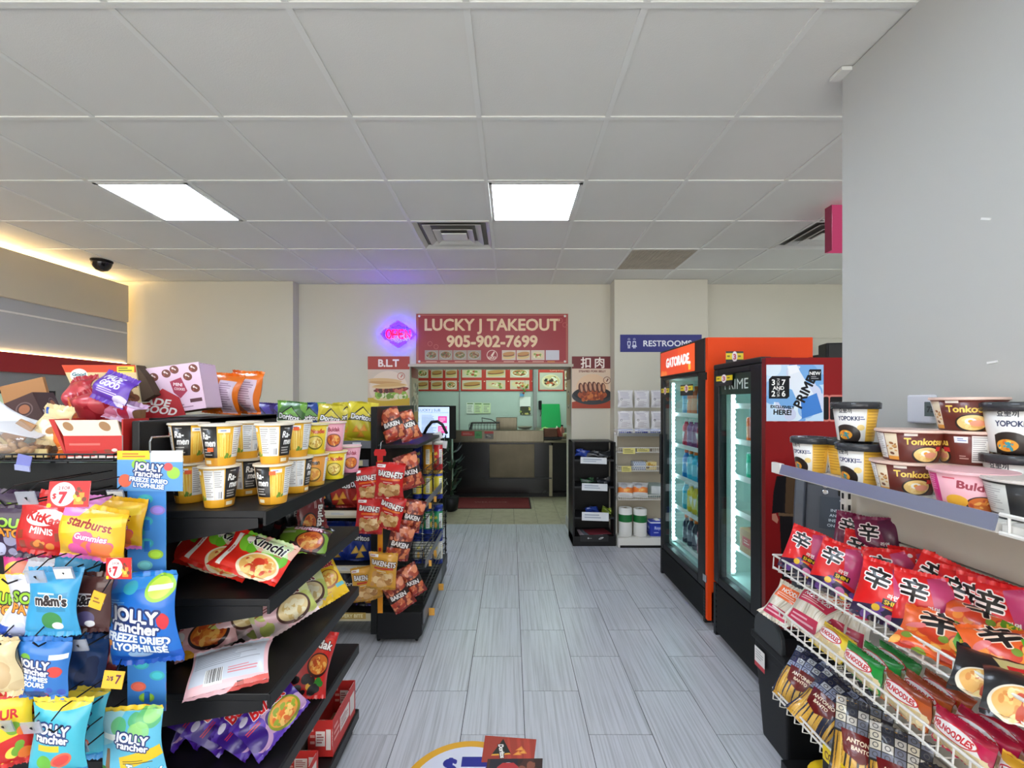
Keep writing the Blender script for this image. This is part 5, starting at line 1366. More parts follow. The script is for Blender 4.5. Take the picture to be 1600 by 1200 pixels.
# Shin style
def a_shin(bg=(198, 26, 28), lab=(238, 208, 40), low=True):
    def f():
        cv = Cv(220, 300, bg); cv.ell(.5, .45, .8, .6, tuple(min(255, int(c * 1.12)) for c in bg)); cv.poly([(.52, .1), (.8, .02), (1, .25), (1, .75), (.74, .7)], (176, 100, 190) if bg[0] > 180 else (60, 20, 50), .55)
        if low: cv.poly([(0, .80), (.5, .70), (1, .82), (1, 1), (0, 1)], (44, 30, 66)); cv.blobs(10, (.3, .72, 1, .98), [(232, 190, 50), (110, 70, 150), (226, 120, 170), (30, 24, 40)], .09, 5)
        cv.text('辛', .32, .32, .26, (16, 12, 14), bold=.035, rot=6, out=(250, 238, 236), outw=.075)
        cv.rect(.50, .58, .84, .68, (24, 22, 24)); cv.text('SHIN', .67, .63, .066, lab, bold=.05); cv.lines(.52, .7, .82, .74, 1, lab); cv.text('라면', .66, .53, .06, (240, 236, 230), bold=.05)
        cv.ell(.9, .08, .05, .035, (246, 226, 226))
        return cv
    return f
kind('shin', 'noodle_packet', 'noodles', .135, .185, .050, a_shin(), (196, 24, 26), .55)
kind('shinp', 'noodle_packet', 'noodles', .130, .175, .042, a_shin((104, 24, 60), (226, 200, 90), False), (90, 22, 52), .5)
def a_kimor():
    cv = Cv(320, 220, (228, 96, 30)); cv.blobs(30, (.0, .45, 1, 1), [(240, 140, 50), (206, 60, 30), (246, 180, 90), (190, 50, 30), (120, 150, 50)], .07, 9); cv.text('辛', .36, .24, .34, (20, 14, 14), bold=.045, rot=-8, sx=1.3, out=(248, 220, 200), outw=.06)
    cv.poly([(.52, .30), (.96, .34), (1, .74), (.62, .78), (.5, .5)], (90, 170, 40)); cv.text('KIMCHI', .76, .46, .13, (248, 226, 50), w=.4, bold=.06, rot=-5); cv.text('김치', .76, .64, .12, (248, 226, 50), bold=.05, rot=-5); cv.ell(.14, .42, .1, .06, (226, 120, 120), -20)
    return cv
kind('kimor', 'noodle_packet', 'noodles', .20, .145, .045, a_kimor, (214, 84, 30), .5)
def a_blk():
    cv = Cv(320, 220, (26, 24, 26)); cv.poly([(.3, .2), (.95, .1), (1, .6), (.5, .7)], (196, 180, 120)); cv.poly([(.42, .3), (.8, .2), (.76, .55), (.5, .6)], (214, 40, 40)); cv.text('辛', .84, .4, .3, (20, 18, 18), bold=.05, out=(240, 240, 236), outw=.06); bowlpic(cv, .3, .78, .26, .24, NOODLE, 4, (230, 220, 200)); return cv
kind('blackred', 'noodle_packet', 'noodles', .20, .145, .042, a_blk, (26, 24, 26), .5)
# long multi-packs
def a_multi(bg, bg2, win=(226, 206, 160)):
    def f():
        cv = Cv(320, 190, bg); cv.rect(0, .0, 1, .2, bg2); cv.rect(.04, .52, .96, .94, win); cv.blobs(60, (.05, .55, .95, .92), [tuple(int(c * .93) for c in win), tuple(min(255, int(c * 1.06)) for c in win), (214, 190, 130)], .05, 3)
        cv.poly([(0, .2), (.7, .2), (.9, .52), (0, .52)], (238, 234, 230)); cv.ell(.44, .36, .40, .19, (206, 30, 40)); cv.ell(.44, .36, .375, .165, (244, 240, 238)); cv.text('MR.NOODLES', .44, .36, .15, (206, 30, 40), w=.66, bold=.05)
        return cv
    return f
for nm, c1, c2 in (('mgreen', (30, 150, 60), (22, 130, 50)), ('morange', (190, 90, 36), (150, 66, 30)), ('mpink', (206, 30, 84), (180, 24, 60)), ('myellow', (238, 210, 50), (226, 190, 40)), ('mredy', (214, 40, 50), (240, 180, 50))):
    kind(nm, 'noodle_multipack', 'noodles', .150, .095, .045, a_multi(c1, c2), c1, .25, seal=.006)
# clear noodle bags
def a_clear(c):
    def f():
        cv = Cv(240, 240, (206, 198, 180)); rr_ = random.Random(3)
        for k in range(60):
            x = rr_.random(); cv.poly([(x, 0), (x + .02, 0), (x + .1 * rr_.uniform(-1, 1) + .02, 1), (x + .1 * rr_.uniform(-1, 1), 1)], rr_.choice([(222, 214, 196), (190, 182, 164), (232, 228, 216)]))
        cv.rect(.08, .1, .92, .42, c); cv.text('NOODLES', .5, .2, .10, WHITE, w=.7, bold=.05); cv.lines(.15, .28, .85, .38, 2, (245, 230, 220)); cv.rect(.1, .66, .9, .9, (196, 60, 90)); cv.lines(.15, .7, .85, .86, 2, (240, 200, 210))
        return cv
    return f
kind('clearor', 'noodle_bag', 'noodles', .135, .17, .045, a_clear((236, 110, 60)), (214, 206, 190), 1.2, rough=.15)
kind('clearpk', 'noodle_bag', 'noodles', .135, .17, .045, a_clear((206, 60, 90)), (214, 206, 190), 1.2, rough=.15)
# pasta
def a_pasta(navy):
    def f():
        cv = Cv(220, 320, (40, 44, 66) if navy else (54, 52, 50)); rr_ = random.Random(9)
        for j in range(4):
            for i in range(5):
                c = rr_.choice([(214, 206, 186), (120, 124, 140), (60, 62, 74), (200, 196, 190)]) if not navy else rr_.choice([(50, 58, 96), (150, 160, 190), (36, 40, 70), (190, 196, 206)])
                x, y = i / 5 + .01, j * .105 + .02; cv.rect(x, y, x + .18, y + .095, c); cv.ell(x + .09, y + .047, .05, .03, (90, 88, 90), ring=.3)
        for k in range(44):
            x = rr_.random(); cv.poly([(x, .46), (x + .022, .46), (x + .05 * rr_.uniform(-1, 1) + .02, 1), (x + .05 * rr_.uniform(-1, 1), 1)], rr_.choice([(214, 166, 70), (196, 146, 56), (226, 184, 96)]))
        cv.poly([(.12, .40), (.88, .40), (.80, .66), (.5, .74), (.2, .66)], (104, 26, 28)); cv.text('ANTONIO', .5, .50, .055, (236, 216, 190), w=.6, bold=.05); cv.text('BANTO', .5, .58, .05, (236, 216, 190), w=.5, bold=.05)
        return cv
    return f
kind('pasta', 'pasta_bag', 'pasta', .15, .24, .06, a_pasta(False), (196, 150, 70), .7, rough=.2)
kind('pastan', 'pasta_bag', 'pasta', .15, .22, .05, a_pasta(True), (60, 66, 100), .9, rough=.2)

# candy on hooks
def a_kitkat():
    cv = Cv(240, 250, (200, 28, 30)); cv.ell(.56, .28, .36, .15, (246, 240, 236), -8); cv.text('KitKat', .56, .28, .17, (196, 24, 28), w=.62, bold=.06, rot=8, shear=.15); cv.text('MINIS', .54, .52, .12, (244, 240, 236), w=.5, bold=.05, rot=4)
    for (x, y, r) in ((.14, .62, 50), (.2, .8, 30), (.84, .62, 60)): cv.poly([(x - .06, y - .07), (x + .05, y - .09), (x + .07, y + .06), (x - .05, y + .09)], (150, 60, 34))
    cv.blobs(8, (.42, .72, .72, .82), [(226, 140, 60), (150, 70, 34), (240, 180, 90)], .06, 4); return cv
kind('kitkat', 'candy_bag', 'candy', .125, .135, .030, a_kitkat, (180, 24, 28), .4)
def a_starb():
    cv = Cv(260, 230, (236, 184, 30)); cv.poly([(0, 0), (.42, 0), (.28, .2), (0, .22)], (214, 130, 200)); cv.rect(0, .93, 1, 1, (206, 110, 190)); cv.blobs(14, (.3, .5, .9, .85), [(226, 90, 160), (240, 150, 190), (236, 120, 60), (214, 80, 140)], .11, 3); cv.poly([(.06, .30), (.92, .12), (.96, .30), (.08, .50)], (246, 210, 60)); cv.text('starburst', .5, .3, .15, (150, 30, 30), w=.82, bold=.05, rot=8, out=(250, 220, 90), outw=.06); cv.text('Gummies', .56, .52, .1, (250, 230, 244), w=.6, bold=.05, rot=6, out=(190, 40, 130), outw=.1); return cv
kind('starburst', 'candy_bag', 'candy', .150, .135, .032, a_starb, (226, 176, 40), .4)
def a_sour(bg, t1=(150, 200, 40), t2=(240, 150, 40), bot=None):
    def f():
        cv = Cv(230, 260, bg)
        if bot: cv.poly([(0, .78), (1, .84), (1, 1), (0, 1)], bot)
        cv.blobs(7, (.1, .62, .9, .9), [(120, 130, 190), (90, 90, 130), (190, 196, 226)], .12, 6, al=.7)
        cv.text('SOUR', .52, .34, .17, t1, w=.78, bold=.06, rot=4, out=(20, 24, 30), outw=.1); cv.text('PATCH', .52, .53, .15, t2, w=.8, bold=.06, rot=3, out=(60, 20, 20), outw=.08); return cv
    return f
kind('sourdark', 'candy_bag', 'candy', .13, .14, .028, a_sour((52, 30, 60)), (50, 30, 60), .5)
kind('sourwhite', 'candy_bag', 'candy', .135, .155, .030, a_sour((214, 214, 224), bot=(40, 80, 180)), (206, 206, 220), .5)
kind('souryell', 'candy_bag', 'candy', .13, .15, .030, a_sour((240, 206, 60), bot=(226, 60, 60)), (236, 200, 70), .5)
def a_mm(bg):
    def f():
        cv = Cv(220, 270, bg); cv.poly([(.28, .36), (.88, .32), (.84, .6), (.26, .62)], tuple(int(c * .88) for c in bg)); cv.text("m&m's", .56, .44, .15, (40, 26, 24), w=.62, bold=.06, out=(240, 238, 236), outw=.09); cv.lines(.3, .32, .82, .38, 1, (236, 236, 240)); cv.ell(.56, .74, .19, .13, (60, 140, 70) if bg[2] > 150 else (90, 80, 120)); cv.ell(.66, .82, .1, .06, (236, 236, 236)); return cv
    return f
kind('mmblue', 'candy_bag', 'candy', .115, .165, .030, a_mm((60, 160, 210)), (60, 150, 200), .4)
kind('mmbrown', 'candy_bag', 'candy', .110, .150, .028, a_mm((72, 38, 34)), (66, 36, 32), .4)
def jr(cv, cx, cy, s, rot=8, extra=()):
    cv.text('JOLLY', cx, cy - s * .6, s * 1.12, (246, 246, 250), bold=.07, rot=rot, out=(30, 50, 110), outw=.16, w=.84)
    cv.text('rancher', cx, cy + s * .45, s * .95, (246, 246, 250), bold=.06, rot=rot, out=(30, 50, 110), outw=.16, w=.84)
    for k, e in enumerate(extra): cv.text(e, cx, cy + s * (1.45 + k * .85), s * .66, (240, 246, 252), bold=.07, rot=rot, out=(40, 90, 170), outw=.14, w=.84)
    return cv
def a_jrbig():
    cv = Cv(340, 430, (24, 108, 200)); cv.poly([(0, .05), (1, 0), (1, .12), (0, .2)], (40, 134, 216)); cv.ell(.83, .16, .17, .13, (150, 206, 50)); cv.ell(.83, .16, .13, .10, (196, 224, 80)); cv.ell(.45, .14, .1, .06, (60, 170, 190)); cv.ell(.12, .1, .11, .06, (90, 110, 200)); cv.rect(.70, .13, .97, .18, (236, 240, 230)); cv.lines(.1, .24, .4, .34, 4, (120, 180, 230))
    cv.ell(.88, .50, .07, .09, (214, 50, 60)); cv.ell(.05, .46, .06, .08, (150, 200, 60)); cv.blobs(6, (.02, .6, .12, .8), [(230, 110, 70), (236, 150, 60)], .05, 3); cv.rect(0, .86, 1, 1, (20, 84, 186)); cv.ell(.5, .84, .16, .05, (210, 224, 236), al=.7)
    return jr(cv, .5, .49, .125, 10, ('FREEZE DRIED', 'LYOPHILISÉ'))
kind('jrbig', 'candy_pouch', 'candy', .200, .255, .055, a_jrbig, (30, 100, 190), .4, seal=.014)
def a_jrtrop():
    cv = Cv(300, 360, (96, 186, 216)); cv.rect(0, 0, 1, .06, (240, 200, 40)); cv.poly([(0, .06), (.45, .06), (.3, .4), (0, .5)], (150, 200, 210)); cv.blobs(8, (.3, .06, .9, .3), [(120, 196, 90), (150, 210, 120), (90, 176, 100)], .12, 3, al=.8); cv.poly([(.10, 1), (.14, .5), (.2, .5), (.2, 1)], (130, 96, 60)); cv.blobs(6, (.0, .78, .35, .9), [(60, 130, 60), (80, 150, 70)], .08, 5); cv.rect(.03, .30, .42, .38, (232, 238, 230)); cv.poly([(.36, .60), (.98, .48), (1, .62), (.38, .78)], (244, 200, 30)); cv.blobs(8, (.2, .92, 1, 1), [(236, 110, 80), (150, 200, 60), (230, 170, 90)], .09, 4)
    jr(cv, .60, .42, .10, 12); cv.lines(.42, .64, .9, .7, 2, (90, 80, 30)); cv.text('Tropical', .7, .78, .09, (246, 250, 252), w=.55, bold=.06, rot=14, shear=.2, out=(40, 140, 190), outw=.1); return cv
kind('jrtrop', 'candy_pouch', 'candy', .175, .215, .045, a_jrtrop, (110, 180, 210), .4)
def a_jrgum():
    cv = Cv(240, 280, (46, 118, 196)); cv.ell(.3, .3, .1, .07, (120, 180, 60)); cv.ell(.82, .52, .12, .09, (220, 70, 60)); cv.rect(.72, .25, .98, .33, (236, 240, 244)); cv.blobs(5, (.05, .8, .9, .95), [(200, 60, 70), (170, 60, 120), (60, 90, 190)], .09, 3); jr(cv, .45, .47, .115, 5, ('GUMMIES', 'SOURS')); cv.rect(.3, .84, .62, .95, (30, 70, 130)); return cv
kind('jrgum', 'candy_bag', 'candy', .125, .150, .034, a_jrgum, (40, 100, 180), .4)
def a_jrteal():
    cv = Cv(230, 300, (70, 184, 206)); cv.ell(.5, .02, .55, .12, (240, 206, 60)); cv.ell(.32, .80, .13, .10, (110, 190, 60)); cv.ell(.62, .76, .2, .09, (236, 110, 80), -30); cv.ell(.62, .76, .16, .06, (226, 70, 60), -30); cv.rect(.2, .56, .6, .64, (240, 200, 40)); cv.rect(0, .9, 1, 1, (36, 130, 190)); jr(cv, .46, .42, .115, 4); return cv
kind('jrteal', 'candy_bag', 'candy', .125, .185, .034, a_jrteal, (60, 170, 196), .4)
def a_yr():
    cv = Cv(200, 280, (240, 206, 40)); cv.rect(0, 0, 1, .1, (206, 40, 40)); cv.poly([(0, .7), (1, .55), (1, 1), (0, 1)], (214, 40, 36)); cv.blobs(10, (.1, .4, .9, .9), [(120, 170, 50), (236, 120, 40), (250, 230, 90)], .1, 5); cv.text('SOUR', .5, .28, .12, (200, 30, 40), w=.7, bold=.05); return cv
kind('yellred', 'candy_bag', 'candy', .105, .18, .03, a_yr, (226, 190, 50), .6)
def a_plain(c1, c2, t=None, tc=WHITE):
    def f():
        cv = Cv(200, 240, c1); cv.blobs(10, (0, .3, 1, 1), [c2, tuple(int((a + b) / 2) for a, b in zip(c1, c2))], .2, 4)
        if t: cv.text(t, .5, .35, .14, tc, w=.8, bold=.06, out=tuple(int(c * .4) for c in c1), outw=.1)
        return cv
    return f
kind('dkblue', 'candy_bag', 'candy', .11, .16, .03, a_plain((36, 72, 130), (26, 50, 100)), (30, 60, 110), .7)
kind('magenta', 'candy_bag', 'candy', .13, .13, .028, a_plain((220, 60, 140), (240, 200, 60)), (206, 60, 130), .6)
kind('dkcandy', 'candy_bag', 'candy', .12, .13, .03, a_plain((60, 24, 28), (150, 40, 44)), (50, 24, 28), .5)
kind('cream', 'snack_bag', 'snack', .10, .14, .04, a_plain((226, 206, 160), (206, 176, 130)), (220, 200, 160), .8)

# chips
def a_dor(bg, acc, tc=(245, 245, 245), chip=(232, 160, 60), dark=(20, 20, 24)):
    def f():
        cv = Cv(220, 270, bg); cv.poly([(.0, .0), (.3, 0), (.1, .3), (0, .34)], acc); cv.poly([(.7, 0), (1, 0), (1, .3), (.85, .2)], acc); cv.poly([(.50, .12), (.98, .46), (.02, .50)], dark); cv.poly([(.52, .16), (.92, .44), (.10, .47)], acc)
        cv.blobs(5, (.2, .62, .8, .85), [bg], .1, 3)
        for (x, y) in ((.35, .72), (.6, .68), (.5, .84)): cv.poly([(x - .14, y + .08), (x + .02, y - .12), (x + .15, y + .06)], chip); cv.poly([(x - .08, y + .06), (x + .02, y - .05), (x + .1, y + .05)], tuple(min(255, int(c * 1.1)) for c in chip))
        cv.text('Doritos', .5, .40, .13, tc, w=.86, bold=.06, rot=4, out=dark, outw=.14); return cv
    return f
kind('doryel', 'chip_bag', 'chips', .20, .26, .075, a_dor((206, 190, 40), (226, 210, 70)), (190, 176, 50), .7)
kind('dorgrn', 'chip_bag', 'chips', .20, .26, .075, a_dor((70, 120, 60), (120, 180, 70)), (60, 110, 60), .7)
kind('dorblu', 'chip_bag', 'chips', .20, .26, .075, a_dor((34, 70, 150), (110, 170, 80)), (30, 60, 130), .7)
kind('dorpur', 'chip_bag', 'chips', .20, .26, .075, a_dor((74, 60, 150), (60, 40, 110)), (70, 60, 140), .7)
kind('dorred', 'chip_bag', 'chips', .20, .26, .075, a_dor((170, 40, 34), (140, 26, 26)), (150, 36, 32), .7)
kind('dorblk', 'chip_bag', 'chips', .20, .26, .075, a_dor((34, 34, 40), (60, 62, 70)), (34, 34, 40), .7)
kind('dorcool', 'chip_bag', 'chips', .20, .26, .075, a_dor((24, 50, 140), (30, 40, 110), chip=(226, 180, 80)), (24, 46, 130), .7)
def a_orange():
    cv = Cv(220, 200, (238, 120, 24)); cv.rect(.52, .22, .9, .96, (226, 206, 226)); cv.lines(.56, .28, .86, .9, 12, (150, 120, 150)); cv.poly([(0, 0), (.2, 0), (.1, 1), (0, 1)], (226, 100, 20)); return cv
kind('orange', 'chip_bag', 'chips', .15, .19, .075, a_orange, (230, 112, 26), 1.0, backart=a_orange)
def a_bak(bg, sub, nut=[(226, 180, 120), (206, 150, 90), (240, 206, 150), (186, 130, 70)], name='BAKEN-ETS'):
    def f():
        cv = Cv(220, 260, bg); cv.rect(.04, .06, .34, .13, (240, 236, 232)); cv.lines(.06, .08, .32, .12, 1, (170, 60, 60)); cv.blobs(40, (.18, .6, .84, .86), nut, .09, 6); cv.rect(0, .93, 1, 1, tuple(int(c * .85) for c in bg))
        cv.rect(.2, .40, .9, .45, sub); cv.text(name, .54, .29, .14, (248, 244, 238), w=.84, bold=.06, rot=4, out=(60, 16, 16), outw=.1); cv.lines(.3, .48, .84, .54, 1, (240, 230, 220)); return cv
    return f
kind('bakred', 'snack_bag', 'snack', .165, .215, .05, a_bak((206, 28, 28), (236, 120, 40)), (186, 26, 26), .6)
kind('bakgold', 'snack_bag', 'snack', .165, .215, .05, a_bak((218, 158, 50), (200, 50, 44)), (206, 150, 60), .6)
def a_bakbr():
    cv = Cv(220, 280, (122, 40, 30)); cv.blobs(26, (.05, .1, .95, .42), [(206, 110, 70), (170, 70, 44), (226, 140, 100)], .09, 6); cv.blobs(26, (.05, .62, .95, .92), [(206, 100, 60), (176, 60, 40), (226, 140, 90)], .1, 8); cv.poly([(0, .46), (1, .40), (1, .6), (0, .64)], (44, 24, 22)); cv.text('BAKEN', .5, .52, .13, (240, 236, 232), w=.8, bold=.07, rot=5); cv.rect(0, .94, 1, 1, (140, 30, 26)); return cv
kind('bakbrown', 'snack_bag', 'snack', .15, .225, .055, a_bakbr, (120, 36, 30), .8)
# made-good style pouches
def a_mg(bg, t='MADE', t2='GOOD'):
    def f():
        cv = Cv(220, 200, bg); cv.text(t, .42, .22, .17, WHITE, w=.56, bold=.05); cv.text(t2, .46, .42, .17, WHITE, w=.56, bold=.05); cv.lines(.24, .56, .8, .74, 3, (226, 214, 240)); cv.ell(.86, .8, .16, .16, (206, 196, 226)); return cv
    return f
kind('mgpurp', 'snack_pouch', 'snack', .098, .082, .026, a_mg((92, 48, 170)), (90, 50, 160), .4)
kind('mgpink', 'snack_pouch', 'snack', .085, .06, .02, a_plain((206, 170, 206), (170, 40, 70)), (200, 160, 200), .5)
kind('mgred', 'snack_pouch', 'snack', .075, .10, .026, a_plain((170, 34, 50), (206, 80, 90)), (160, 34, 48), .7)
kind('mgorange', 'snack_pouch', 'snack', .05, .09, .022, a_plain((226, 110, 30), (200, 80, 30)), (220, 110, 40), .6)
def a_creamb():
    cv = Cv(200, 240, (232, 212, 160)); cv.rect(.12, .1, .26, .26, (40, 90, 190)); cv.ell(.55, .62, .2, .16, (246, 236, 214)); cv.ell(.55, .62, .12, .10, (176, 120, 70)); cv.lines(.1, .32, .8, .44, 3, (190, 180, 160)); cv.lines(.1, .82, .5, .9, 2, (120, 110, 110)); return cv
kind('creamb', 'snack_pouch', 'snack', .088, .10, .03, a_creamb, (226, 206, 160), 1.0)
def a_orangeb():
    cv = Cv(200, 200, (228, 112, 26)); cv.ell(.56, .36, .16, .24, (244, 236, 220), 20); cv.ell(.56, .36, .13, .2, (206, 196, 160), 20, ring=.2); cv.lines(.1, .62, .8, .74, 2, (250, 220, 180)); cv.ell(.6, .93, .3, .08, (150, 70, 30)); return cv
kind('orangeb', 'snack_pouch', 'snack', .075, .075, .025, a_orangeb, (226, 110, 30), .5)
kind('darkbag', 'small_packet', 'packet', .17, .10, .03, a_plain((40, 42, 46), (70, 74, 80)), (40, 42, 46), 1.2)
kind('bluebag', 'small_packet', 'packet', .17, .10, .05, a_plain((30, 54, 140), (50, 80, 170)), (30, 54, 140), 1.2)
kind('greenbag', 'small_packet', 'packet', .17, .09, .03, a_plain((30, 90, 50), (40, 44, 46)), (30, 80, 50), 1.2)
kind('limebag', 'small_packet', 'packet', .12, .09, .03, a_plain((150, 170, 50), (100, 120, 40)), (140, 160, 60), 1.2)
kind('bluewhite', 'tissue_packet', 'packet', .22, .09, .07, a_plain((206, 212, 232), (50, 60, 160)), (200, 206, 230), 1.0)
def a_salt():
    cv = Cv(160, 200, (226, 224, 226)); cv.lines(.12, .12, .9, .5, 5, (176, 170, 190), 3); cv.ell(.2, .52, .07, .06, (50, 50, 60), ring=.4); cv.lines(.2, .62, .8, .92, 5, (190, 180, 186), 8); return cv
kind('whitebag', 'white_sack', 'packet', .20, .235, .06, a_salt, (226, 224, 226), .35)
def a_tp():
    cv = Cv(200, 150, (236, 128, 50)); cv.rect(0, 0, 1, .35, (206, 206, 206)); cv.ell(.4, .24, .24, .2, (170, 170, 176)); cv.rect(0, .7, 1, 1, (232, 230, 228)); cv.text('SOFT', .6, .55, .16, (250, 200, 90), bold=.06); return cv
kind('tporange', 'tissue_packet', 'packet', .20, .20, .12, a_tp, (232, 226, 220), .5)
def a_tpg():
    cv = Cv(200, 150, (140, 156, 150)); cv.rect(.2, .3, .9, .8, (206, 212, 212)); return cv
kind('tpgrey', 'tissue_packet', 'packet', .19, .20, .12, a_tpg, (150, 160, 156), .5)

# ---- cups, bowls, tubes ------------------------------------------
def wrap_ramen():
    cv = Cv(640, 180, (236, 180, 50))
    cv.rect(0, .80, 1, 1, (238, 172, 40))
    for k in range(2):
        o = k * .5
        cv.rect(o, 0, o + .17, .8, (24, 22, 22)); cv.rect(o, .8, o + .17, 1, (214, 150, 40)); cv.text('- · - ·', o + .085, .09, .05, (220, 210, 200)) if False else cv.lines(o + .04, .06, o + .13, .11, 1, (220, 210, 200))
        cv.text('Ra-', o + .07, .24, .17, (246, 244, 240), bold=.05, shear=.15); cv.text('men', o + .10, .42, .17, (246, 244, 240), bold=.05, shear=.15); cv.lines(o + .02, .56, o + .15, .76, 3, (200, 196, 190), 4); cv.rect(o + .02, .86, o + .1, .95, (240, 230, 200))
        r = random.Random(3 + k)
        for j in range(24):
            x = o + .18 + r.random() * .12; cv.poly([(x, .22), (x + .007, .22), (x + .012, .78), (x + .004, .78)], r.choice([(250, 224, 120), (226, 170, 40), (240, 200, 80)]))
        cv.rect(o + .18, .08, o + .28, .17, (236, 236, 232)); cv.lines(o + .2, .1, o + .27, .15, 1, (60, 80, 150)); cv.blobs(7, (o + .25, .72, o + .31, .8), [(110, 150, 50), (80, 120, 40)], .014, 5, .6)
        cv.rect(o + .31, .04, o + .49, .8, (228, 226, 222)); cv.lines(o + .315, .08, o + .40, .74, 12, (150, 146, 142), 6); cv.lines(o + .41, .08, o + .485, .5, 8, (160, 156, 150), 7); cv.barcode(o + .43, .6, o + .485, .78); cv.rect(o + .404, .04, o + .407, .8, (236, 190, 120))
    return cv
def wrap_simple(bg, panel, low, fg, name, foodc, ncol=2):
    def f():
        cv = Cv(640, 180, bg)
        for k in range(ncol):
            o = k / ncol; w = 1 / ncol
            cv.rect(o + w * .6, .08, o + w * .95, .88, panel); cv.lines(o + w * .63, .14, o + w * .92, .8, 11, tuple(int(c * .75) for c in panel), k)
            cv.rect(o, .88, o + w, 1, low)
            cv.dish(o + w * .28, .62, w * .22, .24, tuple(int(c * .5) for c in low), foodc, k + 3, 18); cv.text(name, o + w * .28, .22, .15, fg, w=w * .5, bold=.05)
        return cv
    return f
def wrap_yop():
    cv = Cv(640, 180, (232, 230, 226))
    for k in range(2):
        o = k * .5
        cv.rect(o + .24, .08, o + .40, 1, (240, 190, 70)); cv.lines(o + .25, .14, o + .39, .9, 9, (206, 150, 50), k); cv.text('요뽀끼', o + .08, .16, .10, (60, 60, 66), bold=.03); cv.text('YOPOKKI', o + .10, .36, .12, (40, 46, 80), w=.17, bold=.05)
        cv.ell(o + .08, .84, .12, .30, (40, 30, 26)); cv.dish(o + .07, .84, .07, .16, (50, 36, 30), [(236, 160, 50), (226, 120, 40), (250, 210, 90), (60, 150, 170)], 6, 14); cv.ell(o + .2, .62, .03, .08, (240, 210, 130)); cv.lines(o + .19, .3, o + .23, .42, 2, (60, 70, 130))
    return cv
def wrap_tonk():
    cv = Cv(720, 150, (96, 34, 24))
    for k in range(2):
        o = k * .5
        cv.text('Tonkotsu', o + .13, .30, .22, (240, 206, 90), w=.2, bold=.05); cv.rect(o + .03, .04, o + .09, .12, (230, 220, 210)); cv.dish(o + .15, .76, .085, .30, (36, 26, 24), [(240, 206, 130), (246, 220, 150), (226, 180, 100)], k + 5, 24); cv.ell(o + .14, .70, .028, .10, (250, 246, 236)); cv.ell(o + .14, .70, .012, .05, (244, 170, 50)); cv.ell(o + .175, .76, .04, .10, (236, 160, 130)); cv.rect(o + .20, .48, o + .235, .62, (206, 50, 50))
        cv.rect(o + .26, .06, o + .335, .94, (104, 36, 26)); cv.rect(o + .265, .1, o + .325, .3, (230, 230, 234)); cv.lines(o + .28, .14, o + .32, .26, 2, (60, 80, 150)); cv.lines(o + .28, .7, o + .33, .85, 2, (220, 190, 180))
        cv.rect(o + .34, .06, o + .42, .92, (230, 226, 222)); cv.lines(o + .345, .1, o + .415, .88, 12, (150, 146, 144), k); cv.rect(o + .425, .06, o + .495, .92, (226, 210, 180)); cv.blobs(8, (o + .43, .15, o + .49, .8), [(150, 90, 40), (200, 150, 90), (110, 70, 50)], .012, k, .6); cv.rect(o + .425, .84, o + .495, .96, (226, 160, 60))
    return cv
def wrap_pinkbowl():
    cv = Cv(720, 150, (238, 178, 188))
    for k in range(2):
        o = k * .5
        cv.rect(o + .02, .05, o + .09, .95, (206, 36, 120)); cv.lines(o + .03, .1, o + .08, .55, 7, (240, 170, 200), k); cv.text('Buldak', o + .26, .32, .22, (150, 40, 60), w=.16, bold=.05, rot=6); cv.dish(o + .28, .84, .07, .26, (60, 40, 36), HOTN, k, 16); cv.ell(o + .17, .78, .05, .18, (240, 180, 60)); cv.lines(o + .12, .1, o + .2, .18, 1, (206, 60, 80)); cv.rect(o + .36, .06, o + .48, .92, (236, 220, 222)); cv.lines(o + .37, .1, o + .47, .88, 11, (190, 150, 160), k + 2)
    return cv
CUP = {
    'ramen': ('ramen_cup', wrap_ramen, .054, .039, .125, (236, 226, 206), 'foil'),
    'yellowcup': ('noodle_cup', wrap_simple((240, 206, 40), (240, 236, 206), (240, 220, 30), (200, 40, 40), 'Mr. Noodles', [(240, 214, 110), (250, 230, 150), (206, 160, 60)]), .050, .037, .115, (240, 226, 150), 'foil'),
    'orangecup': ('noodle_cup', wrap_simple((226, 150, 50), (230, 228, 224), (236, 180, 60), (30, 24, 22), 'Ramen', [(240, 190, 90), (226, 150, 60)]), .052, .038, .12, (236, 206, 140), 'foil'),
    'pinkcup': ('noodle_cup', wrap_simple((238, 170, 186), (244, 206, 214), (238, 150, 176), (150, 36, 60), 'Buldak', HOTN), .050, .037, .12, (244, 200, 206), 'foil'),
    'yopokki': ('rice_cake_cup', wrap_yop, .054, .042, .105, (50, 50, 54), 'plastic'),
    'tonkotsu': ('noodle_bowl', wrap_tonk, .078, .060, .078, (230, 200, 186), 'bowl'),
    'pinkbowl': ('noodle_bowl', wrap_pinkbowl, .080, .062, .080, (240, 190, 196), 'bowl'),
    'blackbowl': ('noodle_bowl', wrap_simple((30, 30, 32), (206, 206, 200), (40, 40, 44), (236, 230, 220), 'Noodle', [(150, 180, 90), (226, 214, 180)]), .078, .060, .078, (214, 206, 200), 'bowl'),
}
_CUP = {}
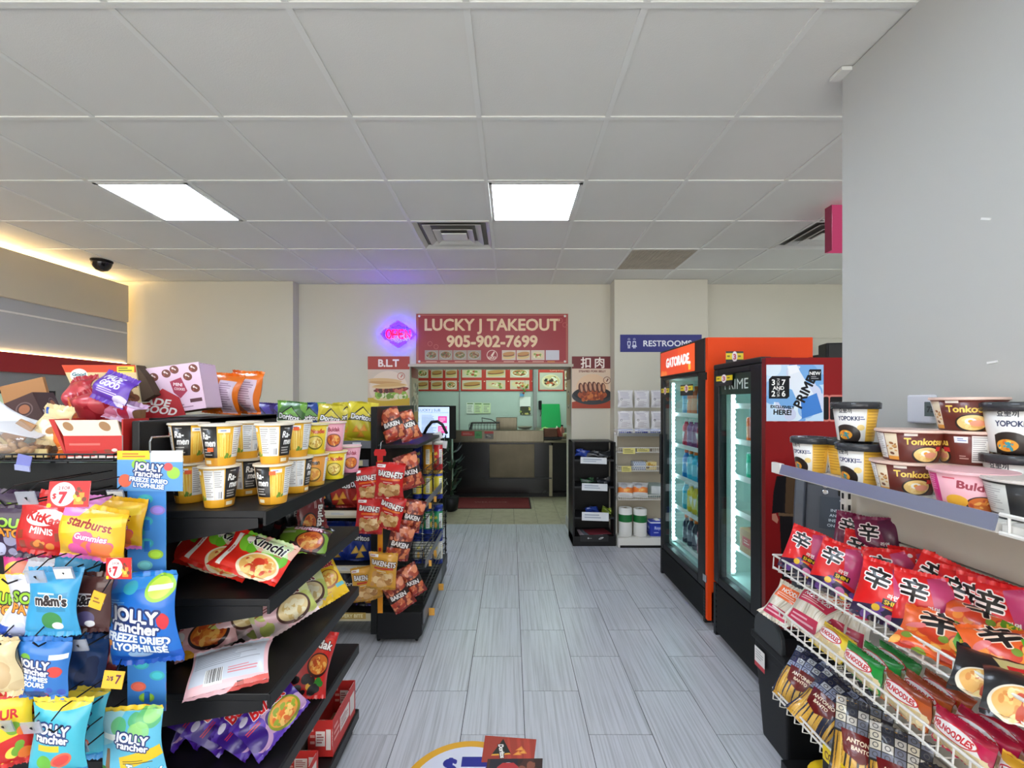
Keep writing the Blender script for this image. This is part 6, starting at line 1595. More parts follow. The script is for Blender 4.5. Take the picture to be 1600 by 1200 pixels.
def cup(k, label, pos, yaw=0, group=None, sc=1.0, tilt=0, sticker=None):
    name, wr, rt, rb, h, lidc, lt = CUP[k]
    if k not in _CUP:
        wm = print_mat('wrap_' + k, wr(), .38, coat=.2)
        n = 40
        body = MB().lathe([(rb * .97, 0), (rb, .002), (rt, h - .004)], n, wrap=[0, 0.01, 1], caps=True).mesh('body', wm, True)
        rim = MB().lathe([(rt - .001, h - .006), (rt + .0035, h - .005), (rt + .004, h - .001), (rt - .001, h)], n).mesh('rim', mat('cup_rim', (236, 226, 206), .5) if lt != 'bowl' else mat('rim_' + k, lidc, .5), True)
        if lt == 'plastic':
            lid = MB().lathe([(rt + .005, h - .014), (rt + .006, h + .002), (rt + .001, h + .006), (rt - .006, h + .005), (rt - .010, h + .001)], n).mesh('lid', mat('lid_smoke', (52, 54, 58), .25, bump=.3, bscale=60), True)
        else:
            lid = MB().lathe([(rt + .003, h - .0005), (rt + .003, h + .0012), (rt * .5, h + .0016)], n).mesh('lid', mat('lid_' + k, lidc, .35, .1, var=.05, scale=30), False)
        _CUP[k] = (body, rim, lid)
    t = thing(name, label, 'cup' if lt != 'bowl' else 'bowl', pos, (math.radians(tilt), 0, math.radians(yaw)), group)
    t.scale = (sc, sc, sc)
    b, r, l = _CUP[k]
    link('body', b, t); link('rim', r, t); link('lid', l, t)
    if sticker:
        a, z = sticker
        rr_ = rb + (rt - rb) * z / h + .0008
        aa = math.radians(a - yaw)
        obj('price_sticker', MB().box(-.009, .009, -.0006, .0004, -.006, .006), mat('sticker_orange', (250, 104, 50), .5), t, (rr_ * math.cos(aa), rr_ * math.sin(aa), z), (0, 0, aa + math.pi / 2))
    return t
def CH(k): return CUP[k][4] + .0015

_TB = {}
def tube_can(k, label, pos, group=None, yaw=0):
    """stacked-chip tube: k = (body, band, cap) colours"""
    if k not in _TB:
        b, band, cap, panel = k
        cv = Cv(320, 200, b); cv.rect(0, .82, 1, 1, band); cv.rect(0, 0, 1, .12, band)
        for j in range(3): cv.rect(j / 3 + .05, .2, j / 3 + .19, .78, panel); cv.lines(j / 3 + .065, .24, j / 3 + .18, .74, 8, tuple(int(c * .7) for c in panel), j); cv.text("Lay's", j / 3 + .26, .35, .12, (240, 220, 80), w=.12, bold=.06); cv.ell(j / 3 + .26, .65, .05, .12, (236, 190, 90))
        m = print_mat('tube%d' % len(_TB), cv, .35)
        _TB[k] = (MB().lathe([(.036, 0), (.037, .003), (.037, .205)], 24).mesh('body', m, True), MB().lathe([(.0385, .200), (.039, .222), (.036, .226)], 24).mesh('cap', mat('tube_cap%d' % len(_TB), cap, .35), True), MB().lathe([(.0375, .0), (.0382, .002), (.0382, .012)], 24).mesh('base_ring', mat('tube_base%d' % len(_TB), band, .4), True))
    t = thing('chip_tube', label, 'chip tube', pos, (0, 0, math.radians(yaw)), group)
    for n_, me in zip(('body', 'cap', 'base_ring'), _TB[k]): link(n_, me, t)
    return t
_BT = {}
def bottle(c, capc, label, pos, group=None, can=False):
    key = (c, capc, can)
    if key not in _BT:
        cv = Cv(200, 160, c); cv.rect(0, .35, 1, .8, tuple(min(255, int(v * .6 + 95)) for v in c)); cv.poly([(.2, .4), (.35, .4), (.28, .75)], (240, 240, 240)); cv.poly([(.7, .4), (.85, .4), (.78, .75)], (240, 240, 240))
        m = print_mat('drink%d' % len(_BT), cv, .2)
        prof = [(.026, 0), (.033, .01), (.033, .10), (.029, .115), (.033, .13), (.031, .165), (.014, .195), (.014, .205)] if not can else [(.024, 0), (.031, .008), (.031, .145), (.026, .155)]
        _BT[key] = (MB().lathe(prof, 20).mesh('body', m, True), MB().lathe([(.016, .205), (.016, .228), (.013, .23)] if not can else [(.027, .155), (.027, .158), (.024, .157)], 16).mesh('cap', mat('cap%d' % len(_BT), capc, .35), True))
    t = thing('drink_can' if can else 'drink_bottle', label, 'drink', pos, (0, 0, random.Random(str(pos)).uniform(0, 6)), group)
    link('body', _BT[key][0], t); link('cap', _BT[key][1], t)
    return t
# ------------------------------------------------------------------ left gondola, shelf 1: instant noodle cups
S1 = GZ[0] + .0008
def shelf_cup(k, label, px, py, yaw, z=S1, lift=0, **kw):
    Y = (EYE - z) * 700 / (py - VY)
    return cup(k, label, (X_at(px, Y), Y, z + lift), yaw, group='noodle cups on the upper gondola shelf', **kw), Y
C1 = [('ramen', 297, 783, 200, 'ramen cup with black panel at shelf end, lower row behind the hanging strip', (300, .1)),
      ('ramen', 343, 790, 320, 'ramen cup showing white text panel, lower row, right at the shelf end', None),
      ('ramen', 385, 772, 290, 'ramen cup with yellow noodle picture, lower row, set back between two front cups', (225, .08)),
      ('ramen', 427, 785, 225, 'ramen cup with large black panel, lower row, second on the shelf edge', (295, .1)),
      ('ramen', 463, 768, 330, 'ramen cup with white text panel, lower row, third on shelf edge', None),
      ('orangecup', 490, 757, 60, 'orange noodle cup with white panel, lower row before the yellow cup', None),
      ('yellowcup', 522, 747, 60, 'yellow noodle cup in lower row between orange and pink cups', None),
      ('pinkcup', 546, 737, 70, 'pink noodle cup in lower row at far end of shelf', None)]
C2 = [(0, 250, 'ramen cup with noodle picture and white tag, stacked at the shelf end', 'ramen', (200, .09)),
      (1, 230, 'ramen cup with black panel and orange sticker, stacked above the front white panelled cup', 'ramen', (268, .05)),
      (2, 180, 'ramen cup with black panel stacked on the set back cup', 'ramen', None),
      (3, 315, 'ramen cup turned to white text panel stacked on the edge cup', 'ramen', None),
      (4, 215, 'ramen cup with black panel stacked on third edge cup', 'ramen', (300, .1)),
      (5, 245, 'yellow chicken noodle cup stacked on the orange cup', 'yellowcup', None),
      (6, 245, 'pink noodle cup with red writing stacked on the yellow cup', 'pinkcup', None)]
base = []
for k, px, py, yaw, lab, st in C1:
    t, Y = shelf_cup(k, lab, px, py, yaw, sticker=st); base.append((t.location.copy(), k))
for i, yaw, lab, k, st in C2:
    p, bk = base[i]
    cup(k, lab, (p.x + (.004 if i % 2 else -.004), p.y, p.z + CH(bk)), yaw, 'noodle cups on the upper gondola shelf', sticker=st)

# shelf 2: kimchi packets fanned out, black packets behind
S2 = GZ[1] + .001
G2 = 'noodle packets on the second gondola shelf'
for k, (px, Y, yaw, pitch, roll, dz, lab) in enumerate([
    (300, 1.56, 22, -44, 24, .0, 'kimchi noodle packet at the back of the fanned row, deepest of four'),
    (322, 1.50, 22, -46, 26, .006, 'kimchi noodle packet third from the top of the fanned row'),
    (352, 1.455, 20, -48, 28, .012, 'kimchi noodle packet partly covered by the front kimchi packet'),
    (400, 1.415, 18, -50, 26, .02, 'red and green kimchi noodle packet on top of the fan, full front showing')]):
    put('kimchi', lab, px, 890, Y=Y, rest=S2 + dz, rot=(yaw, pitch, roll), group=G2, sc=1.08)
put('darkred', 'dark red noodle packet lying behind the kimchi packets near hanging candy pouch', 285, 880, Y=1.72, rest=S2, rot=(20, -30, 10), group=G2)
put('blackbul', 'black noodle packet with pink lettering lying beyond the kimchi packets', 474, 865, Y=1.70, rest=S2, rot=(24, -58, 14), group=G2)
for k, (px, Y) in enumerate(((420, 1.86), (447, 1.84), (470, 1.82), (486, 1.80))):
    put('charcoal' if k != 3 else 'darkred', ('grey black noodle packet standing at back of second shelf, innermost', 'grey black noodle packet standing second in the dark row', 'grey black noodle packet standing third in the dark row', 'dark red and silver noodle packet standing at the outer end of dark row')[k], px, 800, Y=Y + .06, rest=S2, rot=(62, -8, 0 if k != 3 else 90), group=G2)
# shelf 3
S3 = GZ[2] + .001
G3 = 'noodle packets on the third gondola shelf'
put('pink', 'pink spicy noodle packet with orange pan picture standing behind blue candy pouch', 310, 1020, Y=1.50, rest=S3, rot=(12, -24, -16), group=G3, sc=1.06)
put('whiteback', 'pink edged noodle packet lying face down showing pale text panel and barcode', 360, 1060, Y=1.37, rest=S3 + .0, rot=(8, -62, -12), group=G3, sc=1.1)
for k, (px, Y, yaw, pitch, roll, lab) in enumerate([
    (368, 1.56, 30, -16, -30, 'crumpled pale pink noodle packet nearest the pink packet'), (400, 1.62, 40, -18, -48, 'crumpled pale pink noodle packet second in the leaning row'),
    (440, 1.60, 26, -20, -24, 'pale noodle packet with bowl picture third in leaning row'), (466, 1.78, 28, -20, -16, 'pale noodle packet leaning near the yellow packet')]):
    put('carbo', lab, px, 960, Y=Y, rest=S3, rot=(yaw, pitch, roll), group=G3, variants=4, sc=1.08)
put('yellow', 'yellow noodle packet propped at the far end of third shelf', 504, 915, Y=1.86, X=None, rest=S3 + .02, rot=(18, -34, -26), group=G3)
# shelf 4
S4 = GZ[3] + .001
G4 = 'noodle packets on the fourth gondola shelf'
put('red', 'bright red noodle packet standing at the outer edge of fourth shelf', 487, 1050, Y=1.72, rest=S4, rot=(48, -22, 24), group=G4, sc=1.12)
put('darkred', 'dark red noodle packet behind the bright red one on fourth shelf', 462, 1075, Y=1.69, rest=S4, rot=(50, -20, 80), group=G4)
for k, (px, Y, yaw) in enumerate(((288, 1.50, 44), (322, 1.50, 50), (352, 1.47, 46), (388, 1.47, 48), (424, 1.46, 30))):
    put('purple', 'purple spicy noodle packet standing on fourth shelf, %s from the candy display' % ('first', 'second', 'third', 'fourth', 'fifth and frontmost')[k], px, 1140, Y=Y, rest=S4, rot=(yaw, -26, -38), group=G4, variants=4)
# base deck: open red cartons
def carton(name, label, cat, loc, rot, w, d, h, faces, inner=(176, 140, 100), flap=None, group=None, front_low=0.0, open_front=False):
    """Open tray carton: four thin walls and a floor; faces: print for front and plain colour for the rest"""
    t = thing(name, label, cat, loc, rot, group)
    out, front = faces
    mi = mat('carton_inside_%d_%d_%d' % inner, inner, .8, var=.08, scale=20)
    mo = mat('carton_%d_%d_%d' % out, out, .5, var=.05)
    th_ = .003
    obj('floor', MB().box(-w / 2, w / 2, -d / 2, d / 2, 0, th_), mi, t)
    if not open_front:
        m = MB().box(-w / 2, w / 2, -d / 2, -d / 2 + th_, 0, h - front_low)
        obj('front_wall', m, front or mo, t)
    obj('back_wall', MB().box(-w / 2, w / 2, d / 2 - th_, d / 2, 0, h), mo, t)
    for s_ in (-1, 1):
        x0, x1 = (s_ * w / 2, s_ * (w / 2 - th_)) if s_ < 0 else (w / 2 - th_, w / 2)
        m = MB().add([(x0, -d / 2 + th_, 0), (x1, -d / 2 + th_, 0), (x1, d / 2 - th_, 0), (x0, d / 2 - th_, 0), (x0, -d / 2 + th_, h - front_low), (x1, -d / 2 + th_, h - front_low), (x1, d / 2 - th_, h), (x0, d / 2 - th_, h)],
                     [(0, 1, 5, 4), (1, 2, 6, 5), (2, 3, 7, 6), (3, 0, 4, 7), (4, 5, 6, 7), (3, 2, 1, 0)], 0, None, [[(0, 0), (1, 0), (1, 1), (0, 1)]] * 6)
        obj('side_wall', m, front or mo, t)
    return t
cv = Cv(240, 120, (196, 44, 40)); cv.rect(.3, .3, .7, .7, (230, 220, 214)); cv.lines(.34, .36, .66, .64, 4, (150, 60, 60)); cv.rect(.74, .25, .95, .8, (226, 216, 210)); cv.lines(.06, .2, .28, .7, 3, (240, 200, 190))
crt = print_mat('red_carton', cv, .5)
S5 = GZ[4] + .001
t = carton('open_carton', 'tall open red carton standing on bottom gondola deck at its outer edge', 'box', (-.765, 1.93, S5), (0, 0, math.radians(90)), .26, .10, .15, ((196, 44, 40), crt))
carton('open_carton', 'dark open carton pushed behind the red carton on bottom gondola deck', 'box', (-.885, 1.90, S5), (0, 0, math.radians(90)), .30, .11, .19, ((88, 78, 70), None))
carton('open_carton', 'low red carton in front part of bottom gondola deck', 'box', (-.80, 1.56, S5), (0, 0, math.radians(90)), .30, .13, .10, ((190, 50, 44), crt))

# on top of the spine: pink box, orange bags
def boxart(w, h, bg): return Cv(w, h, bg)
cv = Cv(300, 260, (226, 196, 220))
for (x, y) in ((.12, .2), (.36, .16), (.75, .28), (.88, .12), (.2, .62), (.86, .55), (.52, .1)): cv.ell(x, y, .085, .085, (110, 52, 40), 20); cv.blobs(5, (x - .05, y - .05, x + .05, y + .05), [(150, 70, 60), (226, 206, 206)], .018, 3)
cv.poly([(.40, .34), (.62, .28), (.70, .58), (.55, .72), (.44, .58)], (166, 50, 80)); cv.text('MINI', .54, .42, .07, (240, 226, 232), bold=.05, rot=12); cv.text('COOKIES', .56, .52, .055, (240, 226, 232), w=.2, bold=.05, rot=12); cv.poly([(.0, .7), (.2, .64), (.2, .72), (0, .78)], (206, 150, 190)); cv.lines(.2, .84, .8, .95, 2, (150, 110, 140)); cv.rect(.72, .76, .95, .84, (90, 50, 60))
pk1 = print_mat('pink_box', cv, .45)
cv2 = Cv(300, 160, (226, 196, 220))
for (x, y) in ((.2, .4), (.5, .3), (.8, .55), (.35, .8), (.65, .8)): cv2.ell(x, y, .07, .12, (110, 52, 40))
pk2 = print_mat('pink_box_top', cv2, .45)
m_pink = mat('carton_pink', (226, 196, 220), .5)
t = thing('snack_box', 'open pale pink cookie box with brown cookies lying tilted on top of black shelving', 'box', (X_at(283, 1.66), 1.66, 1.476), (0, math.radians(-9), math.radians(10)))
t.scale = (1.17, 1.17, 1.17)
bw, bd, bh = .155, .12, .155
obj('front_panel', MB().box(-bw / 2 + .035, bw / 2 + .025, -bd / 2, -bd / 2 + .003, 0.012, bh), pk1, t, rot=(0, 0, 0))
obj('top_panel', MB().box(-bw / 2, bw / 2 + .02, -bd / 2 + .003, bd / 2, bh - .003, bh), pk2, t)
obj('back_panel', MB().box(-bw / 2, bw / 2 + .02, bd / 2 - .003, bd / 2, .012, bh - .003), m_pink, t)
obj('side_panel', MB().box(bw / 2 + .017, bw / 2 + .02, -bd / 2 + .003, bd / 2 - .003, .012, bh - .003), m_pink, t)
obj('bottom_panel', MB().box(-bw / 2, bw / 2 + .02, -bd / 2 + .003, bd / 2 - .003, .012, .015), m_card, t)
cv = Cv(220, 160, (176, 34, 44)); cv.text('MADE', .5, .38, .24, WHITE, w=.6, bold=.05, rot=22); cv.text('GOOD', .58, .70, .24, WHITE, w=.6, bold=.05, rot=22); cv.ell(.12, .66, .08, .12, (236, 226, 230), ring=.3)
obj('tongue', MB().prism([(-.115, 0.0), (.045, 0.0), (.035, .055), (-.005, .088)], -bd / 2 - .006, -bd / 2 - .002), print_mat('pink_tongue', cv, .45), t)
for k in range(4):
    put(('mgred', 'mgpink', 'mgred', 'mgpink')[k], ('dark red', 'pale pink', 'crumpled red', 'small pink')[k] + ' snack pouch inside the open pink cookie box', 0, 0, pos=(t.location.x - .065 + k * .024, 1.67, 1.575 + (k % 2) * .014), rot=(10, -20, 60 + 20 * k), sc=.7, group='pouches in the pink box')
for k, (px, Y) in enumerate(((348, 1.80), (383, 1.92))):
    put('orange', ('orange chip bag with white back panel on top of shelving, beside the pink box', 'orange chip bag with white back panel on top of shelving, farther from pink box')[k], px, 630, Y=Y, rest=1.4745, rot=(10 - 14 * k, -6, 4), group='orange chip bags', sc=.9 if k == 0 else 1.0)

# ------------------------------------------------------------------ hook display: candy bags
GE = 'candy bags on the hook display'
def hang(k, label, px, py, Y, rot=(4, 0, 8), **kw):
    Y2 = Y * 1.05
    if X_at(px, Y2) > -1.06: Y2 = -1.06 * FOC / (px - VX)
    Y2 = min(Y2, 1.262)
    return put(k, label, px, py, Y=Y2, rot=rot, group=GE, sc=max(1.0, Y2 / Y), **kw)
hang('kitkat', 'red wafer candy bag hanging behind the first red one in top hook row', 92, 808, 1.195, (5, 0, 10))
hang('kitkat', 'red wafer candy bag with white oval in front of top hook row', 70, 825, 1.115)
hang('sourdark', 'dark purple sour candy bag partly behind red wafer bag, top hook row', 20, 828, 1.165, (4, 0, 4))
hang('sourdark', 'dark purple sour candy bag deeper behind on the top hook row', 30, 805, 1.20, (4, 0, 6))
hang('starburst', 'yellow gummies bag hanging behind another in top hook row', 180, 815, 1.16, (2, 0, 6))
hang('starburst', 'yellow and pink gummies bag in front, end of top hook row', 146, 834, 1.06, (4, 2, 8))
hang('magenta', 'bright pink candy bag at back of second hook row', 45, 895, 1.18, (4, 0, 6))
hang('souryell', 'yellow sour candy bag cut by picture edge in second hook row', 8, 945, 1.07, (2, 0, 2))
hang('sourwhite', 'silvery blue sour candy bag in second hook row', 56, 948, 1.06, (5, 0, 7))
hang('sourwhite', 'silvery blue sour candy bag hanging behind its twin in second hook row', 76, 922, 1.15, (5, 0, 9))
hang('mmblue', 'light blue chocolate candy bag in front of second hook row', 84, 940, 1.05, (4, 0, 4))
hang('mmblue', 'light blue chocolate candy bag hidden behind the front blue one', 118, 915, 1.14, (6, 0, 6))
hang('mmbrown', 'dark brown chocolate candy bag beside the blue one in second hook row', 137, 940, 1.09, (6, 0, 4))
hang('jrgum', 'blue gummies bag in front of third hook row', 66, 1042, 1.05, (4, 0, 5))
hang('jrgum', 'blue gummies bag hanging behind the front blue gummies bag', 96, 1020, 1.15, (4, 0, 7))
hang('dkblue', 'dark blue candy bag seen edge on behind clear label holder', 124, 1038, 1.15, (30, 0, 8))
hang('dkblue', 'dark blue candy bag deepest on the third row hook', 140, 1010, 1.22, (26, 0, 8))
hang('cream', 'cream coloured snack bag cut by picture edge in third hook row', -2, 1040, 1.03, (2, 0, 0))
hang('dkcandy', 'dark candy bag with red blobs between blue bags and candy strip', 152, 1015, 1.24, (0, 0, 0))
hang('yellred', 'yellow and red candy bag at picture edge in bottom hook row', 4, 1140, 1.03, (30, 0, 2))
hang('yellred', 'yellow and red candy bag second in bottom hook row', 28, 1135, 1.08, (34, 0, 4))
hang('yellred', 'yellow and red candy bag next to the teal pouch in bottom hook row', 50, 1128, 1.12, (34, 0, 4))
hang('jrteal', 'teal melon candy bag in front of bottom hook row', 94, 1150, 1.05, (4, 0, 5))
hang('jrteal', 'teal melon candy bag hanging behind the front teal one', 122, 1130, 1.13, (10, 0, 7))
# price cards of the display
def price_card(label, px, py, Y, w, h, cv, rot=(0, 0, 0)):
    p = at(px, py, Y)
    o = obj('price_card', MB().box(-w / 2, w / 2, -.001, .001, -h / 2, h / 2), print_mat('price_card%d' % len(_PR), cv, .4), loc=p, rot=tuple(math.radians(a) for a in rot))
    obj('clip_wire', MB().tube([(0, .001, 0), (min(0, -1.11 - p.x), EY - p.y, 0)], .0016, 5), m_black, o)
    return tag(o, label, 'price card')
def c_price(two='2 FOR'):
    cv = Cv(200, 130, (206, 34, 36)); cv.ell(.36, .5, .30, .46, (244, 240, 240)); cv.text(two, .38, .26, .12, (150, 60, 66), bold=.03); cv.text('$', .16, .56, .2, (200, 40, 50), bold=.05); cv.text('7', .36, .62, .42, (196, 30, 50), bold=.07); cv.rect(.64, .45, .88, .9, (232, 150, 50)); cv.blobs(8, (.66, .2, .9, .8), [(120, 60, 40), (240, 200, 80), (200, 60, 50)], .05, 4); cv.ell(.05, .93, .06, .09, (250, 210, 40)); return cv
price_card('red price card two for seven dollars above the red wafer bags', 108, 772, 1.015, .088, .058, c_price(), (-8, 0, 4))
price_card('red price card two for seven dollars beside the hanging candy strip', 186, 888, 1.10, .062, .052, c_price(), (0, 0, 0))
cv = Cv(120, 90, (240, 180, 40)); cv.text('2/$', .34, .42, .24, (70, 30, 60), bold=.04); cv.text('7', .74, .45, .5, (90, 20, 60), bold=.05)
price_card('orange price tag two for seven on lower hook by candy strip', 177, 1062, 1.10, .05, .040, cv, (-10, 4, 0))
cv = Cv(90, 90, (240, 180, 40)); cv.lines(.2, .3, .8, .7, 2, (120, 70, 40))
price_card('small orange price tag by the brown candy bag', 152, 938, 1.055, .03, .04, cv, (0, 20, 0))
# hanging candy strip
sty = 1.245
st = thing('candy_strip', 'tall blue cardboard clip strip with header hanging from black shelf end', 'display strip', at(237, 690, sty))
def stz(py): return Z_at(py, sty) - Z_at(690, sty)
def stx(px): return X_at(px, sty) - X_at(237, sty)
cv = Cv(300, 190, (96, 160, 220)); cv.rect(0, 0, .5, .22, (246, 206, 40)); cv.lines(.08, .05, .45, .18, 2, (190, 90, 50)); cv.rect(.51, 0, 1, .28, (226, 230, 234)); cv.ell(.34, .34, .12, .14, (150, 206, 70)); cv.ell(.12, .74, .1, .16, (236, 110, 80)); cv.ell(.86, .55, .10, .15, (160, 210, 80)); cv.ell(.78, .4, .07, .1, (230, 90, 90)); jr(cv, .48, .50, .16, 6, ('FREEZE DRIED', 'LYOPHILISÉ'))
obj('header', MB().box(stx(185), stx(287), -.004, -.002, stz(767), stz(704)), print_mat('strip_header', cv, .4), st, bevel=0)
cv = Cv(110, 780, (70, 140, 214)); rq = random.Random(11)
for k in range(20):
    x, y = rq.uniform(.1, .9), .04 + k * .05; c = rq.choice([(160, 206, 60), (120, 200, 200), (236, 110, 90), (150, 130, 210), (70, 180, 190)]); cv.ell(x, y, .2, .022, c); cv.ell(x, y, .14, .015, tuple(min(255, int(v * 1.12)) for v in c))
obj('strip', MB().box(stx(200), stx(260), -.002, 0, stz(1110), stz(766)), print_mat('strip_body', cv, .4), st)
obj('hook', MB().tube([(0, .07, .01), (0, .0, .012), (0, -.006, 0), (0, -.005, -.03)], .0025, 6), m_chrome, st)
for py in (780, 812, 845, 905, 990, 1080): obj('tab', MB().box(stx(228), stx(235), -.006, -.002, stz(py + 16), stz(py)), mat('strip_tab', (40, 110, 190), .4), st)
put('jrbig', 'large blue freeze dried candy pouch clipped on the hanging strip', 224, 966, Y=1.21, rot=(-2, 2, -4), group=None)
put('jrtrop', 'sky blue and yellow tropical candy pouch clipped at bottom of hanging strip', 208, 1162, Y=1.20, rot=(-2, 2, -3), group=None)

# ------------------------------------------------------------------ wire basket on the hook display
bz = BZ + .0035
Q = 1.25
cv = Cv(300, 180, (226, 200, 150)); cv.rect(0, 0, 1, .2, (206, 66, 30)); cv.ell(.22, .28, .11, .18, (230, 236, 236)); cv.text('Good', .22, .25, .09, (60, 110, 120), bold=.05); cv.text('to go', .22, .34, .07, (60, 110, 120)); cv.rect(.70, .04, .92, .2, (240, 214, 60)); cv.lines(.72, .06, .9, .18, 2, (60, 60, 30)); cv.text('chocolate & caramel', .58, .56, .11, (150, 90, 50), w=.76, bold=.03); cv.lines(.36, .34, .6, .4, 1, (190, 110, 60))
for (x, y) in ((.66, .84), (.82, .78), (.9, .9)): cv.ell(x, y, .09, .12, (120, 70, 40)); cv.blobs(5, (x - .05, y - .06, x + .05, y + .06), [(160, 100, 60), (90, 50, 30)], .02, 3)
t = thing('snack_box', 'large cream and orange snack box lid standing open behind the pouches', 'box', (X_at(165, 1.24 * Q), 1.24 * Q, bz), (0, 0, math.radians(0)))
t.scale = (Q, Q, Q)
sk = [(-.115, 0), (.065, 0), (.11, .10), (.10, .232), (-.118, .232), (-.07, .10)]
obj('lid_panel', MB().prism([(-.07, .13), (.10, .13), (.085, .232), (-.118, .232)], -.004, -.001), print_mat('cream_lid', cv, .5), t)
obj('lid_side', MB().prism([(.085, .232), (.10, .13), (.135, .15), (.11, .20)], .0, .03), mat('box_inside_dark', (78, 60, 44), .8, var=.1), t)
obj('carton_body', MB().prism([(-.10, 0), (.09, 0), (.10, .128), (-.07, .128)], .0, .05), m_card, t)
cvr = Cv(240, 160, (198, 40, 36)); cvr.lines(.1, .3, .9, .5, 1, (226, 120, 110)); cvr.blobs(9, (.1, .6, .9, .95), [(110, 50, 36), (230, 214, 206), (150, 70, 50)], .05, 3); cvr.rect(0, .92, 1, 1, (232, 222, 214))
cvw = Cv(200, 90, (230, 220, 196)); cvw.ell(.2, .4, .07, .3, (160, 120, 80), -20); cvw.ell(.75, .4, .08, .32, (160, 120, 80), -20)
bt = thing('snack_box', 'red snack box with torn cream front panel at the wire basket front edge', 'box', (X_at(166, 1.07 * Q), 1.07 * Q, bz), (0, 0, math.radians(4)))
bt.scale = (Q, Q, Q)
obj('front_panel', MB().prism([(-.058, 0), (.062, 0), (.062, .052), (-.066, .052)], -.035, -.032), print_mat('red_box_front', cvr, .5), bt)
obj('torn_panel', MB().prism([(-.066, .052), (.06, .052), (.05, .088), (-.085, .088)], -.0345, -.031), print_mat('red_box_torn', cvw, .6), bt)
obj('side_panel', MB().box(.059, .062, -.032, .05, 0, .09), mat('carton_red_plain', (190, 40, 36), .5), bt)
obj('side_panel', MB().prism([(-.10, .09), (-.088, .09), (-.058, 0), (-.062, 0)], -.032, .05), mat('carton_red_plain', (190, 40, 36), .5), bt)
obj('back_panel', MB().box(-.06, .062, .05, .053, 0, .07), m_card, bt)
obj('floor_panel', MB().box(-.06, .06, -.032, .05, 0, .003), m_card, bt)
cb = thing('snack_box', 'open brown cardboard box with cream edge in wire basket beside the nut bag', 'box', (X_at(78, 1.10 * Q), 1.10 * Q, bz), (0, 0, math.radians(-6)))
cb.scale = (Q, Q, Q)
obj('front_panel', MB().prism([(-.06, 0), (.055, 0), (.055, .02), (-.03, .02), (-.075, .05)], -.05, -.047), mat('cream_board', (222, 200, 140), .6, var=.06), cb)
obj('side_panel', MB().prism([(-.075, .05), (-.03, .02), (.02, .075), (-.02, .09)], -.046, -.043), m_card, cb)
obj('back_panel', MB().box(-.07, .06, .05, .053, 0, .085), m_card, cb); obj('floor_panel', MB().box(-.06, .055, -.047, .05, 0, .003), m_card, cb)
cv = Cv(240, 180, (70, 40, 42)); cv.ell(.72, .4, .17, .22, (120, 96, 96), ring=.16); cv.ell(.72, .4, .11, .14, (176, 110, 76)); cv.rect(.1, .6, .42, .95, (196, 192, 196)); cv.lines(.12, .64, .4, .92, 6, (130, 126, 130)); cv.lines(.44, .5, .6, .9, 4, (200, 170, 160))
t = thing('snack_box', 'dark brown snack box tilted with copper lid at back of basket', 'box', (X_at(52, 1.22 * Q), 1.22 * Q, bz + .065), (0, math.radians(-24), math.radians(4)))
t.scale = (Q, Q, Q)
obj('carton', MB().box(-.065, .065, -.03, .03, 0, .085), [print_mat('brown_box', cv, .45)], t)
obj('lid_flap', MB().box(-.085, .03, .032, .04, .07, .145), mat('copper_board', (172, 122, 76), .6, var=.06), t, rot=(0, math.radians(10), 0))
put('mgpurp', 'purple snack pouch lying on top of the heap in basket', 178, 607, Y=1.10 * Q, rot=(0, -18, 20), sc=Q)
put('mgpink', 'pink and white snack pouch under the purple one', 192, 640, Y=1.11 * Q, rot=(-4, -30, 12), sc=Q)
for k, (px, py, Y, rot, kd, lab) in enumerate([(126, 615, 1.17, (4, -10, -14), 'mgred', 'crumpled dark red snack pouch behind the purple pouch'), (144, 632, 1.13, (14, -14, -28), 'mgred', 'red and white snack pouch leaning against the purple pouch'),
        (126, 645, 1.15, (10, 0, -10), 'mgorange', 'orange snack pouch tucked behind the cream pouch'), (88, 664, 1.08, (0, -6, 8), 'creamb', 'cream snack pouch with blue mark in cardboard box'), (112, 690, 1.055, (2, -6, -8), 'orangeb', 'orange snack pouch with white oval in cardboard box')]):
    put(kd, lab, px, py, Y=Y * Q, rot=rot, sc=Q, group='snack pouches in the wire basket')
# clear bag of nuts with white sheet
nt = thing('nut_bag', 'clear bag of nuts with white paper top at front of wire basket', 'snack', (X_at(20, 1.06 * Q), 1.06 * Q, bz), (0, 0, 0))
nt.scale = (Q, Q, Q)
obj('bag', MB().lathe([(.03, 0), (.075, .01), (.085, .03), (.07, .06), (.03, .085)], 18), clear('nut_film', (250, 250, 250), .06, .25, .12), nt, smooth=True)
nutm = MB().lathe([(.002, -.011), (.006, -.007), (.0075, 0), (.006, .007), (.002, .011)], 7).mesh('nut', mat('nut_tan', (206, 160, 104), .5, var=.25, scale=30), True)
rq = random.Random(8)
for k in range(46):
    a, r = rq.uniform(0, 6.28), math.sqrt(rq.random()) * .066
    link('nut', nutm, nt, (r * math.cos(a), r * math.sin(a), .014 + .026 * rq.random() * (1 - r / .1)), (rq.uniform(0, 3), rq.uniform(0, 3), 0))
ws = MB(); vs = []; nn = 10
for j in range(nn + 1):
    for i in range(nn + 1):
        u, v = i / nn, j / nn
        vs.append((-.11 + .19 * u, -.02 + .05 * v - .012 * math.sin(3 * u), .055 + (.075 - .05 * u ** .8) * v + .012 * math.sin(4 * u + 2 * v) + .03 * (1 - u) * v))
ws.add(vs, [(j * (nn + 1) + i, j * (nn + 1) + i + 1, (j + 1) * (nn + 1) + i + 1, (j + 1) * (nn + 1) + i) for j in range(nn) for i in range(nn)])
o = obj('paper_top', ws, mat('poly_white', (222, 224, 232), .45, var=.03), nt, smooth=True)
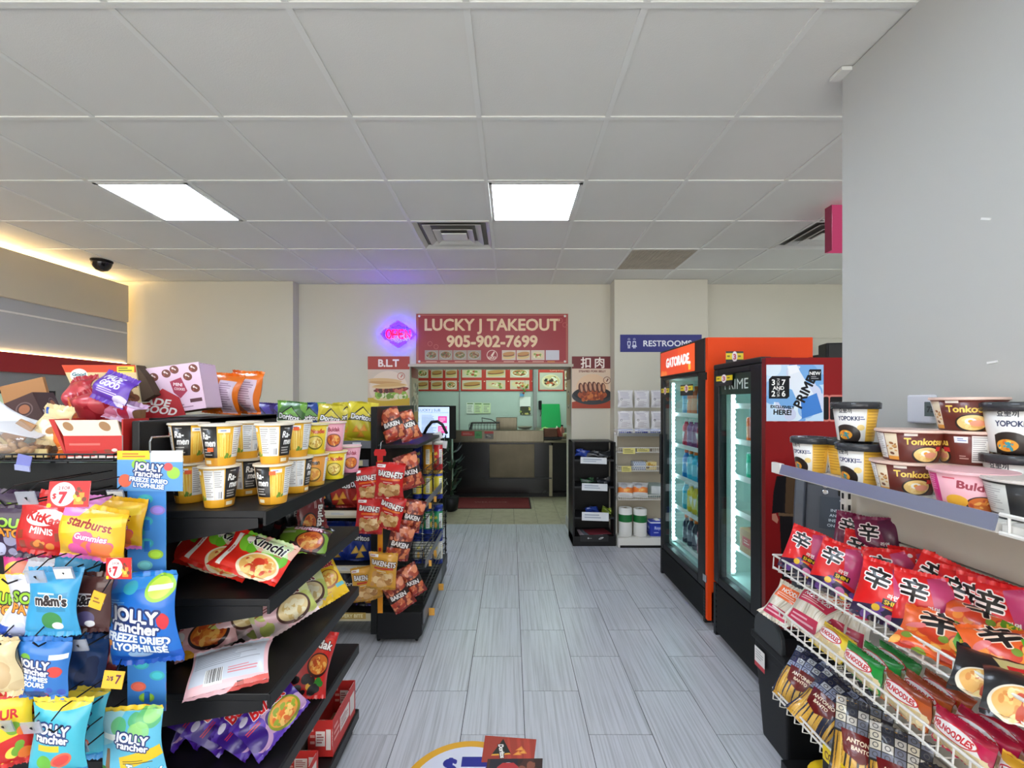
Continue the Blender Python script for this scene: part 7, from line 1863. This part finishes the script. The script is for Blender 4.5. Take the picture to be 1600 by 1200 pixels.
md = o.modifiers.new('thick', 'SOLIDIFY'); md.thickness = .0012
t = thing('label_clip', 'crumpled purple grey label clip on the wire basket rim', 'label clip', at(38, 722, 1.245))
obj('holder', MB().box(-.02, .02, -.002, 0, -.012, .02), mat('clip_violet', (120, 124, 190), .4, var=.2), t, rot=(0, math.radians(12), 0)); obj('slip', MB().box(-.022, .02, -.006, -.003, -.024, -.008), mat('clip_violet2', (160, 166, 206), .4, var=.2), t, rot=(math.radians(10), math.radians(8), 0))
# ------------------------------------------------------------------ chip rack: chip bags facing the camera
GC = 'chip bags on the chip rack'
zr = 1.266
for k, (kd, px, lab) in enumerate([('dorpur', 406, 'violet chip bag at the left end of the top chip row'), ('dorpur', 428, 'violet chip bag second in top chip row'), ('dorgrn', 455, 'green and blue chip bag third in top chip row'), ('dorblu', 484, 'blue and green chip bag fourth in top chip row'),
        ('doryel', 518, 'yellow chip bag behind the pink cup in top chip row'), ('doryel', 545, 'yellow chip bag in middle of yellow ones in top chip row'), ('doryel', 566, 'yellow chip bag at end of top chip row by black panel')]):
    put(kd, lab, px, 660, Y=2.98 + .02 * (k % 2), rest=zr, rot=(6 - 5 * (k % 3), -4 - 3 * (k % 2), (3, -4, 5, -2)[k % 4]), group=GC, sc=(1.0, .96, 1.02)[k % 3])
for kd, px, lab in (('dorblk', 502, 'grey black chip bag hanging in second chip row'), ('dorred', 534, 'red chip bag hanging in second chip row beside nut strips'), ('dorred', 566, 'red chip bag partly behind the red nut bags in second chip row')):
    put(kd, lab, px, 768, Y=3.0, rest=.823, rot=(0, -2, 0), group=GC)
for kd, px, lab in (('dorred', 474, 'red chip bag at left in third chip row'), ('dorcool', 528, 'dark blue chip bag in third chip row'), ('dorcool', 564, 'dark blue chip bag in third chip row by golden nut bags')):
    put(kd, lab, px, 850, Y=3.0, rest=.472, rot=(0, -4, 0), group=GC)
for kd, px, lab in (('dorblk', 515, 'black chip bag at left in bottom chip row'), ('dorblk', 552, 'black chip bag in bottom chip row behind golden nut bags'), ('dorpur', 578, 'violet chip bag at end of bottom chip row')):
    put(kd, lab, px, 925, Y=3.0, rest=.167, rot=(0, -4, 0), group=GC)
# clip strips of nut bags hung on the end panel
def clip_strip(label, px, py0, py1, Y, card):
    t = thing('clip_strip', label, 'display strip', at(px, py0, Y))
    z1 = Z_at(py1, Y) - Z_at(py0, Y)
    obj('strip', MB().box(-.016, .016, 0, .002, z1, -.06), mat('strip_orange', (240, 150, 30), .4, var=.3, scale=12), t)
    obj('header', MB().prism([(-.035, -.04), (-.018, -.04), (-.018, -.07), (.018, -.07), (.018, -.04), (.035, -.04), (.038, -.02), (.03, 0), (-.03, 0), (-.038, -.02)], -.002, .0), mat('strip_red', (214, 44, 44), .4, var=.08), t)
    obj('hook', MB().tube([(0, 0, -.01), (0, .02, .04), (0, .06, .045)], .003, 5), m_chrome, t)
    for k in range(4): obj('clip', MB().box(-.006, .006, -.006, .002, z1 * (k + 1) / 5 - .02, z1 * (k + 1) / 5), mat('strip_red', (214, 44, 44), .4), t)
clip_strip('orange clip strip with red header hung on end panel of the chip rack', 594, 702, 958, 2.76, None)
GN = 'nut bags hanging on the chip rack'
for kd, px, py, Y, rot, lab, sc in [
    ('bakred', 575, 757, 2.74, (4, 0, -8), 'red peanut bag upper left of the hanging cluster', 1.0), ('bakred', 609, 752, 2.68, (0, 2, 4), 'red peanut bag at top front of hanging cluster under the header', 1.06),
    ('bakred', 578, 806, 2.72, (6, 0, 4), 'red peanut bag lower left of hanging cluster', 1.02), ('bakred', 610, 800, 2.71, (-6, 0, 16), 'red peanut bag lower right of hanging cluster', 1.0),
    ('bakgold', 572, 912, 2.72, (4, 0, -10), 'golden peanut bag behind at left above casters', 1.0), ('bakgold', 598, 891, 2.66, (0, 0, 6), 'golden peanut bag in front above casters', 1.04),
    ('bakbrown', 639, 736, 2.80, (14, 0, -16), 'brown nut bag on aisle side, topmost below the shelf', .98), ('bakbrown', 644, 806, 2.82, (18, 0, 14), 'brown nut bag on aisle side at middle height beside tubes', .92),
    ('bakbrown', 625, 848, 2.76, (16, 0, 12), 'brown nut bag on aisle side below the red cluster', 1.0), ('bakbrown', 642, 908, 2.80, (14, 0, -24), 'brown nut bag low on aisle side, farther one', .92), ('bakbrown', 622, 928, 2.74, (12, 0, -30), 'brown nut bag low on aisle side, nearer one', .95)]:
    put(kd, lab, px, py, Y=Y, rot=rot, group=GN, sc=sc)
put('bakbrown', 'brown nut bag lying on black top shelf, nearest the panel', 612, 662, Y=2.95, rest=1.259, rot=(14, -18, -22), group='nut bags on the top shelf', sc=1.0)
put('bakbrown', 'brown nut bag leaning on its twin on black top shelf beside the screen', 636, 665, Y=3.0, rest=1.259, rot=(16, -22, -20), group='nut bags on the top shelf', sc=.95)
# chip tubes in the wire baskets
TC = {'b': ((26, 40, 120), (22, 34, 100), (226, 226, 230), (60, 80, 160)), 'o': ((236, 170, 40), (226, 150, 40), (222, 214, 200), (236, 226, 206)), 'r': ((200, 40, 40), (180, 30, 34), (222, 216, 206), (230, 220, 214)),
      'y': ((236, 214, 60), (28, 50, 150), (236, 190, 90), (232, 228, 206)), 'g': ((40, 140, 90), (26, 50, 140), (30, 56, 150), (232, 234, 230)), 'w': ((206, 206, 196), (26, 46, 130), (36, 60, 150), (232, 230, 220))}
row_lab = {'.985': 'top', '.755': 'second', '.475': 'third', '.235': 'bottom'}
for z, kk, word in zip(BAS, (('b', 'o', 'r'), ('y', 'y', 'y'), ('g', 'g', 'g'), ('w', 'w', 'w')), ('top', 'second', 'third', 'bottom')):
    for j, c in enumerate(kk):
        colr = {'b': 'dark blue', 'o': 'orange', 'r': 'red', 'y': 'yellow and blue', 'g': 'green and white', 'w': 'cream and blue'}[c]
        tube_can(TC[c], '%s chip tube in the %s wire basket, %s' % (colr, word, ('nearest the panel', 'middle one', 'on the aisle edge')[j]), (-.75 + j * .083, 3.60, z + .004), 'chip tubes in the wire baskets', 200 + 37 * j)
# bent black handle and white tags at the end of the top shelf
t = thing('carry_strap', 'black arched strap standing at the end of the dark top shelf before the screen', 'strap', (X_at(680, 3.8), 3.8, 1.259))
obj('strap', MB().tube([(-.095, 0, 0), (-.07, 0, .05), (-.03, 0, .10), (.02, 0, .105), (.06, 0, .08), (.09, 0, .02), (.10, 0, 0)], .013, 8), m_blackp, t, smooth=True)
t = thing('shelf_tags', 'cluster of white price tags sticking out above the tubes', 'price tag', (X_at(684, 3.7), 3.7, Z_at(700, 3.7)))
for k, (x, z, a) in enumerate(((-.05, .0, 20), (-.01, .05, -12), (.04, .03, 8), (0, .1, -20))): obj('tag', MB().box(-.035, .035, -.001, .001, -.03, .03), m_paper, t, (x, k * .004, z), (0, math.radians(a), 0))
obj('stem', MB().tube([(0, .01, -.12), (0, .01, .08)], .003, 5), m_black, t)

# ------------------------------------------------------------------ black rack and white rack contents
GK = 'packets on the narrow black rack'
zt = Z_at(691, BY)
for kd, px, py, zrow, rot, lab in [('bluebag', 910, 700, 718, (10, -30, 10), 'blue bag on top bay of narrow black rack'), ('darkbag', 925, 712, 718, (-6, -50, 0), 'dark packets on top bay of narrow black rack, left'), ('darkbag', 946, 712, 718, (12, -44, 0), 'dark packets on top bay of narrow black rack, right'),
        ('greenbag', 918, 752, 760, (6, -60, 0), 'green packet in second bay of narrow black rack'), ('darkbag', 944, 752, 760, (0, -60, 0), 'dark packet in second bay beside the green packet'),
        ('bluebag', 924, 795, 808, (4, -60, 0), 'blue packet in third bay of narrow black rack'), ('limebag', 948, 790, 808, (-10, -46, 24), 'lime green packet in third bay of narrow black rack')]:
    put(kd, lab, px, py, Y=4.90, rest=Z_at(zrow, BY) + .001, rot=rot, group=GK, sc=.9)
t = thing('magazine_pile', 'small pile of flyers on base of narrow black rack', 'papers', ((bx0 + bx1) / 2, 4.9, Z_at(838, BY) + .001))
for k, c in enumerate(((206, 190, 200), (120, 130, 140), (150, 60, 70))): obj('sheet', MB().box(-.15, .1, -.1, .1, k * .004, k * .004 + .003), mat('flyer%d' % k, c, .6, var=.2), t, (k * .04, 0, 0), (0, 0, .1 * k))
# tall white printed sacks on top of the white rack, two rows of three
wz = WZ[0] + .006
for r_, py in ((0, 662), (1, 638)):
    for c in range(3):
        px = 977 + c * 26 - r_ * .0
        put('whitebag', 'white printed sack on top of white rack, %s row, %s' % (('lower', 'upper')[r_], ('leftmost', 'middle', 'next to the cooler')[c]), px, py, Y=4.84, rest=wz + .06 + r_ * .225, rot=(0, -1, 0), group='white sacks on the rack top', sc=.82)
b = obj('stacking_tray', MB().box(wx0 + .01, 1.72, 4.78, 4.9, wz, wz + .058), m_white)
tag(b, 'low white tray carrying the printed sacks on top of white rack', 'tray')
for k, px in enumerate((978, 1003, 1027)):
    put('bluewhite', 'blue and white tissue packet on front of white rack top, %s' % ('left one', 'middle one', 'one by the cooler')[k], px, 674, Y=4.735, rest=wz, rot=(0, -4, 90 if False else 0), group='tissue packets on rack top', sc=.72)
# shelf goods
def cbox(label, px, py, Y, w, h, d, z, art, group=None, name='tissue_box'):
    t = thing(name, label, 'box', (X_at(px, Y), Y + d / 2, z), (0, 0, 0), group)
    m = print_mat('art%d' % len(_PR), art, .5)
    obj('carton', MB().box(-w / 2, w / 2, -d / 2, d / 2, 0, h), m, t, bevel=.003)
    obj('opening', MB().box(-w * .25, w * .25, -d * .2, d * .2, h, h + .001), mat('box_slot', (230, 230, 232), .5), t)
cv = Cv(120, 80, (206, 214, 226))
for k in range(30): cv.ell((k % 6) / 6 + .08 + .08 * ((k // 6) % 2), (k // 6) / 5 + .1, .05, .06, (70, 90, 130))
cbox('patterned blue and white tissue box on second shelf of white rack', 1000, 725, 4.74, .13, .085, .12, WZ[2] + .005, cv, 'tissue boxes')
cv = Cv(120, 80, (226, 206, 140)); cv.blobs(6, (.1, .2, .9, .8), [(90, 60, 30), (200, 150, 50)], .12, 3)
cbox('yellow sunflower tissue box on second shelf of white rack', 1018, 725, 4.74, .11, .085, .12, WZ[2] + .005, cv, 'tissue boxes')
cv = Cv(120, 80, (120, 100, 80)); cbox('plain brown carton behind the tissue boxes on white rack', 1010, 722, 4.865 - .12 + .0, .12, .03, .03, WZ[1] + .006, cv, None, 'small_carton')
for k, (kd, px, lab) in enumerate((('tporange', 977, 'orange wrapped paper roll pack on third shelf, left one'), ('tporange', 1000, 'orange wrapped paper roll pack on third shelf, right one'), ('tpgrey', 1024, 'grey green wrapped roll pack on third shelf by the cooler'))):
    put(kd, lab, px, 765, Y=4.80, rest=WZ[3] + .005, rot=(-14, -20, 0), group='roll packs on third shelf', sc=.82)
def roll(label, px, z, Y=4.80, r=.065, h=.25, band=(20, 110, 50)):
    t = thing('paper_towel', label, 'paper towel', (X_at(px, Y), Y, z), (0, 0, 0), 'paper towel rolls on the rack base')
    obj('roll', MB().lathe([(.02, h - .006), (.02, h), (r - .006, h), (r, h - .006), (r, .006), (r - .006, 0), (.02, 0)], 24, caps=False), mat('towel_white', (234, 234, 230), .85, bump=.1, bscale=120), t, smooth=True)
    if band: obj('wrapper_band', MB().lathe([(r + .001, h * .52), (r + .001, h * .78)], 24, caps=False), mat('band_green', band, .4), t, smooth=True)
    obj('core', MB().lathe([(.021, h - .003), (.019, h - .003)], 14), m_card, t)
roll('paper towel roll with green band on rack base, left one', 977, .1005, h=.30, r=.07); roll('paper towel roll with green band on rack base, right one', 1000, .1005, h=.29, r=.07)
t = thing('tissue_pack', 'royal blue wrapped tissue roll pack on rack base beside the cooler', 'tissue', (X_at(1026, 4.8), 4.8, .1005))
cv = Cv(160, 130, (34, 54, 170)); cv.rect(0, 0, 1, .14, (222, 226, 236)); cv.rect(.2, .3, .8, .55, (60, 90, 200)); cv.text('Royale', .5, .42, .18, (226, 232, 250), w=.5, bold=.04); cv.lines(.2, .65, .6, .8, 1, (200, 210, 240))
obj('pack', MB().box(-.09, .1, -.07, .06, 0, .17), print_mat('royal_pack', cv, .35), t, bevel=.02, seg=3)
t = thing('tissue_roll', 'white tissue roll lying on the royal blue pack', 'tissue', (X_at(1026, 4.8), 4.8, .172 + .055))
obj('roll', MB().lathe([(.018, -.05), (.05, -.05), (.052, 0), (.05, .05), (.018, .05)], 22, M=RX(90), caps=False), mat('towel_white', (234, 234, 230), .85), t, smooth=True)
obj('core', MB().lathe([(.0175, -.05), (.0175, .05)], 14, M=RX(90)), mat('core_dark', (70, 60, 50), .8), t)

# ------------------------------------------------------------------ drinks in the coolers
rq = random.Random(21)
cols = [[(60, 150, 210), (226, 110, 60), (60, 150, 210)], [(206, 60, 90), (150, 90, 140), (206, 60, 90)], [(40, 130, 200), (70, 190, 220), (40, 130, 200)], [(150, 190, 60), (226, 200, 60), (60, 170, 200)], [(214, 110, 140), (60, 60, 80), (40, 50, 70)]]
names = {(60, 150, 210): 'sky blue', (226, 110, 60): 'orange', (206, 60, 90): 'red', (150, 90, 140): 'purple', (40, 130, 200): 'blue', (70, 190, 220): 'light blue', (150, 190, 60): 'lime', (226, 200, 60): 'yellow', (60, 170, 200): 'teal', (214, 110, 140): 'pink', (60, 60, 80): 'grey', (40, 50, 70): 'dark'}
for s_, z in enumerate(GSH):
    for j in range(5):
        c = cols[s_][(j // 2) % 3]
        bottle(c, (230, 230, 230) if s_ % 2 else (236, 120, 40), '%s sports drink bottle on %s shelf of orange cooler, %s' % (names[c], ('top', 'second', 'third', 'fourth', 'bottom')[s_], ('nearest the aisle camera side', 'second from near side', 'middle of row', 'second from the light strip', 'beside the light strip')[j]),
               (1.465, 3.34 + j * .098, z + .0035), 'bottles in the orange cooler')
for j in range(9):
    bottle(((120, 170, 60), (200, 206, 90), (150, 190, 110))[j % 3], (60, 120, 60), 'small %s drink bottle in the far left wall cooler, %s along its top shelf' % (('green', 'yellow green', 'pale green')[j % 3], ('first', 'second', 'third', 'fourth', 'fifth', 'sixth', 'seventh', 'eighth', 'last')[j]), (-4.40, 3.75 + j * .12, 1.2605), 'bottles in the wall cooler')
for j, (c, px, py, zi, lab) in enumerate([((236, 60, 160), 1166, 695, 1, 'pink drink can on second shelf of slim cooler, door side'), ((236, 110, 60), 1160, 712, 1, 'orange pink drink can on second shelf of slim cooler, inner side'), ((40, 170, 130), 1163, 765, 2, 'green drink can on third shelf of slim cooler, door side'), ((60, 190, 150), 1158, 770, 2, 'pale green drink can on third shelf of slim cooler, inner side'),
        ((200, 190, 190), 1164, 830, 3, 'pale grey drink can on fourth shelf of slim cooler')]):
    z = (1.50, 1.28, 1.06, .84, .62)[zi]
    Yv = 2.62 + (j % 2) * .09
    bottle(c, (200, 205, 210), lab, (1.46, Yv + .0, z + .0035), None, can=True)
t = thing('drink_carton', 'tan drink carton on bottom of slim mint cooler', 'box', (1.46, 2.66, .625), (0, 0, math.radians(90)))
cv = Cv(100, 100, (190, 140, 90)); cv.rect(.2, .3, .8, .7, (210, 60, 60)); cv.lines(.3, .4, .7, .6, 2, (240, 220, 200))
obj('carton', MB().box(-.08, .08, -.06, .06, 0, .14), print_mat('tan_carton', cv, .5), t, bevel=.003); obj('tape', MB().box(-.08, .08, -.01, .01, .14, .141), m_card, t)

# ------------------------------------------------------------------ right rack, top shelf: rice cake cups and noodle bowls
def rc(k, label, px, py, X=None, yaw=0, z=ST + .0008, sc=1.0, group=None, sy=None):
    """cup whose foot is seen at (px, py) on the shelf"""
    Y = (EYE - z) * FOC / (py - VY) if X is None else X * FOC / (px - VX)
    return cup(k, label, (X_at(px, Y), Y, z), yaw, group, sc)
GT = 'cups and bowls on the white top shelf'
def rcup(k, label, px, X, yaw, lift=0.0, sc=1.0):
    Y = X * FOC / (px - VX)
    t = cup(k, label, (X, Y, ST + .0008 + lift), yaw, GT, sc)
    t.scale = (1.17,) * 3 if k == 'yopokki' else (1, 1, BZS)
    return t
BZS = 1.15
c1 = rcup('yopokki', 'rice cake cup with dark lid at far end of shelf by label rail', 1268, 1.135, 152)
c2 = rcup('yopokki', 'rice cake cup with dark lid in lower row behind the front yellow panelled cup', 1322, 1.215, 260)
c3 = rcup('yopokki', 'rice cake cup with yellow panel in lower row at label rail', 1345, 1.13, 152)
p = c2.location * .35 + c3.location * .65
c4 = cup('yopokki', 'rice cake cup stacked on two lower cups, dark lid highest at this end', (p.x, p.y, ST + .0008 + (CUP['yopokki'][4] + .0075) * 1.17), 176, GT, 1.17)
b2 = rcup('tonkotsu', 'brown noodle bowl in lower row left of the pink bowl', 1413, 1.15, 200)
b3 = rcup('pinkbowl', 'pink noodle bowl in lower row at the label rail', 1518, 1.145, 140)
b4b = rcup('tonkotsu', 'brown noodle bowl in lower row behind the pink bowl', 1516, 1.27, 200)
hh = (CUP['tonkotsu'][4] + .0015) * BZS
p = b2.location
m1 = cup('tonkotsu', 'brown noodle bowl stacked in second layer showing cream picture panel', (p.x + .012, p.y - .005, p.z + hh), 208, GT)
m1.scale = (1, 1, BZS)
p = b4b.location
m2 = cup('tonkotsu', 'brown noodle bowl stacked in second layer showing white text panel', (p.x + .0, p.y, p.z + hh), 104, GT)
m2.scale = (1, 1, BZS)
m3 = cup('tonkotsu', 'topmost brown noodle bowl with yellow lettering and egg picture', (p.x - .004, p.y + .002, p.z + 2 * hh), 178, GT)
m3.scale = (1, 1, BZS)
c5 = rcup('blackbowl', 'black noodle bowl at right edge of frame beside the pink bowl', 1612, 1.16, 200)
p = c5.location
q = rcup('yopokki', 'rice cake cup at back right, lower one of the pair behind black bowl', 1590, 1.285, 160)
cup('yopokki', 'rice cake cup stacked at back right of shelf, cut by the picture edge', (q.location.x, q.location.y, q.location.z + (CUP['yopokki'][4] + .0075) * 1.17), 176, GT, 1.17)

# second shelf: red noodle packets
R2 = .858
GR = 'red noodle packets on the upper wire shelf'
def rp(k, label, px, py, X, rot, rest=None, sc=1.0, group=GR):
    return put(k, label, px, py, X=X, rest=rest, rot=rot, sc=sc, group=group, variants=4)
for k, (px, py, X, rot, lab) in enumerate([
    (1258, 855, 1.13, (-38, -26, 18), 'red noodle packet at far end of the front row'), (1308, 872, 1.13, (-40, -22, 14), 'red noodle packet second from the far end of front row'),
    (1382, 920, 1.12, (-40, -18, 10), 'red noodle packet third in front row, large black character at rail'), (1442, 908, 1.17, (-36, -20, 4), 'red noodle packet fourth in front row behind its neighbour'),
    (1392, 858, 1.22, (-34, -18, -2), 'red noodle packet in middle row above the third front packet'), (1464, 872, 1.24, (-38, -20, 24), 'red noodle packet in middle row with black character tilted'),
    (1508, 868, 1.26, (-62, -10, 4), 'red noodle packet standing edge on, first of three at back'), (1540, 872, 1.27, (-66, -8, 2), 'red noodle packet standing edge on, second of three at back'),
    (1572, 880, 1.275, (-68, -6, -4), 'red noodle packet standing edge on, nearest of three at back'), (1428, 838, 1.30, (-40, -14, 0), 'red noodle packet lying at back under the shelf'), (1350, 852, 1.27, (-40, -16, 6), 'red noodle packet at back behind second front packet')]):
    rp('shin', lab, px, py, X, rot, rest=R2 + (.015 if X > 1.2 else 0), sc=1.0 if k != 5 else 1.06)
rp('shinp', 'dark purple noodle packet at back far end under the shelf', 1335, 822, 1.30, (-36, -12, 8), rest=R2 + .07)
rp('shinp', 'dark purple noodle packet beside the other purple one at back', 1372, 815, 1.31, (-42, -10, -6), rest=R2 + .08)
rp('kimor', 'orange kimchi noodle packet lying flat at the wire front', 1488, 985, 1.13, (-40, -62, 16), rest=R2, sc=1.1, group='orange noodle packets')
rp('kimor', 'orange kimchi noodle packet lying at back beside the standing red ones', 1560, 940, 1.25, (-40, -50, 10), rest=R2 + .02, sc=1.05, group='orange noodle packets')
rp('kimor', 'orange kimchi noodle packet cut by picture edge', 1600, 960, 1.19, (-40, -56, -14), rest=R2 + .03, group='orange noodle packets')
rp('blackred', 'black and cream noodle packet lying at wire front near picture edge', 1585, 1035, 1.12, (-40, -60, 10), rest=R2, group='black noodle packets')
rp('blackred', 'black noodle packet lying beneath at the nearest end of wire shelf', 1640, 1080, 1.12, (-40, -62, 4), rest=R2, group='black noodle packets')
# third shelf: long multipacks, one behind another
R3 = .651
GM = 'noodle multipacks on the middle wire shelf'
def multi(k, y0, word, n=3):
    for j in range(n):
        put(k, '%s noodle multipack on the middle wire shelf, %s' % (word, ('at the wire front', 'second in depth', 'third in depth')[j]), 0, 0, pos=(1.105 + j * .056, y0 + .004 * j, R3 + .05), rest=R3, rot=(-90, -10 - 4 * j, 0), group=GM)
multi('mgreen', 1.405, 'green'); multi('morange', 1.25, 'orange brown'); multi('mpink', 1.095, 'bright pink'); multi('mredy', .94, 'red and yellow', 2)
put('myellow', 'yellow noodle multipack lying on the clear bags at far end', 0, 0, pos=(1.11, 1.545, R3 + .06), rest=R3 + .012, rot=(-90, -40, 0), group=GM)
for k, (px, py, X, rot, kd, lab) in enumerate([(1228, 965, 1.105, (-60, -36, 12), 'clearor', 'clear noodle bag with orange label at far end of middle wire shelf'), (1268, 975, 1.13, (-56, -40, 16), 'clearpk', 'clear noodle bag with pink label second from the far end'), (1300, 960, 1.20, (-50, -40, 6), 'clearor', 'clear noodle bag with orange label at back of far end'), (1330, 985, 1.235, (-56, -46, 4), 'clearpk', 'clear noodle bag with pink label at back behind the green packs')]):
    put(kd, lab, px, py, X=X, rest=R3, rot=rot, group='clear noodle bags', variants=4)
# bottom shelf: pasta bags
R4 = .333
for k, (px, py, X, rot, kd, lab) in enumerate([(1256, 1095, 1.145, (-45, -40, 18), 'pastan', 'navy and silver pasta bag at far end of lowest wire shelf'), (1290, 1120, 1.14, (-46, -44, 26), 'pastan', 'navy and silver pasta bag lying second on lowest wire shelf'), (1300, 1085, 1.23, (-60, -50, 50), 'pasta', 'golden pasta bag lying at back of far end on lowest wire shelf'),
        (1345, 1140, 1.12, (-34, -30, 6), 'pasta', 'pasta bag with tile pattern and orange sticker on lowest wire shelf'), (1405, 1165, 1.14, (-38, -36, 4), 'pasta', 'pasta bag with tile pattern and dark red label, third on lowest shelf'), (1462, 1190, 1.16, (-40, -50, 10), 'pasta', 'pasta bag with tile pattern nearest the camera on lowest shelf')]):
    put(kd, lab, px, py, X=X, rest=R4, rot=rot, group='pasta bags on the lowest wire shelf', variants=4, sticker=(k == 3))
t = thing('yellow_tub', 'round yellow lid under the lowest wire shelf by the bin', 'tub', (1.12, 1.52, .0))
obj('tub', MB().lathe([(.07, 0), (.085, .01), (.09, .22), (.08, .225)], 24), mat('tub_white', (226, 220, 200), .4), t, smooth=True); obj('lid', MB().lathe([(.094, .215), (.096, .24), (.09, .245)], 24), mat('tub_yellow', (244, 206, 30), .4), t, smooth=True)
